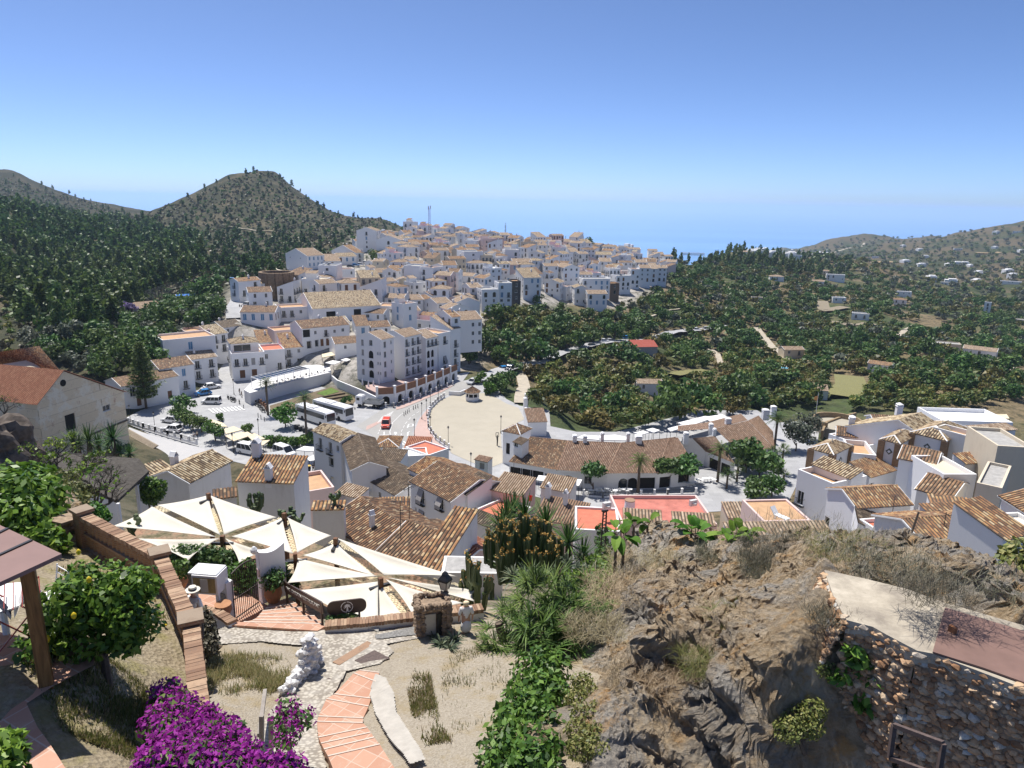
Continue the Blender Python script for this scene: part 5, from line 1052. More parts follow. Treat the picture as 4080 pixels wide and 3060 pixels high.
car('market_van','van','white van parked behind the corrugated roof',CWT,onz('F',520,1140),heading('F',(420,1090),(590,1150)))
car('market_van','van','white delivery van parked behind the chimney by the market',CWT,onz('F',210,1120),heading('F',(150,1100),(300,1130)))
def bus(label,k,front,rear,L):
 f,r_=Wz(k,*front,ZP+.04),Wz(k,*rear,ZP+.04);d=(r_-f).normalized();c=f+d*L/2;hd=math.atan2(-d.y,-d.x);root=empty('coach',c,hd,label,'coach','white coaches parked in the square');W,H=2.5,3.4
 m=MB();prof=[(-L/2,.35),(-L/2,H-.15),(-L/2+.2,H),(L/2-.5,H),(L/2-.12,H-.3),(L/2,1.3),(L/2,.35)];n=len(prof);V=[(x,-W/2,z) for x,z in prof]+[(x,W/2,z) for x,z in prof];m.add(V,[tuple(range(n)),tuple(range(2*n-1,n-1,-1))]+[(i,n+i,n+(i+1)%n,(i+1)%n) for i in range(n)]);inst('body',m.mesh('body',paint('white',(.78,.78,.78))),root)
 for s in(-1,1):
  m=MB();m.box((-.2,s*(W/2+.01),2.3),(L-1.3,.03,1.05));pt('side_windows',m,M_GLASS,root)
 m=MB();m.add([(L/2+.02,-W/2+.1,1.35),(L/2+.02,W/2-.1,1.35),(L/2-.1,W/2-.1,H-.3),(L/2-.1,-W/2+.1,H-.3)],[(0,1,2,3)]);pt('windscreen',m,M_GLASS,root)
 wh=MB();wh.lathe((0,0,0),[(.35,-.14),(.5,-.12),(.5,.12),(.35,.14)],14);wm=wh.mesh('wheel',M_TYRE)
 for x in(-L*.28,L*.3):
  for y in(-1,1):w=inst('wheel',wm,root,(x,y*(W/2-.08),.5));w.rotation_euler=(R(90),0,0)
 for x in(-L*.2,L*.2):
  m=MB();m.box((0,0,.06),(1.1,.8,.14));inst('roof_hatch',m.mesh('roof_hatch',M_TRIM),root,(x,0,H))
 m=MB();m.box((-L*.05,0,H+.12),(2.2,1.7,.26));pt('air_conditioner',m,M_TRIM,root)
 for y in(-1,1):m=MB();m.box((0,0,0),(.06,.4,.2));inst('headlight',m.mesh('headlight',M_LAMP),root,(L/2+.02,y*.95,.8));m=MB();m.bar((0,0,0),(.35,y*.3,-.1),.06);m.box((.38,y*.34,-.35),(.12,.22,.5));inst('mirror',m.mesh('mirror',M_IRON),root,(L/2-.25,y*W/2,H-.35))
bus('white coach with dark windows nearest the garden plot','F',(1092,835),(760,740),11.8);bus('white coach half hidden behind the plaza palm and round tree','F',(930,885),(640,790),11.8)
f,r_=Wz('F',1165,700,ZP+.04),Wz('F',1380,720,ZP+.04);d=(r_-f).normalized();c=f+d*3.2;root=empty('tipper_lorry',c,math.atan2(-d.y,-d.x),'white cabbed tipper lorry with grey drop side bed parked below the hotel','lorry')
m=MB();m.box((2.45,0,1.75),(1.7,2.3,1.9));m.box((2.5,0,2.78),(1.4,2.1,.2));inst('cab',m.mesh('cab',paint('white',(.78,.78,.78))),root);m=MB();m.box((3.31,0,2.1),(.03,1.9,.8));m.box((2.6,1.16,2.1),(.8,.03,.7));m.box((2.6,-1.16,2.1),(.8,.03,.7));pt('cab_windows',m,M_GLASS,root)
m=MB();m.box((-.6,0,.85),(6.2,.9,.25));pt('chassis',m,M_IRON,root)
m=MB();m.box((-1.3,0,1.15),(4.2,2.35,.12));
for c_,s in(((-1.3,1.15,1.55),(4.2,.06,.8)),((-1.3,-1.15,1.55),(4.2,.06,.8)),((.78,0,1.55),(.06,2.3,.8)),((-3.38,0,1.55),(.06,2.3,.8))):m.box(c_,s)
inst('tipper_bed',m.mesh('tipper_bed',plain('bed_grey',(.42,.42,.40),.5)),root);wh=MB();wh.lathe((0,0,0),[(.32,-.15),(.48,-.13),(.48,.13),(.32,.15)],14);wm=wh.mesh('wheel',M_TYRE)
for x in(2.3,-1.6,-2.7):
 for y in(-1,1):w=inst('wheel',wm,root,(x,y*1.0,.48));w.rotation_euler=(R(90),0,0)
wh=MB();
for i in range(12):
 a=i*math.pi/6;b=(i+1)*math.pi/6;wh.bar((.29*math.cos(a),0,.29*math.sin(a)),(.29*math.cos(b),0,.29*math.sin(b)),.1)
WM=wh.mesh('wheel',M_TYRE);m=MB();m.box((.05,0,.55),(.75,.28,.35));m.bar((.45,0,.75),(.62,0,.35),.1);m.bar((-.2,0,.5),(-.55,0,.3),.12);BB=m.mesh('body',M_IRON);m=MB();m.box((-.2,0,.78),(.7,.26,.12));SEAT=m.mesh('seat',M_DARK);m=MB();m.bar((.4,-.34,1.02),(.4,.34,1.02),.05);m.bar((.45,0,.7),(.4,0,1.02),.06);HB=m.mesh('handlebar',M_RIM)
def bike(p,a,label,group):
 r=empty('motorbike',p,a,label,'motorbike',group);inst('body',BB,r);inst('seat',SEAT,r);inst('handlebar',HB,r);inst('wheel',WM,r,(.62,0,.32));inst('wheel',WM,r,(-.6,0,.32))
for i,(x,y) in enumerate(((1,640),(30,648),(55,655),(2035-1990,668))):bike(onz('F',x+20,y),2.2+i*.15,'black scooter in the cluster on the open square','scooters clustered on the square')
bike(onz('E',2110,680),2.0,'dark scooter standing alone right of the scooter cluster',None)
for i,(x,y) in enumerate(((215,620),(240,640),(265,665),(285,690),(310,705),(325,725),(340,745))):bike(onz('F',x-8,y+14),2.6,'dark motorbike in the row along the low wall','motorbikes parked in a row along the low wall')
pm=MB();pm.tube([(0,0,0),(0,0,.5)],[.12,.09],8);pm.tube([(0,0,.5),(0,0,3.5)],[.06,.045],8);POLE=pm.mesh('pole',M_IRON);m=MB();m.lathe((0,0,3.5),[(.10,0),(.2,.42)],4);LAN=m.mesh('lantern',plain('lantern_glass',(.45,.44,.40),.2,.5));m=MB();m.lathe((0,0,3.92),[(.24,0),(.2,.1),(.08,.25),(.03,.36)],6);CAP=m.mesh('lantern_cap',M_IRON)
LL=[('F',1727,820,'on the pink pavement by the fairground fence'),('F',1662,975,'beside the upper zebra crossing'),('F',1804,950,'inside the bend by the fence'),('F',1960,1045,'at the lower corner of the fairground'),('F',1768,790,'behind the one by the fence'),('F',1803,690,'where the fence curves away'),('F',1873,640,'nearest the kiosk road'),('F',72,600,'by the corner house'),('F',292,975,'alone on the open square'),('G',168,1295,'beside the white utility hut'),('E',1152,850,'at the top end of the balustrade'),('E',1367,912,'halfway along the balustrade'),('E',1597,975,'at the bottom of the balustrade'),('E',2057,1112,'behind the cream tiled roof'),('G',432,943,'outside the square white tower')]
for k,x,y,s in LL:
 r=empty('street_lamp',onz(k,x,y),0,'black street lamp '+s,'street lamp','street lamps of the square');inst('pole',POLE,r);inst('lantern',LAN,r);inst('lantern_cap',CAP,r)
bm=MB();bm.lathe((0,0,0),[(.09,0),(.08,.8),(.1,.85),(.05,1.0)],8);BOL=bm.mesh('bollard',M_IRON)
for k,x,y in [('F',a,b) for a,b in((1570,790),(1585,778),(1600,768),(1615,755),(1653,735),(1672,727),(1692,718),(285,800),(310,818),(340,835),(157,725),(1800,700))]:tag(inst('bollard',BOL,None,onz(k,x,y)),'black iron bollard at the edge of the square','bollard','black bollards of the square')
def fence(name,label,k,pts,h=1.1,low=.45,zb=ZP,mat=None,rail=M_IRON,sp=2.4,cat='fence'):
 P=[Wz(k,x,y,zb) for x,y in pts];root=empty(name,P[0],0,label,cat);o=P[0];w=MB();q=MB();ps=[]
 for a,b in zip(P,P[1:]):
  a,b=a-o,b-o;L=(b-a).length;n=max(1,round(L/sp));w.bar(a+Vector((0,0,low/2)),b+Vector((0,0,low/2)),.28,0,low)
  for zz in(low+.12,h):q.bar(a+Vector((0,0,zz)),b+Vector((0,0,zz)),.06)
  nb=int(L/.22)
  for i in range(nb):p=a.lerp(b,(i+.5)/nb);q.bar(p+Vector((0,0,low+.1)),p+Vector((0,0,h)),.03)
  for i in range(n+1):ps.append(a.lerp(b,i/n))
 pt('low_wall',w,mat or M_WHITE,root);pt('railing',q,rail,root)
 pm=MB();pm.box((0,0,(h+.15)/2),(.34,.34,h+.15));pm.box((0,0,h+.2),(.42,.42,.1));pmm=pm.mesh('pillar',mat or M_WHITE)
 for p in ps:inst('pillar',pmm,root,p)
fence('fairground_fence','white low wall with iron railing curving along the fairground edge','F',[(1965,1085),(1850,1000),(1785,905),(1778,820),(1805,730),(1870,665),(1925,630)])
fence('balustrade','white stone balustrade with iron scroll panels beside the stepped ramp','E',[(1135,860),(1265,905),(1370,935),(1480,970),(1600,1005),(1735,1045)],1.2,.5,zb=ZP+.3)
fence('hotel_railing','dark railing along the pavement below the arched wall','F',[(1340,715),(1480,718),(1560,690),(1900,560),(2000,520)],1.1,.15)
fence('square_wall','low brick wall with white pillars between the motorbikes and the garden plot','F',[(195,590),(260,650),(340,710),(360,745)],1.1,.8,mat=M_BRICKP)
RZ=-46
rp=[('E',1140,890),('E',1260,935),('E',1500,1010),('E',1740,1060),('E',1900,1120),('E',1800,1330),('E',1350,1330),('E',1120,1270),('E',1090,950)]
m=MB();P=[Wz(k,x,y,ZP+1.2) for k,x,y in rp];m.prism([(p.x,p.y) for p in P],ZP-2,ZP+1.2,0,False);tag(m.build('ramp_street',pave('ramp_concrete',(.40,.40,.40),(.47,.46,.45),.8)),kind='structure')
a=Wz('E',1130,945,ZP+1.25);b=Wz('E',1395,1095,ZP+1.25);c=Wz('E',1310,1110,ZP+1.25)-b
m=MB()
for i in range(11):
 v=c*(i/11);m.bar(a+v*1.2+Vector((0,0,.09*(11-i))),b+v+Vector((0,0,.09*(11-i))),.32,0,.16)
tag(m.build('stairway',plain('step_stone',(.30,.25,.19),.9,var=.25)),'long shallow stone steps descending beside the beige mill','steps')
p=Wz('G',182,650,ZP);root=empty('kiosk',p,.2,'white octagonal kiosk with brown tiled conical roof on the fairground','kiosk')
m=MB();m.lathe((0,0,0),[(1.75,0),(1.75,1.0),(1.62,1.0),(1.62,1.02)],8);m.lathe((0,0,1.85),[(1.62,0),(1.68,.5)],8)
for i in range(8):a_=i*math.pi/4;m.bar((1.65*math.cos(a_),1.65*math.sin(a_),.9),(1.65*math.cos(a_),1.65*math.sin(a_),1.9),.2)
pt('wall',m,M_WHITE,root);m=MB();m.lathe((0,0,1.0),[(1.5,0),(1.5,.9)],8);pt('shutter',m,M_DARK,root)
m=MB()
for i in range(8):
 a0,a1=i*math.pi/4,(i+1)*math.pi/4;e0=(2.25*math.cos(a0),2.25*math.sin(a0),2.3);e1=(2.25*math.cos(a1),2.25*math.sin(a1),2.3);tilequad(m,e0,e1,(0.02*math.cos(a1),.02*math.sin(a1),3.7),(.02*math.cos(a0),.02*math.sin(a0),3.7),True,.22)
 m.add([e0,e1,(0,0,2.25)],[(2,1,0)])
pt('roof',m,TBROWN,root)
tag(wallrun('kiosk_wall','curved low white wall beside the kiosk',[('F',1965,605),('F',2060,612),('F',2110,590)],1.1,.3,M_WHITE)[0])
EZ,RZ_=-47.2,-44.2
root=empty('market_arcade',(0,0,0),0,'long white arcade building with curving brownish tiled roof, chimneys and arched openings','arcade');
ev=[('G',498,1195),('G',925,1268),('G',1365,1298),('G',1815,1296),('G',2160,1262)];rd=[('G',690,975),('G',1022,1010),('G',1495,1030),('G',1915,988),('G',1990,985)]
E_=[Wz(k,x,y,EZ) for k,x,y in ev];R_=[Wz(k,x,y,RZ_) for k,x,y in rd];base=Vector((E_[1].x,E_[1].y,ZP));root.location=base
for i in range(4):
 m=MB();tilequad(m,E_[i]-base,E_[i+1]-base,R_[i+1]-base,R_[i]-base,True,.3);pt('roof',m,TPINK if i else TBROWN,root)
 bk0=R_[i]+(R_[i]-E_[i])*.9;bk1=R_[i+1]+(R_[i+1]-E_[i+1])*.9;bk0.z=bk1.z=EZ;m=MB();tilequad(m,bk1-base,bk0-base,R_[i]-base,R_[i+1]-base,True,.3);pt('roof',m,TPINK,root)
for i in range(4):
 m=MB();ridge(m,E_[i+1]-base,R_[i+1]-base,.12);ridge(m,R_[i]-base,R_[i+1]-base,.12);pt('ridge_tiles',m,TPINK,root)
arch_x={0:[(.14,2.4,1.6,'hole'),(.36,2.4,1.6,'hole'),(.58,2.6,1.6,'hole'),(.8,1.2,1.4,'win')],1:[(.22,3.0,2.2,'archd'),(.62,1.4,1.6,'win'),(.88,2.6,2.3,'archd')],2:[(.1,2.2,2.2,'archd'),(.32,1.8,2.1,'arch'),(.5,1.9,2.2,'archd'),(.8,3.6,2.2,'hole')],3:[(.2,3.2,2.2,'hole'),(.7,3.2,2.0,'hole')]}
for i in range(4):
 a=E_[i]+(R_[i]-E_[i])*.06;b=E_[i+1]+(R_[i+1]-E_[i+1])*.06;a.z=b.z=ZP;e=b-a;L=e.length;e/=L;m=MB();hs=[(f*L,(.02 if k.startswith('arch') or h>2 else .7),min(w,L*.3),h,k.startswith('arch')) for f,w,h,k in arch_x[i]]
 facade(m,a-base,e,L,EZ-ZP,hs,.35);pt('wall',m,M_WHITE,root)
 for (x,z,w,h,ar),q in zip(hs,arch_x[i]):put_window(root,a-base+Vector((-e.y,e.x,0))*.15,e,None,x,z,w,h,q[3],False)
m=MB();f=[E_[0]+(R_[0]-E_[0])*.06,R_[0],R_[0]+(R_[0]-E_[0])*.85];m.add([(f[0].x-base.x,f[0].y-base.y,0),(f[0].x-base.x,f[0].y-base.y,EZ-ZP),(f[1].x-base.x,f[1].y-base.y,RZ_-ZP-.1),(f[2].x-base.x,f[2].y-base.y,EZ-ZP),(f[2].x-base.x,f[2].y-base.y,0)],[(0,1,2,3,4)]);pt('gable_wall',m,M_WHITE,root)
for x,y,w in((1082,1035,.75),(1172,1040,.75),(1325,1012,.6),(1552,1015,.6),(1642,1040,1.15)):
 q=Wz('G',x,y,RZ_-.5)-base;chimney(root,q.x,q.y,q.z-.2,1.6,w,1)
root=empty('arcade_wing',Wz('H',300,1250,ZP),0,'right hand market wings with broad pinkish tiled roofs and white gable','arcade');base=Vector(root.location);HW_=lambda x,y,z:Wz('H',x,y,z)-base
for q in(((245,1100,-47.3),(505,1205,-47.3),(330,965,-44.6),(130,985,-44.6)),((548,1107,-47.2),(852,1078,-47.2),(620,832,-44.3),(328,905,-44.3)),((852,1075,-47.2),(840,930,-47),(712,788,-44.6),(620,832,-44.3)),((328,905,-44.35),(620,830,-44.35),(560,772,-45.6),(250,850,-45.6)),((0,925,-45),(328,905,-44.35),(250,850,-45.6),(0,880,-45.6))):
 m=MB();tilequad(m,*[HW_(*p) for p in q],True,.35);pt('roof',m,TPINK,root)
for a,b,hs in(((245,1100),(505,1205),((.3,2.4,'hole'),(.7,2.4,'hole'))),((548,1107),(852,1078),((.2,2.2,'hole'),(.5,2.2,'archd'),(.8,2.2,'hole'))),((20,1075),(245,1100),())):
 A,B=HW_(*a,-47.35),HW_(*b,-47.35);A.z=B.z=0;e=B-A;L=e.length;e/=L;m=MB();h_=[(f*L,.03,w,2.2,k=='archd') for f,w,k in hs];facade(m,A,e,L,3.15,h_,.35);pt('wall',m,M_WHITE,root)
 for (x,z,w,h,ar),q in zip(h_,hs):put_window(root,A+Vector((-e.y,e.x,0))*.15,e,None,x,z,w,h,q[2],False)
m=MB();A,B,C,D_=HW_(20,1075,-47.35),HW_(245,1100,-47.35),HW_(130,985,-44.7),HW_(40,990,-44.7);m.add([A,B,C,D_],[(0,1,2,3)]);pt('gable_wall',m,M_WHITE,root)
for x,y,w in((70,1010,.9),(290,930,.8),(440,880,1.1),(320,975,.6),(770,800,1.3),(840,770,1.1)):q=HW_(x,y,-45);chimney(root,q.x,q.y,q.z,1.4,w,1)
tw=mid('gate_tower','square white tower with brown pyramid roof at the fairground corner','G',(452,925),(600,955),None,133,6.5,'hip',TBROWN,None,.55,D=4.4,cat='tower',group=None,pw=[('f',495,1030,.9,2.3,'hole')],chim=())
mid('gate_house','small white link house with dark tiled roof beside the square tower','G',(545,1020),(620,1045),(590,970),127,4,'shed',TDARK,None,.3,pw=[('f',565,1030,1.0,.8,'win')],group=None)
mid('store_house','low white store with brownish roof beyond the square tower','G',(672,845),(838,840),(690,725),150,4,'shed',TPINK,None,.35,group=None)
mid('utility_hut','small white utility hut with tiled top and grey doors on the square','G',(205,1175),(318,1200),None,123,2.6,'shed',TPINK,None,.2,D=1.6,group=None,pw=[('f',265,1205,1.1,1.3,'shut')])
cm=MB()
for i,(x,y,h) in enumerate(((645,770,3.4),(652,860,3.2),(652,910,4.4),(738,930,3.6),(655,715,3))):
 r=empty('chimney_pillar',Wz('G',x,y,ZP),.3,['white capped pillar beside the store, middle one','white capped pillar just behind the square tower','tallest white pillar behind the square tower','white chimney pillar right of the square tower','farthest white pillar by the fairground gate'][i],'pillar','white capped pillars by the gate');chimney(r,0,0,.3,h,.75,1)
def canopy(label,k,pts,z,mat=M_TRIM,posts=True,name='shade_canopy',zb=ZP,sag=.15):
 P=[Wz(k,x,y,z) for x,y in pts];c=sum(P,Vector())/len(P);root=empty(name,(c.x,c.y,zb),0,label,'canopy','canopies around the square');o=Vector(root.location);m=MB();n=len(P);V=[c-o+Vector((0,0,-sag))]+[p-o for p in P];m.add(V,[(0,1+i,1+(i+1)%n) for i in range(n)]);m.add([v for v in V[1:]]+[v-Vector((0,0,.18)) for v in V[1:]],[(i,(i+1)%n,n+(i+1)%n,n+i) for i in range(n)]);pt('canopy',m,mat,root)
 if posts:
  for p in P:q=MB();p=p-o;q.bar((p.x,p.y,0),(p.x,p.y,p.z),.07);pt('post',q,M_IRON,root)
M_CLOTH=plain('cream_cloth',(.70,.60,.42),.85,var=.05);M_WCLOTH=plain('white_cloth',(.80,.79,.77),.8,var=.04)
for i,(pts,lab) in enumerate(((((1660,805),(1760,790),(1765,818),(1680,832)),'small cream awning under the plaza trees'),(((1850,815),(1960,848),(2005,885),(1880,880)),'cream shade sail behind the row of round trees'),(((1975,905),(2060,880),(2135,912),(1990,948)),'pale shade sail near the motor road'),(((1985,965),(2140,930),(2205,962),(2060,1010)),'wide pale shade sail in front of the others'))):canopy(lab,'E',pts,ZP+2.6,M_CLOTH)
for pts,lab in ((((60,960),(190,928),(240,955),(100,1000)),'cream shade sail left of the clipped bush'),(((190,965),(250,940),(345,990),(240,1012)),'tan shade sail right of the clipped bush'),(((240,1015),(390,1000),(330,1045),(280,1060)),'cream shade sail closest to the hedge')):canopy(lab,'F',pts,ZP+2.6,M_CLOTH)
canopy('large white market parasol behind the balconied townhouse','F',((615,1090),(690,1055),(785,1065),(770,1100)),ZP+2.7,M_WCLOTH);canopy('white parasol against the wall of the balconied townhouse','F',((715,1165),(775,1130),(780,1180),(735,1185)),ZP+2.6,M_WCLOTH)
canopy('long wavy white stall awning before the arcade arches','G',((745,1355),(765,1312),(1150,1350),(1120,1405)),ZP+2.7,M_WCLOTH,sag=.4)
for pts,lab in ((((1100,985),(1150,958),(1290,965),(1300,1000)),'white canopy behind the arcade roof, leftmost'),(((1290,965),(1440,955),(1540,975),(1535,1005),(1320,1000)),'wide white canopy behind the arcade ridge'),(((1600,935),(1690,920),(1740,935),(1670,955)),'white square parasol on the rear arcade walk'),(((1710,910),(1770,895),(1835,915),(1780,935)),'white parasol second on the rear arcade walk')):canopy(lab,'G',pts,ZP+3.0,M_WCLOTH)
for pts,lab in ((((0,850),(240,790),(330,800),(100,880)),'long white awning along the rear arcade terrace'),(((230,800),(390,775),(440,800),(290,840)),'white awning at the far end of the rear arcade terrace'),(((-90,900),(60,860),(100,875),(-60,925)),'white awning at the near end of the rear arcade terrace')):canopy(lab,'H',pts,ZP+3.2,M_WCLOTH)
canopy('cream awning of the cafe beside the mural house','F',((845,245),(990,215),(1005,245),(850,275)),UT+2.9,M_CLOTH);canopy('white parasol pair on the upper cafe terrace, left','F',((875,320),(940,300),(1015,310),(950,335)),UT+2.4,M_WCLOTH);canopy('white parasol pair on the upper cafe terrace, right','F',((1010,295),(1060,280),(1100,292),(1060,308)),UT+2.4,M_WCLOTH)
canopy('grey corrugated roof sheet over a yard behind the brown roof','F',((325,1125),(510,1090),(630,1235),(450,1258)),-43.5,plain('corrugated_grey',(.42,.43,.42),.5,var=.15,scale=2),zb=-47);canopy('cream square awning on the side of the balconied townhouse','F',((895,1240),(1030,1195),(1045,1290),(925,1335)),-44.5,M_CLOTH,zb=-48)
canopy('grey slatted pergola roof on the villa terrace','I',((1110,790),(1290,750),(1480,815),(1300,860)),-38.5,plain('corrugated_grey',(.42,.43,.42),.5),zb=-42);canopy('cream sun canopy on the far white terraces','I',((1850,335),(2060,332),(2085,370),(1920,372)),-41.5,M_CLOTH,zb=-44);canopy('white slatted pergola between the townhouses','L',((425,790),(545,750),(705,850),(600,900)),-33.5,M_TRIM,zb=-36)
p=onz('G',400,1052);root=empty('sculpture',p,0,'dark metal sculpture of a standing figure holding a frame on the fairground','sculpture');m=MB();m.tube([(0,0,0),(.05,0,1.1),(0,0,1.9),(0,0,2.15)],[.12,.16,.2,.1],7);m.lathe((0,0,2.15),[(.05,0),(.14,.12),(.05,.28)],7);pt('figure',m,M_IRON,root);m=MB();
for a,b in(((-.3,0,2.0),(.3,0,2.0)),((.3,0,2.0),(.3,0,2.9)),((.3,0,2.9),(-.3,0,2.9)),((-.3,0,2.9),(-.3,0,2.0))):m.bar(a,b,.1)
pt('frame',m,M_IRON,root)
bm=MB();bm.lathe((0,0,0),[(.28,0),(.38,.5),(.3,1.0)],12);BAR=bm.mesh('barrel',M_DARK);bt=MB();bt.lathe((0,0,1.0),[(.42,0),(.42,.05)],14);BT=bt.mesh('table_top',plain('yellow_top',(.60,.40,.08),.5))
for i,(x,y) in enumerate(((630,1215),(697,1200),(733,1275))):r=empty('barrel_table',Wz('F',x,y,-48),0,['black barrel table with yellow top farthest left','black barrel table with yellow top behind the others','black barrel table with yellow top nearest the townhouse wall'][i],'barrel table','barrel tables beside the townhouse');inst('barrel',BAR,r);inst('table_top',BT,r)
bm=MB();bm.tube([(-.6,0,.6),(.6,0,.6)],.5,14);bm.box((0,0,.15),(1.1,.6,.3));BIN=bm.mesh('bin',M_IRON)
for i,(x,y) in enumerate(((628,905),(665,918),(700,930),(740,940))):tag(inst('recycling_bin',BIN,None,onz('F',x,y),.5),'dark rounded recycling bin in the row behind the plaza palm','bin','recycling bins in a row')
tm=MB();tm.box((0,0,.72),(.8,.8,.05));tm.bar((0,0,0),(0,0,.7),.07);tm.box((0,0,.03),(.5,.5,.05));TB=tm.mesh('cafe_table',M_TRIM);cmh=MB();cmh.box((0,0,.45),(.42,.42,.05));cmh.box((0,.2,.68),(.42,.04,.42));
for x in(-.18,.18):
 for y in(-.18,.18):cmh.bar((x,y,0),(x,y,.45),.04)
CHM=cmh.mesh('cafe_chair',M_TRIM);CHT=cmh.mesh('terrace_chair',M_IRON);rs=random.Random(5)
for i in range(16):
 t=i/15;p=onz('G',1190+t*350+rs.uniform(-8,8),1470+rs.uniform(-8,14));tag(inst('cafe_chair',CHM,None,p,rs.uniform(0,6)),'white cafe chair in the row before the arcade','chair','white chairs before the arcade')
 if i%3==0:tag(inst('cafe_table',TB,None,p+Vector((.7,.2,0)),rs.uniform(0,6)),'white cafe table among the chairs before the arcade','table','white tables before the arcade')
for i in range(10):
 t=i/9;p=onz('H',60+t*260,1410-t*40+rs.uniform(-12,12));tag(inst('cafe_table',TB,None,p,rs.uniform(0,6)),'white topped cafe table in the tree shade on the right','table','cafe tables under the right hand trees')
for i in range(9):p=Wz('F',420+i*52,505-i*12,UT);tag(inst('cafe_table',TB,None,p,i),'white cafe table on the terrace above the white wall','table','tables on the upper terrace');tag(inst('terrace_chair',CHT,None,p+Vector((.8,.3,0)),i*1.3),'dark wicker chair on the terrace above the white wall','chair','chairs on the upper terrace')
fence('street_railing','dark railing between street and cafe terrace before the arcade','G',[(1160,1495),(1330,1510),(1550,1505),(1900,1490),(2150,1480)],1.0,.25)
c=Wz('H',1400,855,ZP+1.5);root=empty('lookout',(c.x,c.y,ZP-3),0,'round stone walled lookout with pale floor above the orchards','lookout');m=MB();Rr=5.2
m.lathe((0,0,0),[(Rr+.6,0),(Rr+.6,4.5)],28);pt('floor',m,M_SAND,root);ms=plain('lookout_stone',(.30,.22,.13),.9,var=.3,scale=3);m=MB()
for i in range(24):
 a0,a1=R(-40+i*11),R(-40+(i+1)*11)
 if i in(20,):continue
 m.bar((Rr*math.cos(a0),Rr*math.sin(a0),5.1),(Rr*math.cos(a1),Rr*math.sin(a1),5.1),.45,0,1.2)
pt('parapet',m,ms,root)
r2,P=wallrun('lookout_wall','curving stone wall dropping from the lookout to the street',[('H',1560,835),('H',1400,880),('H',1300,920),('H',1265,1000)],2.2,.5,ms,zb=ZP-.3)
p=Wz('H',1210,830,ZP);root=empty('flagpole',p,0,'thin pale flagpole with small orange flag beside the lookout','flagpole');m=MB();m.tube([(0,0,0),(0,0,7)],.05,6);pt('pole',m,M_TRIM,root);m=MB();m.quad((0,0,5),(-.9,.1,5.2),(-.8,.1,6.1),(0,0,6.3));inst('flag',m.mesh('flag',plain('flag_cloth',(.6,.3,.1),.8)),root)
def rbf(pts,k=1.0):
 X=np.array([(p.x,p.y) for p in pts]);z=np.array([p.z for p in pts]);n=len(X)
 D=np.sqrt(((X[:,None]-X[None])**2).sum(2)+.02);A=np.block([[D+np.eye(n)*.01,np.ones((n,1))],[np.ones((1,n)),np.zeros((1,1))]]);w=np.linalg.solve(A,np.append(z,0))
 def f(x,y):
  x=np.asarray(x,float);y=np.asarray(y,float);q=np.stack([x.ravel(),y.ravel()],1);out=np.empty(len(q))
  for i in range(0,len(q),20000):out[i:i+20000]=np.sqrt(((q[i:i+20000,None]-X[None])**2).sum(2)+.02)@w[:-1]+w[-1]
  return out.reshape(x.shape)
 return f
def pz(*a):return [Wz(k,x,y,z) for k,x,y,z in a]
gpts=pz(('J',780,690,-11),('J',1540,1120,-10.9),('J',1625,1470,-10.3),('O',1690,800,-10.5),('O',1720,1150,-10.2),('O',950,900,-8.8),('O',420,950,-8.05),('O',0,700,-8.05),('O',830,700,-8.3),('O',1100,1500,-8.9),('O',400,1640,-8.1),('O',-300,1640,-8.05),('J',500,1000,-10),('J',0,1000,-9.3),('J',560,620,-10.6),('J',1000,900,-10.9),('O',1200,900,-9.3),('J',300,300,-11),('J',0,200,-11),('J',700,100,-13.5),('O',1500,1640,-9.6))
HG=rbf(gpts)
ppts=pz(('K',400,1440,-14),('K',1300,1490,-14),('L',300,1640,-14),('Q',330,226,-14.05),('P',150,500,-13.4),('P',250,700,-12.7),('P',300,300,-13.95),('P',600,640,-13.45),('P',430,900,-12.6),('P',760,600,-13.5),('P',730,800,-13.0),('P',800,940,-12.5),('P',960,940,-12.5),('P',960,620,-13.5),('P',900,780,-12.95),('P',1050,600,-13.2),('P',1200,900,-12.1),('Q',300,400,-13.7),('Q',300,700,-12.8),('Q',250,950,-12.0),('Q',600,300,-14),('Q',650,700,-12.5),('P',0,940,-11.6),('P',500,330,-13.85))
ppts+=[Vector((x,24.5,-15.2)) for x in(-6,-3,0,3)]
HP=rbf(ppts)
def heightsheet(name,poly_,hf,step,mat,zoff=0,noise_=.04,ns=1.5):
 xs=[p[0] for p in poly_];ys=[p[1] for p in poly_];X,Y=np.meshgrid(np.arange(min(xs),max(xs)+step,step),np.arange(min(ys),max(ys)+step,step));Z=hf(X,Y)+fbm(X*ns+50,Y*ns+50,5)*noise_+zoff
 ins=inpoly(X,Y,poly_);n,m_=X.shape;idx=np.arange(n*m_).reshape(n,m_);F=np.stack([idx[:-1,:-1],idx[:-1,1:],idx[1:,1:],idx[1:,:-1]],-1).reshape(-1,4);ok=(ins[:-1,:-1]|ins[:-1,1:]|ins[1:,1:]|ins[1:,:-1]).ravel();F=F[ok]
 u,inv=np.unique(F.ravel(),return_inverse=True);V=np.stack([X,Y,Z],-1).reshape(-1,3)[u]
 return inst(name,npmesh(name,V,inv.reshape(-1,4),mat,True))
t=NT('garden_earth',.95,.1);co=t.co();f=t.noise(.9,7,co,.7);f2=t.noise(9,6,co,.75);v=t.vor(11,co);
c=t.ramp(f2,[(.3,(.20,.16,.105)),(.55,(.33,.275,.19)),(.75,(.44,.38,.28))]);c=t.mix(t.ramp(f,[(.48,(0,0,0)),(.62,(.8,.8,.8))]),c,(.24,.21,.09));c=t.mix(t.ramp(v,[(.05,(.6,.6,.6)),(.16,(0,0,0))]),c,(.42,.36,.27));t.color(c).bump(t.math('ADD',f2,v),.7,.06);M_EARTH=t.mat
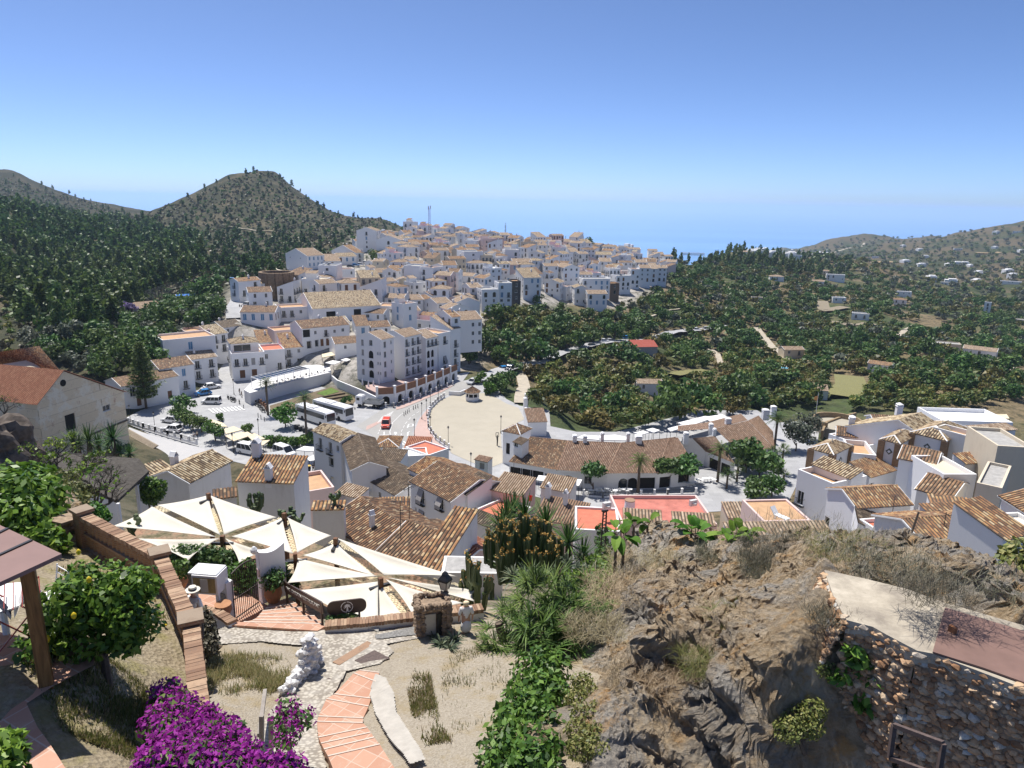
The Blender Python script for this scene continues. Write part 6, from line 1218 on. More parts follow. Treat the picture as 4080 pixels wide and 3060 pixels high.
t=NT('gravel_earth',.95,.1);co=t.co();f=t.noise(.8,7,co,.7);f2=t.noise(14,6,co,.8);v=t.vor(18,co)
c=t.ramp(f2,[(.3,(.24,.20,.15)),(.55,(.37,.325,.255)),(.75,(.48,.43,.35))]);c=t.mix(t.ramp(f,[(.50,(0,0,0)),(.66,(.8,.8,.8))]),c,(.30,.235,.13));c=t.mix(t.ramp(v,[(.04,(.7,.7,.7)),(.14,(0,0,0))]),c,(.50,.45,.37));t.color(c).bump(t.math('ADD',f2,v),.6,.05);M_GRAV=t.mat
t=NT('white_cobbles',.85,.2);co=t.co();v=t.vor(9,co,rnd=.9);f=t.noise(1.2,6,co,.7);c=t.ramp(v,[(.0,(.52,.48,.41)),(.35,(.44,.40,.33)),(.6,(.25,.22,.18))]);c=t.mix(t.ramp(f,[(.45,(0,0,0)),(.7,(.6,.6,.6))]),c,(.50,.47,.42));t.color(c).bump(v,-.8,.05);M_COB=t.mat
t=NT('terracotta_paving',.75,.25);co=t.co();br=t.node('ShaderNodeTexBrick',_Scale=1,_Mortar_Size=.012,_Brick_Width=.42,_Row_Height=.42);br.offset=0;mp=t.node('ShaderNodeMapping');mp.inputs['Rotation'].default_value=(0,0,R(28));t.l(co,mp.inputs[0]);t.l(mp.outputs[0],br.inputs['Vector']);br.inputs['Color1'].default_value=(.44,.235,.155,1);br.inputs['Color2'].default_value=(.52,.30,.205,1);br.inputs['Mortar'].default_value=(.53,.40,.31,1);c=t.mix(t.ramp(t.noise(2.5,6,co,.7),[(.5,(0,0,0)),(.7,(.5,.5,.5))]),br.outputs['Color'],(.54,.40,.31));t.color(c).bump(br.outputs['Fac'],-.3,.02);M_TERRA=t.mat
t=NT('brickwork',.9,.15);co=t.co();br=t.node('ShaderNodeTexBrick',_Scale=1,_Mortar_Size=.012,_Brick_Width=.25,_Row_Height=.062);mp=t.node('ShaderNodeMapping');mp.inputs['Rotation'].default_value=(R(90),0,0);t.l(co,mp.inputs[0]);t.l(mp.outputs[0],br.inputs['Vector']);br.inputs['Color1'].default_value=(.27,.145,.085,1);br.inputs['Color2'].default_value=(.36,.21,.125,1);br.inputs['Mortar'].default_value=(.30,.235,.175,1);c=t.mix(t.ramp(t.noise(2,7,co,.75),[(.5,(0,0,0)),(.72,(.7,.7,.7))]),br.outputs['Color'],(.20,.14,.10));t.color(c).bump(t.noise(20,5,co),.5,.02);M_BRICK=t.mat
t=NT('brick_coping',.9,.15);co=t.co();g_=t.node('ShaderNodeNewGeometry');c=t.ramp(g_.outputs['Random Per Island'],[(0,(.20,.12,.08)),(.5,(.32,.205,.135)),(1,(.43,.30,.20))]);c=t.mix(t.ramp(t.noise(6,7,co,.75),[(.5,(0,0,0)),(.7,(.7,.7,.7))]),c,(.17,.125,.095));t.color(c).bump(t.noise(25,5,co),.5,.02);M_COPE=t.mat
XY=lambda ps:[(p.x,p.y) for p in ps]
WALLP=pz(('J',800,330,-9.75),('J',1560,735,-9.65),('J',1865,1385,-9.25),('O',1760,1175,-8.95));ext=WALLP[3]+(WALLP[3]-WALLP[2])*.7;WALLP.append(ext)
gp=[(-26,6),(-26,22)]+[(WALLP[0].x-6,WALLP[0].y+4),(WALLP[0].x,WALLP[0].y+.4)]+XY(WALLP[1:])+[(ext.x,5.5)]
tag(heightsheet('garden_ground',gp,HG,.14,M_EARTH,0,.10),kind='structure')
pp=XY(WALLP)[::-1]+[(WALLP[0].x,24.4),(4.2,24.4),(5.5,20),(5.5,14),(4,9.5),(ext.x,9)]
pp=[(ext.x,9)]+XY(WALLP)[::-1][:3]+[(WALLP[1].x+.5,20.5),(-6.5,22.2),(-3,21.6),(-1,24.2),(3.8,24.2),(5.5,20),(5.5,14),(4,9.5)]
tag(heightsheet('path_ground',pp,HP,.12,M_GRAV,0,.07),kind='structure')
def drape(name,pts,k,mat,off=.05,step=.036,n=.02):
 P=[]
 for x,y in pts:
  d=ray(k,x,y);t_=24
  lo,hi=9.0,26.0
  for _ in range(40):
   mid_=(lo+hi)/2;q=d*(mid_/math.hypot(d.x,d.y))
   if q.z>float(HP(np.array([q.x]),np.array([q.y]))[0]):lo=mid_
   else:hi=mid_
  P.append((q.x,q.y))
 return tag(heightsheet(name,P,HP,step,mat,off,n),kind='structure')
drape('cobbled_landing',[(175,275),(280,235),(520,250),(740,262),(960,270),(1120,262),(1240,300),(1060,330),(1100,370),(1030,430),(940,450),(840,470),(740,430),(690,335),(560,330),(430,315),(200,330)],'P',M_COB)
drape('cobbled_path',[(545,585),(640,470),(740,430),(860,470),(800,580),(730,690),(712,800),(760,960),(600,960),(370,900),(480,680)],'P',M_COB,.07)
drape('concrete_kerb',[(1010,500),(1060,520),(1100,600),(1110,690),(1180,800),(1255,935),(1190,960),(1070,800),(1010,690),(985,600)],'P',plain('pale_concrete',(.42,.39,.34),.9,var=.15,scale=3),.16)
drape('grey_cobbles',[(1010,290),(1230,245),(1240,285),(1020,308)],'P',plain('grey_cobble',(.20,.195,.185),.9,var=.4,scale=14),.08)
M_NOSE=plain('pale_mortar',(.60,.50,.42),.9,var=.1)
LN=[((960,442),(1048,430)),((930,457),(1030,470)),((900,472),(1012,515)),((802,578),(988,600)),((762,602),(975,640)),((722,690),(948,700)),((714,717),(946,724)),((722,797),(968,746)),((735,827),(987,772)),((750,857),(1003,797)),((770,892),(1032,832)),((830,1040),(1130,990))]
zz=-13.72
for i in range(len(LN)-1):
 (a,b),(c,d)=LN[i],LN[i+1];P=pz(('P',*a,zz),('P',*b,zz),('P',*d,zz),('P',*c,zz));m=MB();m.prism(XY(P),zz-.9,zz);o=tag(m.build('stair_tread',M_TERRA),kind='structure')
 m=MB();m.bar(P[0]+Vector((0,0,.004)),P[1]+Vector((0,0,.004)),.035,0,.02);tag(m.build('stair_nosing',M_NOSE),kind='structure');zz+=.155
M_MAN=plain('rusty_iron',(.105,.075,.065),.7,var=.3,scale=12)
for i,pts in enumerate((((775,436),(832,402),(900,430),(850,464)),((905,406),(1005,355),(1082,396),(968,440)),((735,515),(775,495),(820,518),(785,536)))):
 P=[];
 z=-13.68+(.02 if i==1 else -.0)+(.12 if i==2 else 0)
 P=pz(*[('P',x,y,z) for x,y in pts]);m=MB();m.prism(XY(P),z-.1,z);tag(m.build('manhole_cover',M_MAN),['rusty square manhole cover at the top of the terracotta stairs','large rusty double manhole cover beside the brick edging','small rusty inspection cover on the cobbles'][i],'manhole cover')
m=MB();a,b=pz(('P',810,432,-13.7),('P',985,325,-13.85));m.bar(a,b,.28,0,.12);tag(m.build('brick_edging',M_COPE),kind='structure')
def bricks(m,a,b,w,h,l=.13):
 n=max(1,int((b-a).length/l));rs=random.Random(n)
 for i in range(n):z=Vector((0,0,rs.uniform(-.012,.012)));m.bar(a.lerp(b,(i+.04)/n)+z,a.lerp(b,(i+.96)/n)+z,w*rs.uniform(.94,1.04),0,h)
root=empty('brick_wall',(WALLP[1].x,WALLP[1].y,-11),0,'openwork brick garden wall with triangular lattice, pillars and worn coping','wall');o=Vector(root.location)
for i in range(4):
 a,b=WALLP[i],WALLP[i+1];e=(b-a);L=Vector((e.x,e.y,0)).length;q=MB();pa,pb=a-o,b-o
 bricks(q,pa+Vector((0,0,-.16)),pb+Vector((0,0,-.16)),.36,.13);pt('coping',q,M_COPE,root)
 q=MB();q.bar(pa+Vector((0,0,-2.9)),pb+Vector((0,0,-2.9)),.32,0,3.4);
 q.bar(pa+Vector((0,0,-.72)),pb+Vector((0,0,-.72)),.26,0,.07)
 pt('base_wall',q,M_BRICK,root)
 q=MB();n=int(L/.26);nn=Vector((-e.y,e.x,0)).normalized()*.0
 for lv in(-1.2,-.69):
  for j in range(n):
   s0,s1,s2=j/n,(j+.5)/n,(j+1)/n
   A=pa.lerp(pb,s0)+Vector((0,0,lv+.02));B=pa.lerp(pb,s1)+Vector((0,0,lv+.45));C=pa.lerp(pb,s2)+Vector((0,0,lv+.02));q.bar(A,B,.24,0,.035);q.bar(B,C,.24,0,.035)
 pt('lattice',q,M_BRICK,root)
for i,p in enumerate(WALLP[:3]):
 q=MB();e=WALLP[i+1]-p;a_=math.atan2(e.y,e.x);q.box((0,0,-1.5),(.42,.42,3.0),a_);q.box((0,0,.02),(.54,.54,.10),a_);inst('pillar',q.mesh('pillar',M_BRICK),root,p-o)
M_SHEET=plain('brown_roof_sheet',(.235,.145,.125),.6,.3,var=.06);M_POST=NT('knotty_timber',.6,.3);co=M_POST.co();mp=M_POST.node('ShaderNodeMapping');mp.inputs['Scale'].default_value=(6,6,.6);M_POST.l(co,mp.inputs[0]);M_POST.color(M_POST.ramp(M_POST.noise(2,6,mp.outputs[0],.7,1.5),[(.3,(.11,.05,.015)),(.55,(.26,.125,.04)),(.8,(.36,.19,.07))]));M_POST=M_POST.mat
zr=-5.6;P=pz(('J',603,752,zr),('J',0,472,zr),('J',-900,60,zr),('J',-1500,900,zr),('J',-300,1170,zr),('J',0,1030,zr));c0=P[0]
pb=Wz('O',415,945,-8.06);root=empty('porch',(pb.x,pb.y,-8.06),0,'wooden porch with flat brown sheet roof over a terracotta patio','porch');o=Vector(root.location)
m=MB();m.prism([(p.x-o.x,p.y-o.y) for p in P],zr-o.z-.07,zr-o.z);pt('roof_sheet',m,M_SHEET,root)
for a,b in((('J',310,620),('J',-300,900)),(('J',75,505),('J',-500,800))):
 m=MB();p,q=Wz(*a,zr+.01)-o,Wz(*b,zr+.01)-o;m.bar(p,q,.05,0,.03);pt('seam',m,M_IRON,root)
m=MB();m.box((0,0,1.2),(.2,.2,2.4),.5);pt('post',m,M_POST,root)
m=MB();m.bar((0,0,2.3),(-5,-2.2,2.3),.16,0,.2);pt('beam',m,M_POST,root)
P=pz(*[('O',x,y,-8.0) for x,y in((-200,420),(250,520),(840,610),(830,755),(480,935),(235,1095),(330,1300),(450,1465),(600,1700),(-300,1700))]);m=MB();m.add([(p.x,p.y,-7.99) for p in P],[tuple(range(len(P)))]);ob=tag(m.build('patio',M_TERRA),kind='structure')
if ob.data.polygons[0].normal.z<0:ob.data.flip_normals()
p=Wz('O',60,480,-8);root=empty('round_table',p,0,'round white garden table under the porch','table');m=MB();m.lathe((0,0,.7),[(.5,0),(.55,.03),(.55,.06)],28);pt('top',m,M_TRIM,root);m=MB();m.tube([(0,0,0),(0,0,.7)],.06,8);pt('pedestal',m,M_TRIM,root)
p=Wz('O',190,560,-8);root=empty('drying_rack',p,.6,'folding metal drying rack hung with white sheet and dark jeans on the patio','drying rack');m=MB()
for y in(-.5,.5):
 m.tube([(-.5,y,0),(.4,y,1.0)],.014,6);m.tube([(.5,y,0),(-.4,y,1.0)],.014,6)
for i in range(7):m.tube([(-.4+.133*i,-.55,.98),(-.4+.133*i,.55,.98)],.009,5)
m.tube([(.5,-.5,0),(.5,.5,0)],.014,6);m.tube([(-.5,-.5,0),(-.5,.5,0)],.014,6);inst('frame',m.mesh('frame',plain('red_steel',(.30,.05,.03),.4,.5)),root)
def clothmesh(w,l,seed,mat,name):
 rs=np.random.RandomState(seed);n=12;V=[];F=[]
 for i in range(n+1):
  for j in range(n+1):
   x=(i/n-.5)*w;y=(j/n-.5)*l;z=1.02-max(0,abs(x)-.06)*1.6+.03*math.sin(y*14+seed)+.02*math.sin(x*9);V.append((x*.75,y,z))
 for i in range(n):
  for j in range(n):F.append((i*(n+1)+j,(i+1)*(n+1)+j,(i+1)*(n+1)+j+1,i*(n+1)+j+1))
 m=MB();m.add(V,F);return m.mesh(name,mat,True)
p3=tag(inst('bed_sheet',clothmesh(.7,.5,1,M_WCLOTH,'bed_sheet'),None,p+Vector((.1,.25,.03)),.6),'crumpled white cloth draped on the drying rack','cloth');tag(inst('jeans',clothmesh(.6,.4,4,plain('denim',(.03,.04,.07),.9),'jeans'),None,p+Vector((-.15,-.3,.03)),.6),'dark blue jeans hanging on the drying rack','jeans')
p=Wz('O',470,330,-8);root=empty('folding_chair',p,1.0,'white tubular folding chair half hidden behind the lemon tree','chair');m=MB()
for y in(-.22,.22):m.tube([(-.25,y,0),(.2,y,.45),(.3,y,.95)],.014,6);m.tube([(.25,y,0),(-.2,y,.45)],.014,6)
for i in range(4):m.tube([(.22+.025*i,-.22,.55+.12*i),(.22+.025*i,.22,.55+.12*i)],.012,5)
pt('frame',m,M_TRIM,root);m=MB();m.box((0,0,.45),(.42,.42,.03));pt('seat',m,M_WCLOTH,root)
FZ=-17.0
P=pz(*[('K',x,y,FZ) for x,y in((-420,800),(-600,640),(-300,520),(280,420),(900,580),(1350,740),(2300,1040),(2700,1250),(2300,1420),(1900,1450),(1300,1450),(900,1350),(560,1000))])
t=NT('restaurant_floor',.9,.15);co=t.co();c=t.ramp(t.noise(.8,7,co,.7),[(.38,(.10,.10,.05)),(.5,(.26,.20,.13)),(.62,(.38,.22,.14))]);c=t.mix(t.ramp(t.noise(7,5,co),[(.5,(0,0,0)),(.7,(.8,.8,.8))]),c,(.05,.045,.035));t.color(c)
m=MB();m.prism(XY(P),-26,FZ,0,False);tag(m.build('restaurant_terrace',t.mat),kind='structure')
t=NT('sail_canvas',.8,.2);co=t.co();t.color(t.ramp(t.noise(1.2,4,co),[(.3,(.74,.70,.60)),(.7,(.79,.75,.66))])).bump(t.noise(1.6,4,co),.25,.12);tr=t.node('ShaderNodeBsdfTranslucent');tr.inputs[0].default_value=(.7,.65,.52,1);mx=t.node('ShaderNodeMixShader');mx.inputs[0].default_value=.22;t.l(t.b.outputs[0],mx.inputs[1]);t.l(tr.outputs[0],mx.inputs[2]);t.l(mx.outputs[0],t.n['Material Output'].inputs['Surface']);M_SAIL=t.mat
def sail(label,k,p,z=(-13.9,-13.9,-13.9),c=.05,sag=.22):
 P=[Wz(k,*q,zz) for q,zz in zip(p,z)];G=sum(P,Vector())/3;n=14;V=[];ix={};F=[]
 for i in range(n+1):
  for j in range(n+1-i):
   b=((n-i-j)/n,i/n,j/n);v=P[0]*b[0]+P[1]*b[1]+P[2]*b[2]
   for a_,b_,c_ in((0,1,2),(1,2,0),(2,0,1)):v+=(P[c_]-(P[a_]+P[b_])*.5)*c*4*b[a_]*b[b_]*(1-b[c_])*.55
   v.z-=sag*27*b[0]*b[1]*b[2];ix[i,j]=len(V);V.append(v-G)
 for i in range(n):
  for j in range(n-i):
   F.append((ix[i,j],ix[i+1,j],ix[i,j+1]))
   if i+j<n-1:F.append((ix[i+1,j],ix[i+1,j+1],ix[i,j+1]))
 m=MB();m.add(V,F);o=m.build('shade_sail',M_SAIL,None,True,G);
 so_=o.modifiers.new('s','SOLIDIFY');so_.thickness=.012
 return tag(o,label,'shade sail','shade sails over the restaurant garden')
sail('cream triangular shade sail at the top left, reaching the highest mast','K',((287,272),(-162,358),(395,625)))
sail('cream shade sail spreading right from the highest mast','K',((302,275),(892,468),(425,622)))
sail('leftmost cream shade sail behind the brick wall','K',((-208,372),(-560,545),(360,641)))
sail('lower left shade sail above the ivy hedge','K',((-340,655),(385,655),(110,850)),c=.08)
sail('small shade sail behind the white gate pillar','K',((440,655),(800,770),(560,870)),c=.10)
sail('shade sail left of the middle leaf shaped net','K',((940,470),(495,635),(1035,787)))
sail('shade sail right of the middle leaf shaped net','K',((985,470),(1372,630),(1070,782)))
sail('inner shade sail reaching down to the right hand mast','K',((1410,690),(1125,800),(1765,988)))
sail('long shade sail from the white pillar to the right hand mast','K',((1075,825),(985,1045),(1785,985)))
sail('longest shade sail running right toward the street lantern','K',((1420,652),(2480,990),(1838,978)))
sail('largest shade sail in front, behind the oval emblem sign','K',((1787,1032),(1080,1110),(1790,1480)),c=.02)
sail('front right extension of the largest shade sail','K',((1790,1032),(1560,1360),(2010,1345)),c=.03,z=(-13.95,-14.05,-14.05))
sail('shade sail right of the right hand mast','L',((85,1238),(770,1445),(330,1575)),c=.08)
sail('narrow shade sail behind the tall cacti','L',((105,1222),(870,1330),(860,1430)),c=.05)
M_NET=plain('netting',(.66,.57,.38),.9,var=.3,scale=6)
def net(label,k,q,z=-14.25,cell=.13):
 A,B,C,D=[Wz(k,*p,z) for p in q];G=(A+B+C+D)/4;nu=max(2,int(max((B-A).length,(C-D).length)/cell));nv=max(3,int((D-A).length/cell));m=MB()
 f=lambda u,v:(A.lerp(B,u)).lerp(D.lerp(C,u),v)-G
 for i in range(nu):
  for j in range(nv):
   u,v=(i+.5)/nu,(j+.5)/nv;o_=.5*(j%2)/nu;du,dv=.66/nu,.52/nv;zz=Vector((0,0,.02*(i%2)))
   m.add([f(u+o_-du,v)+zz,f(u+o_,v+dv),f(u+o_+du,v)+zz,f(u+o_,v-dv)],[(0,1,2,3)])
 tag(m.build('shade_net',M_NET,None,False,G),label,'netting','camouflage nets between the shade sails')
net('tall leaf shaped straw net between the two highest sails','K',((275,285),(335,290),(455,600),(350,600)))
net('straw net strip between the leftmost and top left sails','K',((-215,385),(-150,365),(360,610),(340,645)))
net('straw net below the left mast above the ivy','K',((365,665),(440,668),(570,830),(360,790)))
net('leaf shaped straw net between the middle pair of sails','K',((935,478),(992,478),(1080,760),(1020,785)))
net('thin straw net right of the left mast','K',((450,640),(505,640),(860,760),(740,765)))
net('straw net strip along the upper edge toward the brick post','K',((470,632),(520,600),(935,468),(900,500)))
net('broad straw net between inner and longest sail','K',((1400,655),(1470,675),(1815,965),(1640,935)))
net('straw net under the long sail left of the right mast','K',((1120,1115),(1450,1010),(1790,995),(1500,1075)))
net('straw net running down from the right mast','K',((1800,1050),(1850,1050),(2110,1350),(1980,1350)))
net('straw net strip between the two right hand sails','L',((95,1240),(165,1228),(800,1410),(760,1450)))
net('straw net beyond the right hand mast','L',((110,1205),(400,1205),(880,1310),(560,1290)))
net('small straw net above the inner sail','K',((1230,775),(1400,650),(1425,690),(1330,770)))
net('small straw net beside the white pillar','K',((975,835),(1060,825),(1010,960),(965,980)))
for i,(k,x,y,lb) in enumerate((('K',410,630,'left brown mast where five sails meet'),('K',1052,785,'middle brown mast of the shade sails'),('K',1805,1000,'right hand brown mast of the shade sails'),('K',287,255,'highest brown mast at the back of the sails'),('K',955,430,'rust brown post behind the middle sails'),('K',1408,650,'brown mast at the right rear corner of the sails'))):
 p=Wz(k,x,y,-13.6);root=empty('sail_mast',(p.x,p.y,FZ),.3*i,lb,'mast','masts of the shade sails');m=MB();m.box((0,0,(p.z-FZ)/2),(.16,.16,p.z-FZ));pt('post',m,M_WOOD,root);m=MB();m.box((0,0,p.z-FZ-.35),(.9,.12,.10));pt('cross_arm',m,M_IRON,root)
wp=pz(('K',1315,1418,-13.75),('K',1700,1385,-13.75),('K',2135,1335,-13.75),('L',610,1525,-13.75),('L',935,1490,-13.8));root=empty('parapet_wall',wp[0],0,'low white wall with brick coping edging the sail covered terrace','wall');o=wp[0];m=MB();q=MB()
for a,b in zip(wp,wp[1:]):m.bar(a-o+Vector((0,0,-.6)),b-o+Vector((0,0,-.6)),.3,0,1.1);bricks(q,a-o,b-o,.40,.14,.10)
pt('wall',m,M_WHITE,root);pt('coping',q,M_COPE,root)
Lp=[(500,1405),(600,1388),(680,1372),(720,1347),(742,1320),(765,1292),(790,1270),(815,1240)];Rp=[(1320,1440),(1300,1405),(1262,1375),(1225,1335),(1150,1297),(1100,1258),(1060,1222),(980,1182)]
P=pz(('K',495,1432,-14.0),('K',1250,1482,-14.0),('K',1322,1440,-14.0),('K',500,1402,-14.0));m=MB();m.prism(XY(P),-14.5,-13.93);tag(m.build('stair_tread',M_TERRA),kind='structure')
z=-14.0
for i in range(7):
 z-=.15;P=pz(('K',*Lp[i],z),('K',*Rp[i],z),('K',*Rp[i+1],z-.0),('K',*Lp[i+1],z));m=MB();m.prism(XY(P),z-.6,z);tag(m.build('stair_tread',M_TERRA),kind='structure');m=MB();m.bar(P[2],P[3],.05,0,.02);tag(m.build('stair_nosing',M_NOSE),kind='structure')
P=pz(*[('K',x,y,-15.1) for x,y in((60,1050),(470,1040),(740,1210),(830,1250),(530,1400),(380,1340),(200,1290))]);m=MB();m.prism(XY(P),-16.5,-15.1);tag(m.build('gate_patio',M_TERRA),kind='structure')
gz_=-15.1;a=Wz('K',768,1232,gz_);b=Wz('K',985,1150,gz_);ex=(b-a);L=ex.length;ex/=L;nn=Vector((-ex.y,ex.x,0));top=Wd('K',768,800,math.hypot(a.x,a.y)).z-gz_
root=empty('gate_pillar',a,0,'tall white wall pillar with swooping top and small tile plaque beside the iron gate','pillar');m=MB();N=12;V=[];
for i in range(N+1):
 s=i/N;h=top+.12-.16*math.sin(math.pi*s)+.08*s
 for nq in(0,.35):V+=[ex*(s*L)+nn*nq,ex*(s*L)+nn*nq+Vector((0,0,h))]
F=[]
for i in range(N):j=4*i;F+=[(j,j+4,j+5,j+1),(j+2,j+3,j+7,j+6),(j+1,j+5,j+7,j+3)]
F+=[(0,1,3,2),(4*N,4*N+2,4*N+3,4*N+1)];m.add(V,F);pt('wall',m,M_WHITE,root);m=MB();c=-ex*.0+nn*.17+Vector((0,0,top*.62));m.box(c-ex*.02,(.04,.22,.3),math.atan2(ex.y,ex.x));pt('plaque',m,M_PINK,root);m=MB();m.lathe(Vector((0,0,top+.05))+nn*.15-ex*.12,[(.06,0),(.13,.1),(.13,.2),(.05,.3)],10);pt('globe_lamp',m,MATS['lamp_glass'],root)
a=Wz('K',527,1385,gz_);b=Wz('K',735,1238,gz_);e=b-a;L=e.length;hL=Wd('K',470,985,math.hypot(a.x,a.y)).z-gz_;root=empty('iron_gate',a,0,'arched wrought iron gate standing open at the foot of the steps','gate');m=MB();n=13;hl=hL*.86
hh=lambda s:hl+.45*math.sin(math.pi*min(1,s*.5+.25))
for i in range(n+1):s=i/n;m.tube([e*s,e*s+Vector((0,0,hh(s)))],.014,5)
for zz in(.12,hl*.55):m.bar(Vector((0,0,zz)),e+Vector((0,0,zz)),.035)
for i in range(n):m.bar(e*(i/n)+Vector((0,0,hh(i/n))),e*((i+1)/n)+Vector((0,0,hh((i+1)/n))),.045)
inst('bars',m.mesh('bars',plain('rust_iron',(.05,.035,.028),.6)),root)
a=Wz('K',165,1262,-14.2);b=Wz('K',385,1280,-14.2);e=b-a;W=e.length;rz=math.atan2(e.y,e.x);root=empty('menu_cabinet',a.lerp(b,.5),rz,'white menu cabinet with glass front and open lid beside the gate','cabinet');m=MB();D=.75
m.box((0,D/2,.92),(W,D,.72));pt('cabinet',m,M_TRIM,root);m=MB();m.box((0,-.012,.92),(W*.86,.03,.56));inst('glass_front',m.mesh('glass_front',plain('menu_paper',(.36,.27,.12),.35,.5,var=.35,scale=4)),root);m=MB();m.box((0,-.03,.92),(W*.3,.02,.5));inst('menu_sheet',m.mesh('menu_sheet',plain('menu_sheet',(.55,.53,.47),.6)),root)
for x in(-1,1):m=MB();m.box((x*(W/2-.06),.1,.28),(.1,.1,.56));pt('leg',m,M_TRIM,root)
m=MB();m.box((-.1,D*.55,1.30),(W*1.12,D*.95,.05));pt('lid',m,M_TRIM,root)
a=Wz('K',395,1290,gz_+.3);b=Wz('K',500,1330,gz_+.3);m=MB();m.bar(Vector((0,0,.6)),b-a+Vector((0,0,.6)),.3,0,1.5);root=empty('side_wall',a,0,'short white wall with small framed notice between menu cabinet and gate','wall');pt('wall',m,M_WHITE,root);m=MB();m.box((b-a)*.55+Vector((-.05,-.19,.75)),(.32,.03,.36),math.atan2((b-a).y,(b-a).x));pt('notice',m,M_GREY,root)
cw=pz(*[('K',x,y,-13.85) for x,y in((215,1275),(300,1290),(380,1310),(440,1350),(500,1395))]);root=empty('curved_wall',cw[0],0,'low curved white wall with brick coping left of the steps','wall');m=MB();q=MB()
for a,b in zip(cw,cw[1:]):m.bar(a-cw[0]+Vector((0,0,-.5)),b-cw[0]+Vector((0,0,-.5)),.25,0,.9);bricks(q,a-cw[0],b-cw[0],.34,.1,.10)
pt('wall',m,M_WHITE,root);pt('coping',q,M_COPE,root)
M_POT=plain('terracotta_pot',(.40,.20,.10),.8,var=.15,scale=6)
def pot(k,x,y,z,r,h,label,leaf=None,n=260,seed=1,lr=None):
 p=Wz(k,x,y,z);root=empty('plant_pot',p,0,label,'pot');m=MB();m.lathe((0,0,0),[(r*.6,0),(r*1.0,h*.5),(r*.85,h*.9),(r*.95,h)],16);pt('pot',m,M_POT,root)
 if leaf:
  lr=lr or r*1.6;V,F=cloud([(0,0,h+lr*.5,lr,lr*.8),(lr*.4,0,h+lr*.8,lr*.6,lr*.6),(-lr*.4,lr*.2,h+lr*.6,lr*.6,lr*.6)],n,.10,seed);inst('plant',npmesh('plant',V,F,leaf),root)
pot('K',865,1215,-15.1,.34,.7,'round terracotta pot with leafy shrub by the white gate pillar',LDARK,500,3,.55);pot('K',425,1330,-14.2,.3,.45,'squat terracotta bowl in front of the menu cabinet');pot('J',1770,1080,-14.6,.3,.5,'terracotta pot with yellow green leaves behind the brick wall',LGREEN,300,5)
M_SIGN=plain('brown_sign',(.075,.052,.042),.45,.4,var=.05)
def roundrect(w,h,r,n=8):
 o=[]
 for cx,cy,a0 in((w/2-r,h/2-r,0),(-w/2+r,h/2-r,90),(-w/2+r,-h/2+r,180),(w/2-r,-h/2+r,270)):
  for i in range(n+1):a_=R(a0+90*i/n);o.append((cx+r*math.cos(a_),cy+r*math.sin(a_)))
 return o
def board(w,h,r,th=.05):
 p=roundrect(w,h,r);n=len(p);m=MB();m.add([(x,-th/2,y) for x,y in p]+[(x,th/2,y) for x,y in p],[tuple(range(n)),tuple(range(2*n-1,n-1,-1))]+[(i,n+i,n+(i+1)%n,(i+1)%n) for i in range(n)]);return m.mesh('board',M_SIGN)
a=Wz('K',1290,1410,-14.05);da=math.hypot(a.x,a.y);tr_=Wd('K',1302,1225,da);br_=Wd('K',1300,1315,da);l0=Wz('K',985,1200,-15.0);dl=math.hypot(l0.x,l0.y);tl_=Wd('K',955,1030,dl);bl_=Wd('K',968,1125,dl)
c=(tr_+br_+tl_+bl_)/4;e=(tr_+br_-tl_-bl_)/2;W=Vector((e.x,e.y,0)).length;rz=math.atan2(e.y,e.x);tilt=math.atan2(e.z,W);hh_=(tl_-bl_).length*.5+(tr_-br_).length*.5
root=empty('restaurant_sign',(c.x,c.y,-15),rz,'long brown sign board with pale restaurant lettering leaning along the steps','sign');bo=inst('board',board(math.hypot(W,e.z),hh_,.10),root,(0,0,c.z+15));bo.rotation_euler=(0,-tilt,0)
tx=TXT;to=inst('lettering',tx,bo,(0,-.035,0));to.rotation_euler=(R(90),0,0);wt=max(v.co.x for v in tx.vertices)*2;to.scale=(W*.9/wt,hh_*.42,1)
for s in(-.45,.0,.46):m=MB();zt=c.z+15+math.tan(tilt)*W*s;m.bar((W*s,0,zt),(W*s,0,zt-.95),.07);pt('leg',m,M_SIGN,root)
a=Wz('K',1405,1385,-14.0);b=Wz('K',1618,1368,-14.0);d0=math.hypot(a.x,a.y);p,q,u,v=Wd('K',1335,1255,d0),Wd('K',1680,1252,d0),Wd('K',1505,1197,d0),Wd('K',1505,1315,d0);c=(p+q)/2;W=(q-p).length;H_=(u-v).length;rz=math.atan2((q-p).y,(q-p).x);root=empty('emblem_sign',(c.x,c.y,-14),rz,'brown rounded sign board with white palm tree emblem in a ring','sign');bo=inst('board',board(W,H_,H_*.45),root,(0,0,c.z+14))
m=MB();rr=H_*.40
for i in range(36):
 if i%9==0:continue
 a0,a1=R(i*10),R(i*10+10);m.add([(rr*k_*math.cos(t_),-.03,rr*k_*math.sin(t_)) for t_,k_ in((a0,1),(a1,1),(a1,.88),(a0,.88))],[(0,1,2,3)])
m.add([(-.03,-.031,-rr*.8),(.05,-.031,-rr*.8),(.035,-.031,rr*.1),(-.0,-.031,rr*.1)],[(0,1,2,3)])
for i in range(8):
 a_=R(-20+i*32);L=rr*.68;c2=Vector((.015,-.032,rr*.12));d=Vector((math.cos(a_),0,math.sin(a_)));n_=Vector((-d.z,0,d.x));m.add([c2,c2+d*L*.5+n_*L*.17,c2+d*L+Vector((0,0,-.04)),c2+d*L*.5-n_*L*.12],[(0,1,2,3)])
inst('palm_emblem',m.mesh('palm_emblem',M_TRIM),root,(0,0,c.z+14));
for s in(-.3,.31):m=MB();m.bar((W*s,0,c.z+14-H_/2+.02),(W*s,0,-.1),.07);pt('leg',m,M_SIGN,root)
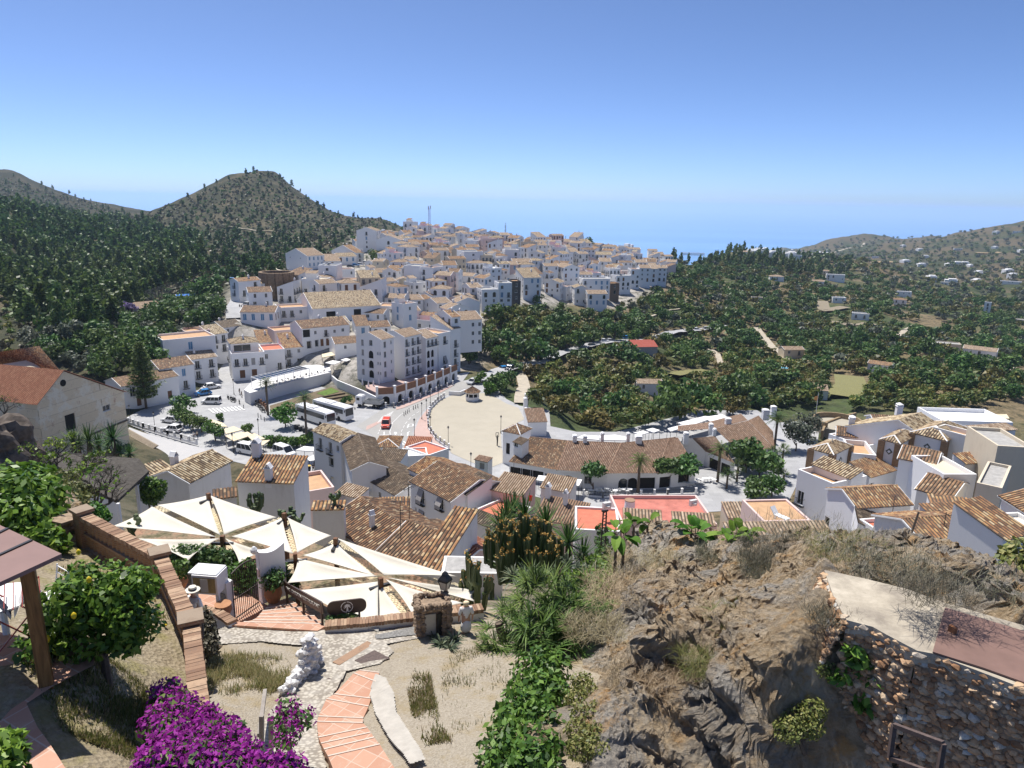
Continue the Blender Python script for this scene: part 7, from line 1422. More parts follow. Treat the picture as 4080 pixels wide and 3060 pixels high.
a=Wz('T',860,868,-14.05);root=empty('stone_notice',a,.25,'rough stone block framing a small notice panel beside the street lantern','notice board');rs=np.random.RandomState(4);m=MB();
def lump(rs,c,s,sub=1):
 g=1.618;B=np.array([(-1,g,0),(1,g,0),(-1,-g,0),(1,-g,0),(0,-1,g),(0,1,g),(0,-1,-g),(0,1,-g),(g,0,-1),(g,0,1),(-g,0,-1),(-g,0,1)])*.34;B=B*(1+rs.uniform(-.3,.2,(12,3)));th=rs.uniform(0,6.28);c_,s_=math.cos(th),math.sin(th);B=B*s;Rm=np.array([[c_,-s_,0],[s_,c_,0],[0,0,1]]);return B@Rm.T+c
LF=[(0,11,5),(0,5,1),(0,1,7),(0,7,10),(0,10,11),(1,5,9),(5,11,4),(11,10,2),(10,7,6),(7,1,8),(3,9,4),(3,4,2),(3,2,6),(3,6,8),(3,8,9),(4,9,5),(2,4,11),(6,2,10),(8,6,7),(9,8,1)]
def rock_lumps(m,pts,s0,s1,rs,flat=None):
 for p in pts:s=rs.uniform(s0,s1);m.add(lump(rs,np.array(p),np.array((s,s*rs.uniform(.6,1),s*rs.uniform(.5,.9)))).tolist(),LF)
for zz in np.arange(0,1.35,.13):
 for t_ in np.arange(-.5,.51,.14):
  for p in((t_,-.35,zz),(t_,.35,zz),(-.5,t_*.7,zz),(.5,t_*.7,zz)):
   if zz<1.1 and p[1]<-.3 and abs(p[0])<.34 and zz>.15:continue
   m.add(lump(rs,np.array(p)+rs.normal(size=3)*.02,np.array((.19,.17,.15))).tolist(),LF)
m.box((0,0,.62),(.9,.6,1.2));M_RUB=plain('rubble_stone',(.27,.20,.14),.95,var=.45,scale=5);pt('stonework',m,M_RUB,root);m=MB();m.box((-.12,-.33,.62),(.36,.05,.75),0,0);m.box((.22,-.36,.62),(.3,.04,.8),.5,1);inst('notice_panel',m.mesh('notice_panel',[plain('panel_grey',(.45,.43,.38),.4),M_IRON]),root)
a=Wz('T',950,850,-14.0);da=math.hypot(a.x,a.y)+.4;a=Wd('T',950,850,da);hz=Wd('T',955,540,da).z;ht=Wd('T',955,412,da).z;root=empty('street_lantern',a,.3,'black street lantern on a thin post at the terrace wall','street lamp');m=MB();m.tube([(0,0,-.6),(0,0,hz-a.z)],[.045,.03],8);pt('post',m,M_IRON,root);lh=ht-hz
m=MB();m.lathe((0,0,hz-a.z),[(.13,0),(.22,lh*.5)],4);inst('lantern_glass',m.mesh('lantern_glass',plain('lantern_pane',(.42,.42,.38),.15,.6)),root);m=MB();m.lathe((0,0,hz-a.z+lh*.5),[(.26,0),(.24,lh*.1),(.10,lh*.36),(.12,lh*.38),(.05,lh*.5)],4);
for i in range(4):a_=i*math.pi/2;m.bar((.135*math.cos(a_),.135*math.sin(a_),hz-a.z),(.225*math.cos(a_),.225*math.sin(a_),hz-a.z+lh*.5),.025)
pt('lantern_cap',m,M_IRON,root)
rs=np.random.RandomState(9);m=MB();A=Wz('P',552,572,-13.4);B=Wz('P',725,425,-13.75)
for i in range(44):
 t_=i/43;hgt_=.18+1.0*math.exp(-((t_-.72)/.2)**2)*rs.uniform(.7,1)+.12*rs.rand();p=A.lerp(B,t_);
 for zz in np.arange(0,hgt_,.09):m.add(lump(rs,np.array(p)+rs.normal(size=3)*.07+np.array((0,0,zz)),np.array((.20,.19,.16))).tolist(),LF)
tag(m.build('rubble_wall',white_wall('limewash_rubble',(.66,.66,.66),(.4,.38,.36),.6)),'jagged whitewashed rubble wall stub beside the path','wall')
a,b=Wz('P',430,880,-12.4),Wz('P',478,880,-12.4);root=empty('wooden_rail',a,0,'weathered grey wooden hand rail with chain beside the cobbled path','railing');m=MB();tp=Wd('P',452,560,math.hypot(a.x,a.y)+2.2);m.bar(Vector((0,0,.5)),tp-a,.09);inst('rail',m.mesh('rail',plain('grey_wood',(.30,.27,.24),.9,var=.2)),root)
for q_ in(b,a):m=MB();m.bar(q_-a-Vector((0,0,.3)),q_-a+Vector((.05,.1,.95)),.09);pt('post',m,MATS['grey_wood'],root)
ly=plain('lemon_skin',(.68,.50,.02),.5,.3,var=.05);m=MB();m.lathe((0,0,0),[(.004,-.055),(.02,-.045),(.036,-.02),(.038,0),(.034,.022),(.018,.045),(.005,.056)],12);LEM=m.mesh('lemon',ly,True)
p=Wz('J',1625,1468,-10.27);o=inst('lemon',LEM,None,p+Vector((0,0,.06)));o.rotation_euler=(R(80),.3,.8);tag(o,'yellow lemon lying alone on the bare soil by the brick wall','lemon')
def D(k,x,y,d):return Wd(k,x,y,d)
rk=[D('M',560,570,31),D('M',900,570,30.5),D('M',1500,680,28),D('M',2050,640,24.5),D('M',1750,680,26),D('M',800,850,25),D('M',450,800,27),D('M',500,1010,22.5),D('M',330,1250,20.5),D('M',1200,900,23.5),D('M',1100,1110,21),D('M',900,1090,21.5),D('M',1050,1160,20),D('M',900,1300,18.6),D('M',1500,1250,18.6),D('M',1800,1000,20.5),D('M',1750,850,22.5),D('M',2000,1250,17.2),D('M',2100,1000,18.5),
 D('Q',830,440,19.3),D('Q',790,520,17.5),D('Q',790,650,15.6),D('Q',725,900,13.2),D('RR',600,340,16),D('RR',400,320,16.5),D('RR',360,380,16.1),D('RR',600,430,15.9),D('RR',900,470,14.8),D('RR',300,480,15.6),D('RR',700,560,14.9),D('RR',500,700,14.2),D('RR',300,800,13.6),D('RR',900,700,14.1),D('RR',900,930,13.7),D('RR',500,930,13.7),D('RR',200,930,12.9),D('RR',1150,500,14.0),D('RR',1180,180,16.0),D('RR',1080,300,15.4),
 D('S',60,700,13.9),D('S',120,300,14.8),D('N',380,1100,15.9),D('N',420,850,17.5),D('N',300,700,22.5),
 D('N',560,800,20.5),D('N',800,900,19),D('N',1050,800,21.5),D('N',1300,900,19.5),D('N',1700,900,19.5),D('N',1950,980,20.5),D('N',2150,1100,20.2),D('N',1650,1120,17.4),D('N',2000,1250,18.4),D('N',1200,1050,18.4),D('N',900,1010,18.6),D('N',2200,1400,17.6),D('N',1250,700,25),D('N',700,680,25)]
for x,y,z in((1.2,13,-14),(2.2,17,-15.5),(2.8,20.5,-16),(3.2,25,-18),(3.5,30,-19),(3.8,33,-21),(9,34,-20),(15,32,-20),(20,28,-19),(25,22,-17),(8,8.5,-14),(3,9,-14.2),(12,8,-9),(10,12,-9.5),(13,12,-9),(16,14,-10)):rk.append(Vector((x,y,z)))
for k,x,y,z in(('N',700,1150,-9.4),('N',1000,1250,-9.4),('N',1600,1450,-9.4),('S',1100,300,-9.4),('N',1400,1350,-9.3),('S',1250,400,-9.4)):rk.append(Wz(k,x,y,z))
SZ=-8.3
slab=pz(*[('N',x,y,SZ) for x,y in((452,930),(800,1005),(1190,1100),(1500,1215))]+[('N',1900,1330,SZ),('N',2300,1445,SZ)]+[('S',1500,640,SZ),('S',1269,550,SZ),('S',1010,450,SZ),('S',805,372,SZ)]+[('N',1270,1642,SZ),('N',1000,1500,SZ),('N',880,1432,SZ),('N',650,1372,SZ),('N',540,1180,SZ)])
for k,x,y in(('N',650,1372),('N',1000,1500),('N',1270,1642),('S',1010,450),('S',1269,550),('S',1500,640)):
 p=Wz(k,x,y,SZ);q=Vector((p.x-.5,p.y-1.1,-12.7));rk.append(q);rk.append(q+Vector((-.4,-1.5,-.4)))
HR=rbf(rk)
ra=np.radians(np.arange(1.0,50,.1));rr_=np.exp(np.arange(math.log(8.2),math.log(34),.0042));A_,R_g=np.meshgrid(ra,rr_);X=np.sin(A_)*R_g;Y=np.cos(A_)*R_g;Z=HR(X,Y)
rid=lambda x,y,o:1-2*np.abs(fbm(x,y,o))
n1=fbm(X*.55+3,Y*.55+5,6);n2=rid(X*1.1+20,Y*1.1,5);n3=fbm(X*4+7,Y*4,4);n4=np.floor((fbm(X*.9+40,Y*.9+3,3)+.8)*5)/5
_sl=[(p.x,p.y) for p in slab];amp=np.clip((X-.4-Y*.075)/1.6,0,1)*np.where(inpoly(X,Y,_sl),0,np.clip((dpoly(X,Y,_sl)-.5)/1.2,0,1))
Z=Z+amp*(n1*.35+(n2-.5)*.26+n3*.22+n4*.30+fbm(X*11,Y*11,3)*.10-.15)
V=np.stack([X+amp*(fbm(X*.9+Z*1.9,Y*.9+80+Z*1.3,6)*.42+fbm(X*4+Z*3,Y*4-Z*2,4)*.16),Y+amp*(fbm(X*.9+60+Z*1.4,Y*.9-Z*2.1,6)*.42+fbm(X*4-Z*2,Y*4+Z*3,4)*.16),Z+amp*fbm(X*2.5+Z*2,Y*2.5+9,4)*.16],-1).reshape(-1,3);nr_,nc_=X.shape;ix=np.arange(nr_*nc_).reshape(nr_,nc_);F=np.stack([ix[:-1,:-1],ix[:-1,1:],ix[1:,1:],ix[1:,:-1]],-1).reshape(-1,4)
t=NT('ochre_rock',.95,.1);co=t.co();f=t.noise(.42,8,co,.72,.6);g=t.noise(2.2,9,co,.75,.8);h=t.noise(9,8,co,.8);v=t.vor(2.6,co,'DISTANCE_TO_EDGE');v2=t.vor(8,co)
c=t.ramp(g,[(.25,(.20,.14,.09)),(.42,(.45,.33,.20)),(.56,(.62,.49,.33)),(.75,(.74,.64,.49))])
c=t.mix(t.ramp(f,[(.50,(0,0,0)),(.58,(.75,.75,.75))]),c,(.47,.45,.41));c=t.mix(t.ramp(t.noise(.9,6,co,.7),[(.56,(0,0,0)),(.66,(.8,.8,.8))]),c,(.62,.36,.14))
c=t.mix(t.ramp(h,[(.56,(0,0,0)),(.72,(.75,.75,.75))]),c,(.60,.54,.44));c=t.mix(t.ramp(h,[(.28,(.85,.85,.85)),(.40,(0,0,0))]),c,(.09,.065,.045))
c=t.mix(t.ramp(t.noise(.35,5,co,.6),[(.55,(0,0,0)),(.65,(.6,.6,.6))]),c,(.27,.25,.22))
t.color(c).bump(t.math('ADD',t.math('ADD',t.math('MULTIPLY',g,1.2),h),t.math('MULTIPLY',v2,.6)),1.0,.22);M_ROCK=t.mat
tag(inst('rock',npmesh('rock',V,F,M_ROCK,False)),kind='structure')
t=NT('weathered_slab',.9,.15);co=t.co();c=t.ramp(t.noise(1.1,8,co,.72),[(.35,(.27,.235,.19)),(.52,(.42,.37,.29)),(.7,(.56,.50,.40))]);c=t.mix(t.ramp(t.noise(6,6,co,.8),[(.58,(0,0,0)),(.75,(.6,.6,.6))]),c,(.20,.17,.13));t.color(c).bump(t.noise(9,6,co),.4,.03)
root=empty('stone_retaining_wall',(slab[-2].x,slab[-2].y,-12.5),0,'dry stone retaining wall capped with a cracked concrete slab at the right','wall');o=Vector(root.location)
m=MB();m.prism([(p.x-o.x,p.y-o.y) for p in slab],SZ-o.z-.3,SZ-o.z);pt('concrete_cap',m,t.mat,root)
t=NT('wall_stones',.95,.15);g_=t.node('ShaderNodeNewGeometry');co=t.co();c=t.ramp(g_.outputs['Random Per Island'],[(0,(.24,.13,.07)),(.3,(.42,.25,.14)),(.6,(.52,.34,.20)),(.85,(.58,.43,.28)),(1,(.50,.48,.43))]);c=t.mix(t.ramp(t.noise(10,5,co,.7),[(.5,(0,0,0)),(.75,(.7,.7,.7))]),c,(.12,.08,.05));t.color(c).bump(t.noise(14,5,co),.6,.03);M_STONE=t.mat
rs=np.random.RandomState(12)
def stones(name,tops,depth,batter,s0,s1,back=None):
 """a wall face hung below a polyline, stones bedded against a mortar back"""
 m=MB();b=MB();
 for a,c in zip(tops,tops[1:]):
  e=Vector((c.x-a.x,c.y-a.y,0));L=e.length;e/=L;out=Vector((e.y,-e.x,0));A=a-o;C=c-o;b.quad(A,C,C+Vector((0,0,-depth))+out*batter,A+Vector((0,0,-depth))+out*batter)
  s=(s0+s1)*.5;zz=0.06
  while zz<depth:
   x=rs.uniform(0,s)
   while x<L:
    k=rs.uniform(s0,s1);p=A+e*x+Vector((0,0,-zz+rs.normal()*.02))+out*(batter*zz/depth+rs.uniform(-.05,.0));m.add(lump(rs,np.array(p),np.array((k*1.15,k*.9,k*.72))).tolist(),LF);x+=k*.92
   zz+=s*.62
 pt('mortar_backing',b,M_RUB,root);inst(name,m.mesh(name,M_STONE),root)
front=pz(('N',650,1372,SZ-.02),('N',880,1432,SZ-.02),('N',1000,1500,SZ-.02),('N',1270,1642,SZ-.02),('S',805,372,SZ-.02),('S',1010,450,SZ-.02),('S',1269,550,SZ-.02),('S',1500,640,SZ-.02))
stones('stone_face',front,3.6,.25,.11,.21)
stones('stone_end',pz(('N',452,930,SZ-.02),('N',540,1180,SZ-.02),('N',650,1372,SZ-.02)),3.6,1.2,.10,.20)
P=pz(*[('S',x,y,SZ+.02) for x,y in((868,145),(1269,265),(1600,360),(1560,640),(1269,525),(1060,450),(806,370))]);m=MB();m.prism([(p.x-P[0].x,p.y-P[0].y) for p in P],0,.03);root2=empty('metal_plate',P[0],0,'rust brown steel plate lying on the concrete slab','metal plate');inst('plate',m.mesh('plate',plain('rust_plate',(.205,.125,.10),.6,.3,var=.15,scale=1.5)),root2);q=Wz('S',905,265,SZ+.05)-P[0];m=MB();m.box((q.x,q.y,.09),(.08,.14,.14),.4);inst('lug',m.mesh('lug',plain('rust',(.25,.11,.05),.8)),root2)
p=Wd('S',735,840,11.9);root3=empty('rusty_grating',p,0,'rusty iron frame set into the shaded stone wall','grating');c4=[Wd('S',x,y,d)-p for x,y,d in((612,735,12.15),(862,828,11.75),(835,990,11.7),(590,900,12.1))];m=MB()
for i in range(4):m.bar(c4[i],c4[(i+1)%4],.07)
pt('bars',m,M_MAN,root3)
M_DKROCK=plain('dark_rock',(.13,.105,.085),.95,var=.5,scale=2)
def boulder(label,k,x,y,z,s,seed,mat=None,name='boulder'):
 rs=random.Random(seed);import bmesh;bm=bmesh.new();bmesh.ops.create_icosphere(bm,subdivisions=4,radius=1)
 for v in bm.verts:
  n=mnoise.fractal(v.co*1.3+Vector((seed,0,0)),1.0,2.0,6)*.45+mnoise.fractal(v.co*5+Vector((0,seed,0)),1.0,2.0,4)*.12;v.co*=1+n;v.co=Vector((v.co.x*s[0],v.co.y*s[1],v.co.z*s[2]))
 me=bpy.data.meshes.new(name);bm.to_mesh(me);bm.free();me.materials.append(mat or M_ROCK);o=inst(name,me,None,Wz(k,x,y,z),seed);tag(o,label,'rock');return o
boulder('dark craggy rock face at the left edge below the mill','E',-40,1130,-17.5,(2.2,2.6,2.8),2,M_DKROCK)
boulder('rounded pale boulder beside the citrus bush','J',570,400,-11.6,(.95,.8,.6),5);boulder('small pale rock among dry weeds above the brick wall end','J',590,260,-12.2,(.6,.5,.5),6)
m=MB();A=Wz('J',560,690,-10.9);B=Wz('J',790,610,-11.0);rs=np.random.RandomState(21)
for t_ in np.arange(0,1.01,.12):
 for zz in(.1,.3,.5,.7):m.add(lump(rs,np.array(A.lerp(B,t_))+np.array((0,0,zz))+rs.normal(size=3)*.02,np.array((.34,.3,.24))).tolist(),LF)
m.bar(A+Vector((0,0,.85)),B+Vector((0,0,.85)),.7,0,.08);tag(m.build('dry_stone_wall',M_RUB),'short dry stone wall with flat top at the end of the brick wall','wall')
def bladequads(m,base,tip,w,n=3,droop=.2,mi=0):
 base,tip=Vector(base),Vector(tip);d=tip-base;s=d.cross(Vector((0,0,1)));s=(s if s.length>1e-4 else Vector((1,0,0))).normalized();V=[]
 for i in range(n+1):
  t=i/n;p=base+d*t+Vector((0,0,-droop*d.length*t*t));k=w*(1-t*.92)*(.55+.45*min(1,t*4));V+=[p-s*k/2,p+s*k/2]
 m.add(V,[(2*i,2*i+1,2*i+3,2*i+2) for i in range(n)],mi)
def rosette(n,L,w,seed,zmin=-.2,zmax=1.2,droop=.25,nseg=3):
 rs=random.Random(seed);m=MB()
 for i in range(n):
  a=rs.uniform(0,6.28);e=rs.uniform(zmin,zmax);d=Vector((math.cos(a)*math.cos(e),math.sin(a)*math.cos(e),math.sin(e)))*L*rs.uniform(.75,1.1);bladequads(m,d*.04,d,w,nseg,droop)
 return m
LYUC=leaf_mat('yucca_blades',[(0,(.022,.055,.018)),(.5,(.055,.12,.03)),(1,(.14,.22,.06))],rough=.5,spec=.25)
LPALM=leaf_mat('palm_leaf',[(0,(.03,.06,.014)),(.5,(.075,.135,.028)),(1,(.17,.24,.06))],rough=.5,spec=.2)
LAGAVE=leaf_mat('agave_leaf',[(0,(.06,.085,.05)),(.5,(.11,.145,.09)),(1,(.2,.22,.13))],rough=.5)
LDRY=leaf_mat('dry_grass',[(0,(.17,.13,.065)),(.5,(.35,.275,.15)),(1,(.55,.46,.28))],trans=.15)
LGRASS=leaf_mat('green_grass',[(0,(.08,.11,.025)),(.5,(.17,.20,.05)),(1,(.30,.28,.10))])
LMAG=leaf_mat('magenta_bracts',[(0,(.16,.008,.14)),(.5,(.30,.018,.27)),(1,(.45,.06,.42))],rough=.6,spec=.2,trans=.35,var=.1)
LCACT=leaf_mat('cactus_skin',[(0,(.065,.10,.04)),(1,(.13,.17,.07))],rough=.55,trans=0);LORF=leaf_mat('orange_buds',[(0,(.30,.15,.03)),(.5,(.48,.27,.06)),(1,(.62,.42,.14))],trans=.1)
LLEM=leaf_mat('lemon_leaf',[(0,(.05,.095,.014)),(.45,(.125,.215,.025)),(.8,(.24,.36,.045)),(1,(.36,.46,.075))],rough=.4,spec=.3,trans=.3)
LJAS=leaf_mat('glossy_leaf',[(0,(.03,.075,.013)),(.5,(.085,.18,.026)),(1,(.19,.31,.055))],rough=.45,spec=.3)
LBAN=leaf_mat('broad_leaf',[(0,(.05,.12,.015)),(.5,(.11,.22,.03)),(1,(.21,.32,.06))],rough=.6,spec=.1,trans=.3)
YUC=[rosette(90,.95,.075,i,-.5,1.45,.08).mesh('blades',LYUC) for i in range(3)]
def yucca(p,s,h,label,seed,group=None):
 root=empty('yucca',p,seed,label,'yucca',group);m=MB();m.tube([(0,0,-.5),(.05,0,h)],[.14*s,.09*s],7);pt('trunk',m,M_BARK,root);o=inst('crown',YUC[seed%3],root,(.05,0,h),0,s);return root
def fanpalm_leaf(seed,L=1.0,n=26):
 m=MB();rs=random.Random(seed)
 for i in range(n):
  a=R(-125+250*i/(n-1));d=Vector((math.sin(a)*.9,math.cos(a),.12*math.sin(i*2.1)))*L*rs.uniform(.82,1.05)*(1-.12*abs(a));bladequads(m,(0,0,0),d,.055*L,2,.16)
 return m.mesh('leaf',LPALM)
FL=[fanpalm_leaf(i) for i in range(3)]
def fanmesh(nleaf,Rm,L,seed,zlo=.0,zhi=1.35,stem=True):
 rs=random.Random(seed);m=MB();
 for i in range(nleaf):
  a=rs.uniform(0,6.28);e=rs.uniform(zlo,zhi);d=Vector((math.cos(a)*math.cos(e),math.sin(a)*math.cos(e),math.sin(e)));r=Rm*rs.uniform(.55,1.0);base=d*r;
  if stem:bladequads(m,d*.1,base,.03,2,0)
  M=d.to_track_quat('Y','Z').to_matrix()@Matrix.Rotation(rs.uniform(-.5,.5),3,'Y');l=L*rs.uniform(.75,1.15);n=17;j0=rs.random()
  for k in range(n):
   b=R(-120+240*k/(n-1));dd=M@Vector((math.sin(b),math.cos(b),.1*math.sin(k*2.3)))*l*rs.uniform(.85,1.05)*(1-.15*abs(b));bladequads(m,base,base+dd,.085*l,2,.22)
 return m
def feather(m,base,d,L,rs,nl=26,w=.07,ll=.5,droop=.55):
 d=Vector(d).normalized();side=d.cross(Vector((0,0,1))).normalized();P=[]
 for i in range(nl+1):
  t=i/nl;P.append(Vector(base)+d*L*t+Vector((0,0,-droop*L*t*t)))
 for i in range(nl):
  t=(i+.5)/nl;p=P[i];f=(P[i+1]-P[i]).normalized();l=ll*(math.sin(math.pi*min(1,t*.85+.12)))**.7
  for s in(-1,1):bladequads(m,p,p+(side*s*.8+f*.55+Vector((0,0,.12)))*l*rs.uniform(.85,1.1),w,1,.25)
 for i in range(0,nl,4):m.bar(P[i],P[min(nl,i+4)],.035)
def datepalm(seed,n=46,L=2.6):
 rs=random.Random(seed);m=MB()
 for i in range(n):
  a=i*2.4+rs.uniform(-.2,.2);e=1.25-1.75*(i/n);feather(m,(0,0,0),(math.cos(a)*math.cos(e),math.sin(a)*math.cos(e),math.sin(e)),L*rs.uniform(.85,1.08),rs,20,.09,.55,.38)
 return m.mesh('fronds',LPALM)
DP=[datepalm(1),datepalm(2)]
def palm(k,x,y,h,s,label,i,z=ZP,name='date_palm',lean=0):
 p=Wz(k,x,y,z);root=empty(name,p,i,label,'palm','palms around the square');m=MB();m.tube([(0,0,-.3),(lean*.5,0,h*.5),(lean,0,h)],[.30,.24,.27],10);pt('trunk',m,M_BARK,root);inst('fronds',DP[i%2],root,(lean,0,h),0,s);return root
palm('F',372,782,8.0,.95,'tall feather palm by the corner of the white retaining wall',0);palm('F',712,985,9.0,1.0,'tall feather palm in front of the parked coaches',1);palm('G',1640,1465,6.2,.95,'young feather palm before the arcade arches',0);palm('H',350,1372,6.6,.95,'feather palm on the cafe terrace left of the fan palms',1);palm('H',850,1090,7.2,1.05,'tallest dark trunked palm beside the right arcade roof',0)
for i,(x,y,h,s) in enumerate(((430,1430,2.6,1.5),(520,1370,3.0,1.3),(820,1260,3.4,1.3),(910,1290,4.6,1.3),(1700,900,2,1.0),(930,1380,1.6,1.1))):
 p=Wz('H',x,y,ZP);root=empty('fan_palm',p,i,['fan palm with drooping leaves, nearest in the palm grove','fan palm in the middle of the palm grove','left of two tall fan palms by the palm street','right of two tall fan palms by the palm street','small palm beside the striped villa roof','blue green fan palm beside the palm street'][i],'palm','fan palms of the grove');m=MB();m.tube([(0,0,-.3),(0,0,h)],[.22,.18],8);pt('trunk',m,M_BARK,root);inst('crown',fanmesh(26,.9,.8,30+i,-.5,1.4).mesh('crown',LPALM),root,(0,0,h),0,s)
BT_=[crown_round('crown',LGREEN,80+i,1.8,1.3,.2,560,.36,10) for i in range(3)];TT_=trunkmesh('trunk',1.9,.14,M_BARK,5,3)
def tree(k,x,y,s,label,mesh,trunk=None,z=ZP,h=2.3,name='plaza_tree',group=None,cat='tree'):
 p=Wz(k,x,y,z);root=empty(name,p,x*.1,label,cat,group);inst('trunk',trunk or TT_,root);inst('crown',mesh,root,(0,0,h),0,s);return root
for i,(x,y,s,lb) in enumerate(((1640,760,1.5,'largest round tree at the top of the plaza row'),(1560,830,1.1,'round tree second in the plaza row'),(1620,880,1.1,'round tree third in the plaza row'),(1700,915,1.1,'round tree over the parked off road car'),(1780,935,1.2,'round tree fifth in the plaza row'),(1900,1010,1.35,'round tree at the lower end of the plaza row'))):tree('E',x,y,s,lb,BT_[i%3],group='round trees in the plaza row')
LT=[crown_round('crown',LDARK,90+i,2.3,1.6,0,900,.42,11) for i in range(3)]+[crown_round('crown',LOLIVE,94,2.4,1.8,0,800,.36,11)]
tree('F',530,890,1.25,'broad light green tree shading the parked bikes',crown_round('crown',LJAS,97,2.4,1.7,0,1000,.38,11),h=3.2,name='shade_tree');tree('G',1240,1465,1.0,'leafy tree before the arcade arch',LT[0],h=4.2,name='shade_tree');tree('G',1890,1410,1.15,'spreading tree shading the cafe tables, left',LT[1],h=3.8,name='shade_tree');tree('G',2060,1400,1.2,'spreading tree shading the cafe tables, right',LT[2],h=3.8,name='shade_tree')
tree('H',600,1290,1.7,'green tree behind the palm grove',LT[0],h=4.2,name='shade_tree');tree('H',1040,1100,1.5,'feathery grey green tree right of the tall dark palm',LT[3],h=4.4,name='shade_tree');tree('H',1140,1000,1.3,'grey green tree near the lookout steps',LT[3],h=4,name='shade_tree');tree('H',720,1330,1.7,'dark spreading tree in the palm grove',LT[1],h=3.0,name='shade_tree');tree('H',680,1530,1.1,'low tree with mauve blossom at the edge of the grove',LT[2],h=2.2,name='shade_tree');tree('H',830,1500,1.0,'small tree beside the palm street',LT[0],h=2.4,name='shade_tree')
HB=[crown_round('foliage',LJAS,100+i,1.1,.9,.9,420,.26,7) for i in range(3)]
def bush(k,x,y,s,label,i=0,z=ZP,name='bush',mesh=None,group=None):p=Wz(k,x,y,z);return tag(inst(name,mesh or HB[i%3],None,p,x*.1,s),label,'bush',group)
for i,(k,x,y,s,lb) in enumerate((('E',1935,835,1.1,'clipped round bush at the end of the zebra crossing'),('E',2180,935,1.1,'clipped round bush beside the double lamp'),('E',2160,1020,1.1,'clipped bush under the shade sails edge'),('F',200,945,1.3,'clipped round bush between the cream sails'),('F',190,1040,1.2,'clipped bush by the tall chimney'))):bush(k,x,y,s,lb,i)
for i in range(8):bush('F',380+i*55,1085-abs(i-4)*8-i*4,1.35,'leafy green bush in the hedge behind the market parasols',i,group='hedge bushes behind the market')
bush("G",250,500,1.9,"dark green bush left of the kiosk lane",1);bush('G',420,540,2.6,'large dark bush between the kiosk and the lane',2);bush('G',340,600,2.0,'low dark bush just behind the kiosk',0);bush('F',1060,690,1.3,'wild bush at the edge of the garden plot beside the lorry',1)
rs=random.Random(3);p=Wz('E',1290,725,ZP);root=empty('norfolk_pine',p,0,'tall dark tiered conifer standing before the long white house','conifer');hN=Wd('E',1320,130,math.hypot(p.x,p.y)).z-p.z;m=MB();m.tube([(0,0,-.3),(0,0,hN)],[.32,.05],9);pt('trunk',m,M_BARK,root);V_=[];F_=[];n=0;rsn=np.random.RandomState(5)
for i in range(17):
 z=hN*(.20+.78*i/16);r=(3.9*(1-(i/16)**1.3)+.5)*(1 if i>1 else .7)
 for j in range(7):
  a=j*.9+i*.7+rs.uniform(-.15,.15);L=r*rs.uniform(.75,1.1);t=rsn.uniform(.15,1,90);C=np.stack([np.cos(a)*L*t,np.sin(a)*L*t,z-.25*L*t*(1-t)*2+.18*L*t*t],1)+rsn.normal(size=(90,3))*np.array((.26,.26,.10));v,f=leafquads(C,rsn.normal(size=(90,3))+np.array((0,0,1.2)),.30,rsn);V_.append(v);F_.append(f+n);n+=len(v)
inst('foliage',npmesh('foliage',np.concatenate(V_),np.concatenate(F_),LPINE),root)
PROTO_DK=[crown_round('crown',LDARK,140+i,2.9,2.2,2.8,500,.6) for i in range(2)]
def cyp(label,k,x,yb,yt,w,name='cypress'):
 p=hitg(k,x,yb,110)
 if not math.isfinite(p.x):return
 d=math.hypot(p.x,p.y);h=Wd(k,x,yt,d).z-p.z;V,F=cloud([(0,0,h*(.08+.09*i),w*(1-.07*i),h*.12) for i in range(11)],700,max(.4,h*.06),int(x),up=.9,jit=.5);root=empty(name,p,0,label,'tree');inst('foliage',npmesh('foliage',V,F,LDARK),root);m=MB();m.tube([(0,0,-.5),(0,0,h*.2)],.2,6);pt('trunk',m,M_BARK,root)
cyp('tall thin cypress on the skyline above the town','C',428,345,190,1.4);cyp('short dark cypress on the skyline near the mast','C',98,300,238,1.6);cyp('tall cypress beside the cream roofed hall','B',758,720,540,1.1);cyp('dark conifer on the skyline, the taller one','C',1015,345,245,2.6,'conifer');cyp('slender conifer left of the taller skyline conifer','C',910,360,285,1.6,'conifer');cyp('dark conifer just left of the taller skyline conifer','C',985,350,290,2.6,'conifer')
for k,x,y,s,lb in (('C',1100,370,1.5,'dark umbrella pine on the skyline, left of the pair'),('C',1190,372,1.5,'dark umbrella pine on the skyline, right of the pair'),('B',1205,390,1.5,'umbrella pine beside the chapel car park'),('C',1560,400,1.8,'broad dark pine at the right end of the skyline'),('A',1690,1190,2.0,'broad green tree beside the ball court'),('A',1780,1060,1.7,'yellow green tree above the ball court'),('A',1570,1340,1.6,'bright green fig tree below the ball court'),('A',1200,1390,1.3,'dark tree left of the ball court')):
 p=hitg(k,x,y,110)
 if math.isfinite(p.x):r=empty('broad_tree',p,x,lb,'tree');r.scale=(s,)*3;inst('crown',PROTO_DK[int(x)%2],r);inst('trunk',TT_,r)
for k,x,y,h in(('B',1085,265,4.5),('C',535,350,5),('B',1130,400,3.5)):
 p=hitg(k,x,y,110);root=empty('date_palm',p,x,['palm on the skyline of the town','palm behind the chapel','palm beside the chapel car park'][(0 if k=='C' else 1 if y<300 else 2)],'palm');m=MB();m.tube([(0,0,-.3),(0,0,h)],.25,7);pt('trunk',m,M_BARK,root);inst('fronds',DP[0],root,(0,0,h),0,.9)
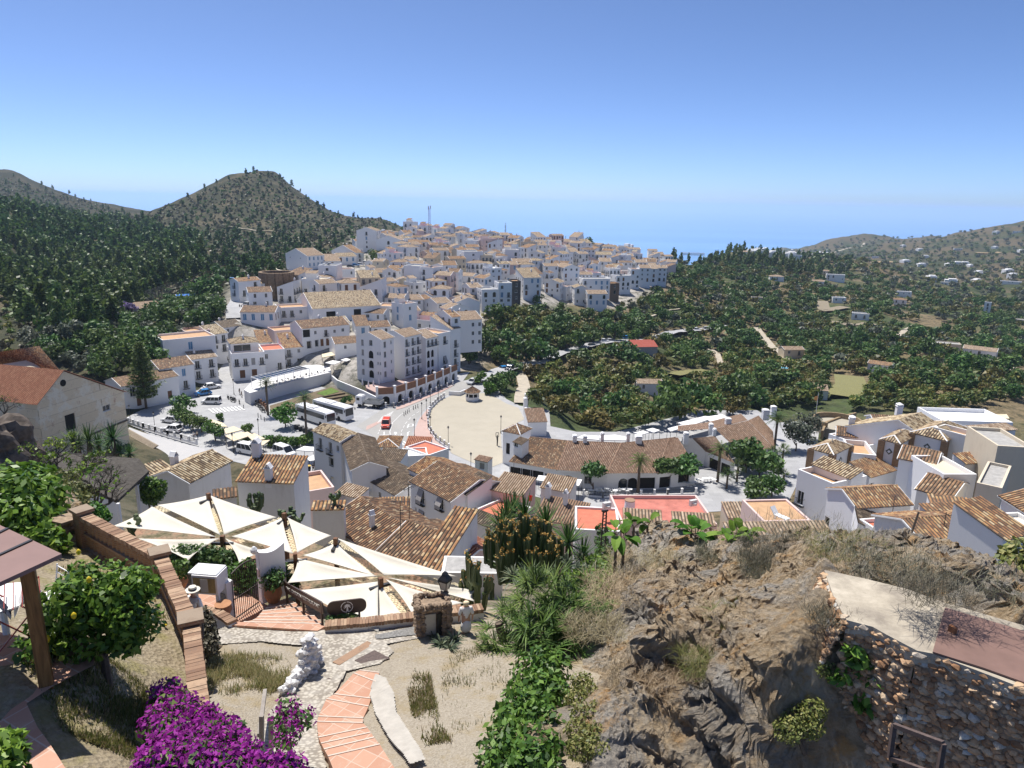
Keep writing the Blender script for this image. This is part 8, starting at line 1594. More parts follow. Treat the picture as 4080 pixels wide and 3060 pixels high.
p=hitg('A',1030,1350,150);r=empty('jacaranda',p,0,'purple flowering jacaranda behind the white villa','tree');V,F=cloud(blobs_round(np.random.RandomState(8),4.2,2.6,4.5,10,.45),900,.7,8);inst('crown',npmesh('crown',V,F,leaf_mat('jacaranda_bloom',[(0,(.10,.08,.14)),(.5,(.20,.16,.32)),(1,(.32,.27,.46))])),r);inst('trunk',TT_,r)
def gz2(p):return float(HP(np.array([p.x]),np.array([p.y]))[0])
p=Wz('O',950,905,-8.8);root=empty('lemon_tree',p,0,'bushy lemon tree with glossy leaves and a few yellow fruits in the garden','lemon tree');c=Wz('O',890,360,-7.3)-p;c=Vector((-.1,.25,1.55));rs=np.random.RandomState(15)
bl=[(c.x+rs.uniform(-.85,.85),c.y+rs.uniform(-.75,.75),c.z+rs.uniform(-.55,.75),rs.uniform(.35,.55),rs.uniform(.3,.45)) for _ in range(17)]+[(c.x,c.y,c.z,.9,.8)]
V,F=cloud(bl,5600,.10,15,up=.7,shell=.5);inst('crown',npmesh('crown',V,F,LLEM),root);inst('trunk',trunkmesh('trunk',.9,.07,M_BARK,8,5),root)
for a_,e_,zz in((2.4,.9,2.2),(4.9,1.05,1.9),(5.6,.9,1.6),(4.2,.95,1.3),(5.1,.6,2.3)):o=inst('lemon',LEM,root,(c.x+math.cos(a_)*e_,c.y+math.sin(a_)*e_,zz));o.scale=(1.15,)*3
def bougain(label,k,pts,z,n,seed):
 P=[Wz(k,x,y,zz) for x,y,zz in pts];root=empty('bougainvillea',P[0]+Vector((0,0,-1.6)),0,label,'bougainvillea');o=Vector(root.location);rs=np.random.RandomState(seed);bl=[(q.x-o.x+rs.normal()*.05,q.y-o.y,q.z-o.z,.33,.27) for q in P];V,F=cloud(bl,n,.055,seed,shell=.6);inst('blossom',npmesh('blossom',V,F,LMAG),root);V,F=cloud([(b[0],b[1],b[2]-.08,b[3],b[4]) for b in bl],n//2,.11,seed+1,shell=.4);inst('leaves',npmesh('leaves',V,F,LDARK),root)
 m=MB()
 for b in bl[::2]:m.tube([(0,0,0),(b[0]*.6,b[1]*.6,b[2]*.6),(b[0],b[1],b[2])],[.03,.02,.008],5)
 pt('stems',m,M_BARK,root)
bougain('magenta bougainvillea spilling up from the bottom edge','O',[(1500,1640,-7.6),(1400,1560,-7.8),(1480,1330,-8.2),(1420,1260,-8.3),(1550,1200,-8.3),(1490,1080,-8.5),(1650,1130,-8.4),(1720,1260,-8.2),(1820,1250,-8.2),(1620,1390,-8.0),(1780,1400,-8.0),(1900,1480,-7.9),(2000,1340,-8.1),(2050,1460,-7.9),(2120,1560,-7.7),(1700,1560,-7.6),(1860,1600,-7.5),(2000,1640,-7.5),(2180,1650,-7.6),(1560,1480,-7.8),(1360,1650,-7.6),(2300,1690,-7.5),(2450,1700,-7.5),(1480,1000,-8.6)],0,8000,31)
bougain('thin bougainvillea shoot with few magenta flowers over the path','P',[(570,640,-11.0),(600,680,-11),(560,700,-11),(570,770,-10.8),(555,800,-10.7),(640,690,-11)],0,500,33)
def leafbush(label,k,pts,r,n,size,mat,seed,name='bush',cat='bush',trunk=True):
 P=[Wz(k,x,y,z) for x,y,z in pts];b=min(P,key=lambda q:q.z);root=empty(name,(b.x,b.y,b.z-r*1.2),0,label,cat);o=Vector(root.location);V,F=cloud([(q.x-o.x,q.y-o.y,q.z-o.z,r,r*.85) for q in P],n,size,seed,up=.6);inst('foliage',npmesh('foliage',V,F,mat),root)
 if trunk:
  m=MB();
  for q in P[::2]:m.tube([(0,0,-.3),(q-o)*.5,(q-o)],[.05,.035,.01],5)
  pt('stems',m,M_BARK,root)
leafbush('big glossy citrus tree at the left edge above the porch roof','J',[(60,60,-9.5),(200,80,-9.6),(320,60,-9.8),(60,250,-9.6),(200,260,-9.7),(330,200,-9.8),(60,400,-9.7),(180,400,-9.8),(300,380,-10),(420,230,-10),(120,160,-9.3)],.9,3600,.19,LLEM,41,'citrus_tree','tree')
leafbush('lower citrus bush beside the porch roof corner','J',[(220,490,-10),(300,540,-10.1),(380,580,-10.2),(450,620,-10.2),(500,660,-10.3),(380,660,-10.3)],.55,1500,.17,LLEM,42)
leafbush('yellow green leaves in the bottom left corner','O',[(20,1480,-6.6),(60,1600,-6.5),(0,1600,-6.5),(-60,1520,-6.5)],.26,700,.11,LLEM,43)
leafbush('thick ivy hedge beside the iron gate','K',[(60,800,-14.3),(150,800,-14.2),(250,800,-14.2),(350,820,-14.2),(440,840,-14.3),(500,870,-14.5),(200,870,-14.7),(330,890,-14.7),(430,900,-14.8)],.55,2600,.13,LDARK,44);leafbush('bright green climber behind the iron gate','K',[(620,900,-14.2),(640,1000,-14.6),(600,1080,-14.9),(540,940,-14.4),(660,950,-14.6)],.4,900,.12,LGREEN,45)
leafbush('white flowered shrub left of the ivy hedge','K',[(-20,760,-14.4),(40,850,-14.6),(-60,860,-14.7)],.4,600,.10,leaf_mat('white_flower_leaf',[(0,(.04,.08,.02)),(.6,(.08,.14,.03)),(.8,(.6,.6,.55)),(1,(.7,.7,.66))]),46);leafbush('dark climber hanging over the white gate pillar','K',[(945,900,-14),(960,960,-14.3),(1000,1010,-14.6),(1050,1050,-14.8)],.22,500,.10,LDARK,47,trunk=False)
for i,(x,y) in enumerate(((1370,1375),(1470,1348),(1555,1352))):leafbush('small clipped rosemary bush under the emblem sign, '+('left','middle','right')[i]+' one','K',[(x,y,-13.85)],.22,420,.06,LDARK,50+i,trunk=False)
leafbush('shaggy lavender bush at the foot of the brick pillar','J',[(1990,1450,-12.6),(2000,1560,-12.8),(2020,1650,-12.9),(1960,1380,-12.5)],.42,1600,.09,LSCRUB,54)
leafbush('tall glossy green shrub against the rock','Q',[(700,420,-12.6),(650,470,-12.8),(760,450,-12.6),(640,560,-12.6),(720,540,-12.5),(760,600,-12.4),(600,640,-12.5),(680,660,-12.3),(560,730,-12.4),(640,760,-12.2),(720,720,-12.1),(520,830,-12.2),(600,850,-12),(680,850,-11.8),(500,930,-12),(600,950,-11.7),(680,930,-11.6),(560,960,-11.8)],.62,5200,.125,LJAS,55)
leafbush('light green heath bush clinging to the left rock face','RR',[(150,520,-11.9),(120,600,-11.9),(200,580,-11.8),(150,680,-11.8),(220,680,-11.7),(130,760,-11.8),(200,780,-11.6),(220,850,-11.5),(140,850,-11.6)],.34,3200,.06,LGRASS,56);leafbush('ivy with bright young leaves hanging on the stone wall','S',[(420,370,-9.0),(450,420,-9.2),(520,430,-9.2),(500,500,-9.5),(560,520,-9.5),(600,450,-9.2),(560,600,-9.9),(480,620,-10),(600,660,-10.1),(660,470,-9.2),(340,480,-9.6),(520,690,-10.4)],.30,900,.16,LJAS,57);leafbush('small ivy sprig on the stone wall','S',[(740,520,-9.1),(840,540,-9.2),(800,510,-9.1)],.16,90,.15,LJAS,58,trunk=False);leafbush('tangled yellow green weeds at the foot of the stone wall','S',[(120,700,-10.3),(180,740,-10.4),(80,760,-10.4),(200,660,-10.2),(250,450,-9.6)],.33,2400,.05,LGRASS,59);leafbush('pale grey green shrub at the right edge beyond the rock','N',[(2150,850,-9.6),(2180,950,-9.7),(2120,1000,-9.9),(2210,1050,-9.9),(2200,780,-9.4)],.55,1600,.12,LGRASS,60)
def twigs(label,k,x,y,d,r,n,mat,seed,name='dry_shrub',L=.5,w=.016,up=.8):
 p=Wd(k,x,y,d);rs=random.Random(seed);m=MB()
 for i in range(n):
  b=Vector((rs.uniform(-r,r),rs.uniform(-r,r)*.8,rs.uniform(-.1,.1)*r));dd=Vector((rs.gauss(0,1),rs.gauss(0,1),abs(rs.gauss(up,.6)))).normalized()*L*rs.uniform(.5,1.2);bladequads(m,b,b+dd,w,2,.15)
 tag(m.build(name,mat,None,False,p),label,'shrub')
for i,a in enumerate((('M',1800,780,22.3,1.3,1700,LSCRUB,'large dark twiggy shrub on the rock crest'),('M',1700,900,21.4,1.0,1200,LSCRUB,'dark twiggy shrub below the rock crest'),('M',600,900,23.5,1.3,1500,LDRY,'dry straw coloured brush on the left flank of the rock'),('M',400,1100,20.8,1.2,1300,LDRY,'dry brush where rock meets the fan palm'),('M',1480,1400,17.3,.8,1200,LGRASS,'greenish weeds in a hollow of the rock'),('M',150,1450,17.6,.8,900,LDRY,'dry brush low on the left rock edge'),('RR',600,520,15.3,.9,1500,LDRY,'drooping grey grass tuft under the rock overhang'),('RR',800,430,15.5,.7,900,LGRASS,'olive green grass tuft right of the overhang'),('RR',430,500,15.4,.7,800,LDRY,'straw tuft left of the overhang'),('N',900,870,18.7,1.1,600,LSCRUB,'dark spreading twigs behind the concrete slab'),('N',1100,930,18.3,1.1,500,LSCRUB,'dry twigs among grey stones behind the slab'),('N',650,760,21,1.2,600,LGRASS,'green weeds at the cliff edge before the tall white house'),('N',1120,740,23.5,1.0,600,LDRY,'yellow reeds at the cliff edge'),('N',300,600,23.5,1.4,400,LSCRUB,'dry stalks along the crest before the tan roof'),('N',1420,1130,15.9,.7,900,LSCRUB,'dark weeds at the slab edge'),('N',2100,1120,16.8,.9,350,LSCRUB,'grey weeds among white stones at the right'),('M',1900,620,25,1.4,350,LDRY,'tall dry grass on the crest below the sun terrace'),('M',1250,800,24.5,.8,700,LSCRUB,'dead fronds below the banana leaves'),('N',520,1350,15.2,.5,500,LSCRUB,'dry roots hanging between rock and stone wall'))):twigs(a[7],*a[:5],a[5],a[6],70+i,L=.55*(a[4]**.5))
def grass(name,poly_,hf,n,L,w,mats,seed,clump=.25,th=-.05):
 rs=np.random.RandomState(seed);xs=[p[0] for p in poly_];ys=[p[1] for p in poly_];X=rs.uniform(min(xs),max(xs),n*3);Y=rs.uniform(min(ys),max(ys),n*3);ok=inpoly(X,Y,poly_)&(fbm(X*.8,Y*.8,3)+rs.normal(size=len(X))*.12>th);X,Y=X[ok][:n],Y[ok][:n];Z=hf(X,Y);k=len(X);a=rs.uniform(0,6.28,k);l=L*rs.uniform(.4,1.3,k);dx,dy=np.cos(a)*l*.5,np.sin(a)*l*.5;sx,sy=-np.sin(a)*w,np.cos(a)*w
 V=np.stack([np.stack([X-sx,Y-sy,Z-.02],1),np.stack([X+sx,Y+sy,Z-.02],1),np.stack([X+dx+sx*.3,Y+dy+sy*.3,Z+l*.8],1),np.stack([X+dx-sx*.3,Y+dy-sy*.3,Z+l*.8],1)],1).reshape(-1,3);tag(inst(name,npmesh(name,V,np.arange(4*k).reshape(k,4),mats,mi=rs.randint(len(mats),size=k))),kind='stuff')
def gpoly(k,pts,z):return XY([Wz(k,x,y,zz) for (x,y),zz in zip(pts,z if hasattr(z,'__len__') else [z]*len(pts))])
grass('lawn',gpoly('O',[(480,940),(900,760),(1500,780),(1720,1150),(1500,1640),(600,1660),(450,1460),(240,1100)],-9.0),HG,20000,.10,.012,[LGRASS,LGRASS,LGRASS,LDRY],3,th=-.2);grass('garden_weeds',gpoly('J',[(480,1000),(850,760),(1500,1130),(1700,1500),(1400,1650),(1200,1200)],-10.5),HG,2500,.14,.012,[LGRASS,LDRY],4,th=.12);grass('dry_meadow',gpoly('P',[(140,480),(170,330),(400,320),(600,340),(560,470),(420,640),(360,850),(220,760)],-13.3),HP,9000,.20,.010,[LDRY,LDRY,LDRY,LGRASS],5,th=-.02);grass('verge',gpoly('Q',[(60,380),(140,400),(170,600),(200,800),(260,960),(120,960),(60,740),(30,520)],-13.0),HP,4200,.16,.013,[LGRASS,LGRASS,LDRY],6,th=-.1);grass('gravel_weeds',gpoly('Q',[(200,300),(450,250),(560,500),(450,800),(250,950),(200,600)],-13.2),HP,1800,.12,.01,[LDRY,LGRASS],7,th=.05)
p=Wz('Q',690,440,-14.6);root=empty('dwarf_fan_palm',p,0,'huge clump of spiky fan palms beside the gravel terrace','palm')
for i,(x,y,h,n,s) in enumerate(((0,0,1.0,42,1.25),(-1.3,.6,.6,34,1.1),(1.2,.7,1.4,36,1.2),(.2,1.5,1.6,36,1.25),(-.5,-.5,.1,30,1.0),(1.0,-.5,.3,30,1.05),(-1.7,-.1,.2,24,.95),(1.9,1.6,1.5,28,1.1))):
 o=inst('leaf_crown',fanmesh(n,1.15,.85,200+i,-.25,1.35).mesh('leaf_crown',LPALM),root,(x*.75,y,h*.8),0,s*.85)
m=MB()
for x,y in((0,0),(-1.3,.6),(1.2,.7),(.2,1.5)):m.tube([(x*.6,y*.6,-1),(x,y,1.2)],.14,7)
pt('trunk',m,M_BARK,root)
def column(m,b,h,r,seed,ribs=5):
 rs=random.Random(seed);N=ribs*2;pts=8;V=[];F=[];dx,dy=rs.uniform(-.15,.15),rs.uniform(-.15,.15)
 for i in range(pts+1):
  t=i/pts;rr=r*(1 if t<.9 else .75 if t<1 else .3)*(1+.08*math.sin(t*9+seed))
  for k in range(N):a=2*math.pi*k/N;q=rr*(1.15 if k%2==0 else .72);V.append((b[0]+dx*t*h+q*math.cos(a),b[1]+dy*t*h+q*math.sin(a),b[2]+t*h))
 for i in range(pts):
  for k in range(N):F.append((i*N+k,i*N+(k+1)%N,(i+1)*N+(k+1)%N,(i+1)*N+k))
 F.append(tuple(range(pts*N,pts*N+N)));m.add(V,F);return (b[0]+dx*h,b[1]+dy*h,b[2]+h)
def cactus(label,k,x,y,z,ys_top,arms,r,seed,buds=0):
 p=Wz(k,x,y,z);d=math.hypot(p.x,p.y);h=Wd(k,x,ys_top,d).z-p.z;rs=random.Random(seed);root=empty('column_cactus',p,0,label,'cactus');m=MB();tips=[column(m,(0,0,-.2),h,r,seed)]
 for i in range(arms):
  a=rs.uniform(0,6.28);q=rs.uniform(.2,.65)*h;ln=rs.uniform(.2,.5)*h;o=Vector((math.cos(a),math.sin(a),0))*r*3.2;m.tube([(0,0,q-.1),tuple(o*.6+Vector((0,0,q))),tuple(o+Vector((0,0,q+.25)))],r*.8,8);tips.append(column(m,(o.x,o.y,q+.2),ln,r*.85,seed+i+1))
 pt('stem',m,LCACT,root)
 if buds:V,F=cloud([(t[0],t[1],t[2],r*1.2,r*1.2) for t in tips],buds*len(tips),r*.7,seed);inst('buds',npmesh('buds',V,F,LORF),root)
for i,a in enumerate((('L',765,1430,-14.6,1185,1,.09,'leaning column cactus left of the group behind the lantern'),('L',840,1440,-14.6,1170,5,.10,'branched column cactus behind the woman'),('L',890,1480,-14.6,1085,4,.11,'tallest column cactus behind the parapet wall'),('L',940,1470,-14.6,1165,1,.10,'column cactus right of the tallest one'),('L',1015,1370,-15.2,1205,2,.09,'dark column cactus near the fan palm'))):cactus(a[7],*a[:4],a[4],a[5],a[6],90+i,8)
cactus('tall branching cactus against the white garden wall','K',722,440,-20,222,7,.14,110);cactus('thick cactus clump beside the rust brown post','K',990,525,-18,400,6,.13,111);cactus('cactus clump right of the rust brown post','K',1080,520,-18,450,5,.12,112);cactus('small cactus in a white bed below the orange terrace','K',1405,345,-27,250,5,.14,113);cactus('pale cactus standing behind the brick wall','J',1300,560,-14.5,390,3,.12,114);cactus('low cactus left of the tall branching one','K',670,430,-19,335,3,.12,115)
p=Wz('L',1290,1190,-16.2);d=math.hypot(p.x,p.y);H=Wd('L',1290,700,d).z-p.z;root=empty('candelabra_cactus',p,0,'giant many armed candelabra cactus crowned with orange buds','cactus');m=MB();tips=[];rs=random.Random(4)
m.tube([(0,0,-.5),(0,0,H*.35)],[.35,.3],9)
for i in range(110):
 a=rs.uniform(0,6.28);q=rs.random()**.5*1.8;ztop=H*(1.0-.42*(q/1.85)**2)*rs.uniform(.84,1.04);zb=max(.3,ztop-rs.uniform(.9,1.7));x,y=math.cos(a)*q,math.sin(a)*q;m.tube([(x*.15,y*.15,H*.15),(x*.6,y*.6,zb*.6),(x,y,zb+.1)],[.12,.09,.085],6,0,False);tips.append(column(m,(x,y,zb),ztop-zb,.075,i,4))
pt('stem',m,LCACT,root);V,F=cloud([(t[0],t[1],t[2],.11,.08) for t in tips],1500,.06,5);inst('buds',npmesh('buds',V,F,LORF),root)
for i,(x,y,z,s,h) in enumerate(((1130,700,-17.5,1.5,2.2),(1300,690,-17.6,1.5,2.4),(1500,760,-17.4,1.5,1.9),(1700,920,-17,1.45,1.6),(1210,640,-18,1.35,2.6),(1820,1020,-16.8,1.1,1.0),(1080,770,-17,1.2,1.7))):
 q=Wz('L',x,y,z+h);yucca((q.x,q.y,z),s,h,['big yucca at the back left of the giant cactus','big yucca at the back centre of the giant cactus','big yucca at the back right of the giant cactus','lone yucca right of the giant cactus','rear yucca peeping over the giant cactus','small yucca lower right of the giant cactus','yucca at the left shoulder of the giant cactus'][i],i,'yuccas around the giant cactus')
AL=[rosette(46,.7,.09,i+20,-.2,1.3,.35).mesh('leaves',LAGAVE) for i in range(3)]
for i,(k,x,y,z,s) in enumerate((('L',1320,1200,-15,1.2),('L',1580,1090,-15.5,1.1),('L',1690,1110,-15.4,1.1),('L',1640,1060,-15.8,1.0),('L',1800,1060,-15.8,1.0),('L',1880,1180,-15.2,1.2),('L',1960,1200,-15.2,1.2),('L',1780,1180,-15.2,1.0),('L',1200,1220,-15.2,1.2),('Q',200,330,-13.8,.8),('Q',270,310,-13.85,.9),('Q',160,300,-13.9,.7),('Q',240,350,-13.8,.8),('J',720,550,-10.6,.5))):tag(inst('aloe',AL[i%3],None,Wz(k,x,y,z),i,s),('spiky aloe rosette on the slope between giant cactus and rock' if k=='L' else 'spiky aloe rosette beside the stone notice block' if k=='Q' else 'small agave on the dry stone wall'),'aloe','aloes on the slope' if k=='L' else 'aloes by the notice block' if k=='Q' else None)
leafbush('leafy climber growing up the lattice mast','L',[(1990,800,-18),(1985,900,-17.6),(1990,1000,-17),(1950,1060,-16.6),(2010,940,-17.4),(2000,1100,-16.4),(1940,1150,-16)],.42,1100,.14,LDARK,61);leafbush('mixed green undergrowth left of the rock','L',[(1900,1100,-15.8),(1980,1180,-15.3),(2040,1120,-15.6),(1850,1230,-15),(2060,1230,-15),(1960,1260,-14.9),(1750,1250,-15)],.6,1700,.15,LJAS,62)
p=Wz('L',1990,1060,-18);d=math.hypot(p.x,p.y);h=Wd('L',2008,630,d).z-p.z;root=empty('lattice_mast',p,.3,'dark iron lattice mast overgrown with climbers before the orange red terrace','mast');m=MB()
for x in(-.14,.14):m.bar((x,0,0),(x*.6,0,h),.06)
n=16
for i in range(n):s=-1 if i%2 else 1;m.bar((s*.14,0,h*i/n),(-s*.13,0,h*(i+1)/n),.035)
pt('lattice',m,M_IRON,root);m=MB();m.bar((-.18,0,h),(.18,0,h),.08);pt('head',m,M_IRON,root)
def banana(label,k,x,y,d,hpx,n,s,seed):
 p=Wd(k,x,y,d);h=Wd(k,x,hpx,d).z-p.z;rs=random.Random(seed);root=empty('broadleaf_plant',p,0,label,'plant');m=MB();t=MB()
 for c in range(max(2,n//5)):
  bx,by=rs.uniform(-.35,.35)*s,rs.uniform(-.3,.3)*s;hh=h*rs.uniform(.6,1);t.tube([(bx,by,-.4),(bx,by,hh)],[.06,.05],6)
  for i in range(6):
   a=rs.uniform(0,6.28);e=rs.uniform(.1,1.1);dd=Vector((math.cos(a)*math.cos(e),math.sin(a)*math.cos(e),math.sin(e)));b0=Vector((bx,by,hh));b1=b0+dd*.3*s;L=rs.uniform(.55,.85)*s;side=dd.cross(Vector((0,0,1))).normalized();V=[]
   for q in range(7):
    u=q/6;w=.17*s*math.sin(math.pi*min(1,u*.9+.08))**.6;P_=b1+dd*L*u+Vector((0,0,-.55*L*u*u));V+=[P_-side*w+Vector((0,0,.05)),P_,P_+side*w+Vector((0,0,.05))]
   m.add(V,[(3*q+j,3*q+j+1,3*q+j+4,3*q+j+3) for q in range(6) for j in(0,1)]);t.tube([tuple(b0),tuple(b1)],.02,4)
 pt('leaves',m,LBAN,root);pt('stalks',t,M_BARK,root)
banana('broad leaved plant on the left shoulder of the rock','M',400,950,23,620,10,1.0,1);banana('small broad leaved shoot near the mast','M',560,640,29,520,5,1.0,2);banana('broad leaved plant in the cleft of the rock','M',1080,750,26.0,610,12,1.1,3);banana('broad leaved plant right of the one in the rock cleft','M',1340,760,25.5,650,10,1.1,4);banana('broad leaved plant at the right end of the clump','M',1430,740,25.5,660,7,1.05,5)
rp=[Wz('E',x,y,zz) for x,y,zz in((700,1118,-23),(1225,1165,-23),(1312,1275,-23.6),(1030,1535,-24.4),(800,1440,-24.2),(340,1110,-23.2))];root=empty('thatched_shed',(rp[3].x,rp[3].y,-28),0,'low shed with dark reed thatched roof beside the rock face','shed');o=Vector(root.location);m=MB();m.add([p-o for p in rp]+[p-o-Vector((0,0,.25)) for p in rp],[tuple(range(6)),tuple(range(11,5,-1))]+[(i,6+i,6+(i+1)%6,(i+1)%6) for i in range(6)])
t=NT('reed_thatch',.95,.1);co=t.co();mp=t.node('ShaderNodeMapping');mp.inputs['Scale'].default_value=(1,5,1);mp.inputs['Rotation'].default_value=(0,0,.5);t.l(co,mp.inputs[0]);g=t.noise(3,8,mp.outputs[0],.75);t.color(t.ramp(g,[(.3,(.04,.035,.03)),(.55,(.11,.10,.088)),(.75,(.19,.175,.155))])).bump(g,.8,.06);pt('thatch_roof',m,t.mat,root)
for x,y in((1205,1400),(1040,1560),(1290,1290)):
 q=Wz('E',x,y,-24.4)-o;m=MB();m.box((q.x,q.y,1.7),(.22,.22,3.8));pt('post',m,M_WHITE,root)
m=MB();a,b=Wz('E',800,1480,-24.6)-o,Wz('E',1030,1560,-24.8)-o;m.bar(Vector((a.x,a.y,1.6)),Vector((b.x,b.y,1.6)),.25,0,3.6);pt('wall',m,M_WHITE2,root)
leafbush('dense ivy growing between thatched shed and cream roofed house','E',[(1300,1400,-25),(1340,1450,-25.5),(1300,1480,-26),(1380,1420,-25),(1350,1500,-26)],.95,1700,.24,LJAS,63)
for i,(x,y,s,h) in enumerate(((640,1010,2.0,1),(780,1010,2.3,1),(870,1050,2.0,.6),(1000,990,2.3,1.8),(960,1060,1.8,.6),(1140,1120,1.6,.4),(690,1060,1.8,.5),(1050,1110,1.5,.4))):q=Wz('E',x,y,-27+h);yucca((q.x,q.y,-27),s,h,'dense spiky yucca in the row below the beige mill wall',i,'yuccas below the mill')
def barebranch(label,k,pts,z,seed,leaf=None):
 rs=random.Random(seed);p=Wz(k,*pts[0],z);root=empty('fig_tree',p,0,label,'fig tree');m=MB();tips=[]
 def grow(b,d,L,r,n):
  q=b+d*L;m.tube([b,b+d*L*.5+Vector((rs.gauss(0,.05),rs.gauss(0,.05),rs.gauss(0,.05))),q],[r,r*.8,r*.65],5,0,False);tips.append(q)
  if n:
   for _ in range(rs.choice((2,2,3))):grow(q,(d+Vector((rs.gauss(0,.55),rs.gauss(0,.55),rs.gauss(.05,.35)))).normalized(),L*rs.uniform(.6,.85),r*.62,n-1)
 for _ in range(4):grow(Vector((0,0,-.3)),Vector((rs.gauss(.25,.5),rs.gauss(.0,.5),.75)).normalized(),(.8),.075,5)
 inst('branches',m.mesh('branches',plain('grey_bark',(.075,.065,.055),.9)),root)
 if leaf:tp=[t_ for t_ in tips if t_.z>.8];V,F=cloud([(*rs.choice(tp),.3,.25) for _ in range(22)],leaf//2,.13,seed);inst('leaves',npmesh('leaves',V,F,LLEM),root)
barebranch('gnarled fig tree with sparse bright leaves before the thatched roof','E',[(640,1330)],-16,1,800);barebranch('bare fig tree with tangled branches left of the brick wall end','E',[(850,1560)],-14,2,160);barebranch('half bare fig tree at the foot of the dark rock face','E',[(420,1280)],-15.5,3,420);barebranch('small bare shrub on the mill terrace at the far left','E',[(40,760)],-24,4,200)
leafbush('dry yellow green shrubs on the bank above the brick wall','E',[(480,1420,-13.5),(520,1480,-13.2),(620,1440,-13.4),(680,1480,-13),(560,1360,-14),(640,1560,-12.6)],.75,2400,.14,LGRASS,64);leafbush('green shrub at the corner of the brick pillar','J',[(960,340,-11.4),(1000,390,-11.5),(920,320,-11.3)],.35,500,.12,LJAS,65)
p=hitg('B',1632,245,110);d=math.hypot(p.x,p.y);h=Wd('Z',928,445,d).z-p.z;root=empty('radio_mast',p,0,'tall lattice radio mast with red and white bands above the town','mast');m=MB();c=[(.75,0),(-.4,.65),(-.4,-.65)];wt=plain('mast_white',(.55,.53,.52),.6)
for x,y in c:m.bar((x,y,0),(x*.8,y*.8,h),.16)
for i in range(int(h/1.4)):
 for j in range(3):a,b=c[j],c[(j+1)%3];m.bar((a[0]*.9,a[1]*.9,i*1.4),(b[0]*.9,b[1]*.9,i*1.4+1.4),.08)
inst('lattice',m.mesh('lattice',plain('mast_red',(.30,.20,.19),.6)),root)
for q,z in(((.9,0),.97),((-.5,.8),.95),((-.5,-.8),.95)):m=MB();m.box((q[0],q[1],h*z),(.35,.35,2.0));pt('antenna',m,wt,root)
ms=plain('fort_stone',(.26,.185,.12),.95,var=.35,scale=1.2)
def ringwall(name,label,k,x,y,rx,h,a0,a1,mat,cat='wall',th=1.2,dist=None):
 p=hitg(k,x,y,110);root=empty(name,p,0,label,cat);m=MB();n=14
 for i in range(n):
  b0,b1=R(a0+(a1-a0)*i/n),R(a0+(a1-a0)*(i+1)/n);m.bar((rx*math.cos(b0),rx*math.sin(b0)+rx,h/2-1),(rx*math.cos(b1),rx*math.sin(b1)+rx,h/2-1),th,0,h+2)
 pt('wall',m,mat,root);return p
ringwall('fort_tower','round brown stone tower of the old fort beside the ramp','B',375,690,6.2,10,0,360,ms,'tower');ringwall('fort_wall','curved brown stone wall with stairs right of the round fort tower','B',560,690,9,7,180,350,ms);ringwall('terrace_parapet','pale curved parapet wall below the schoolhouse','B',590,520,16,3.4,190,350,white_wall('pale_parapet',(.62,.56,.45)))
def ribbon(name,pts,w,mat,off=.35,kind='structure'):
 Q=[]
 P=[hitg(*q,110) for q in pts];P=[q for q in P if math.isfinite(q.x)]
 for a,b in zip(P,P[1:]):
  n=max(1,int((b-a).length/4))
  for i in range(n):q=a.lerp(b,i/n);Q.append(Vector((q.x,q.y,0)))
 Q.append(Vector((P[-1].x,P[-1].y,0)));m=MB();V=[]
 for i,q in enumerate(Q):
  d=(Q[min(i+1,len(Q)-1)]-Q[max(i-1,0)]).normalized();s=Vector((-d.y,d.x,0))*w/2
  z=max(gz(*(q+s*t)[:2]) for t in(-1,0,1))+off
  for t in(-1,1):r=q+s*t;V.append((r.x,r.y,z))
  EXC.append((q.x,q.y,w*.5+2));EXC.append((q.x*.985,q.y*.985,w*.5+2.6))
 m.add(V,[(2*i,2*i+1,2*i+3,2*i+2) for i in range(len(Q)-1)]);tag(m.build(name,mat),kind=kind)
PATH=plain('pale_track',(.42,.37,.29),.9,var=.15,scale=.6);
ribbon('ramp_road',[('B',105,850),('B',95,780),('B',130,700),('B',190,630),('B',250,575)],8,M_PLAZA,.6)
ribbon('valley_road',[('G',260,500),('G',420,420),('G',560,390),('G',760,350),('G',960,260),('G',1200,185),('G',1400,150),('G',1650,140),('C',1700,1090),('C',1850,1060),('C',2000,1040),('C',2190,1010)],6,M_PLAZA,.5)
ribbon('lane',[('G',575,400),('G',620,480),('G',640,560),('G',610,640),('G',610,690)],3.6,PATH,.5)
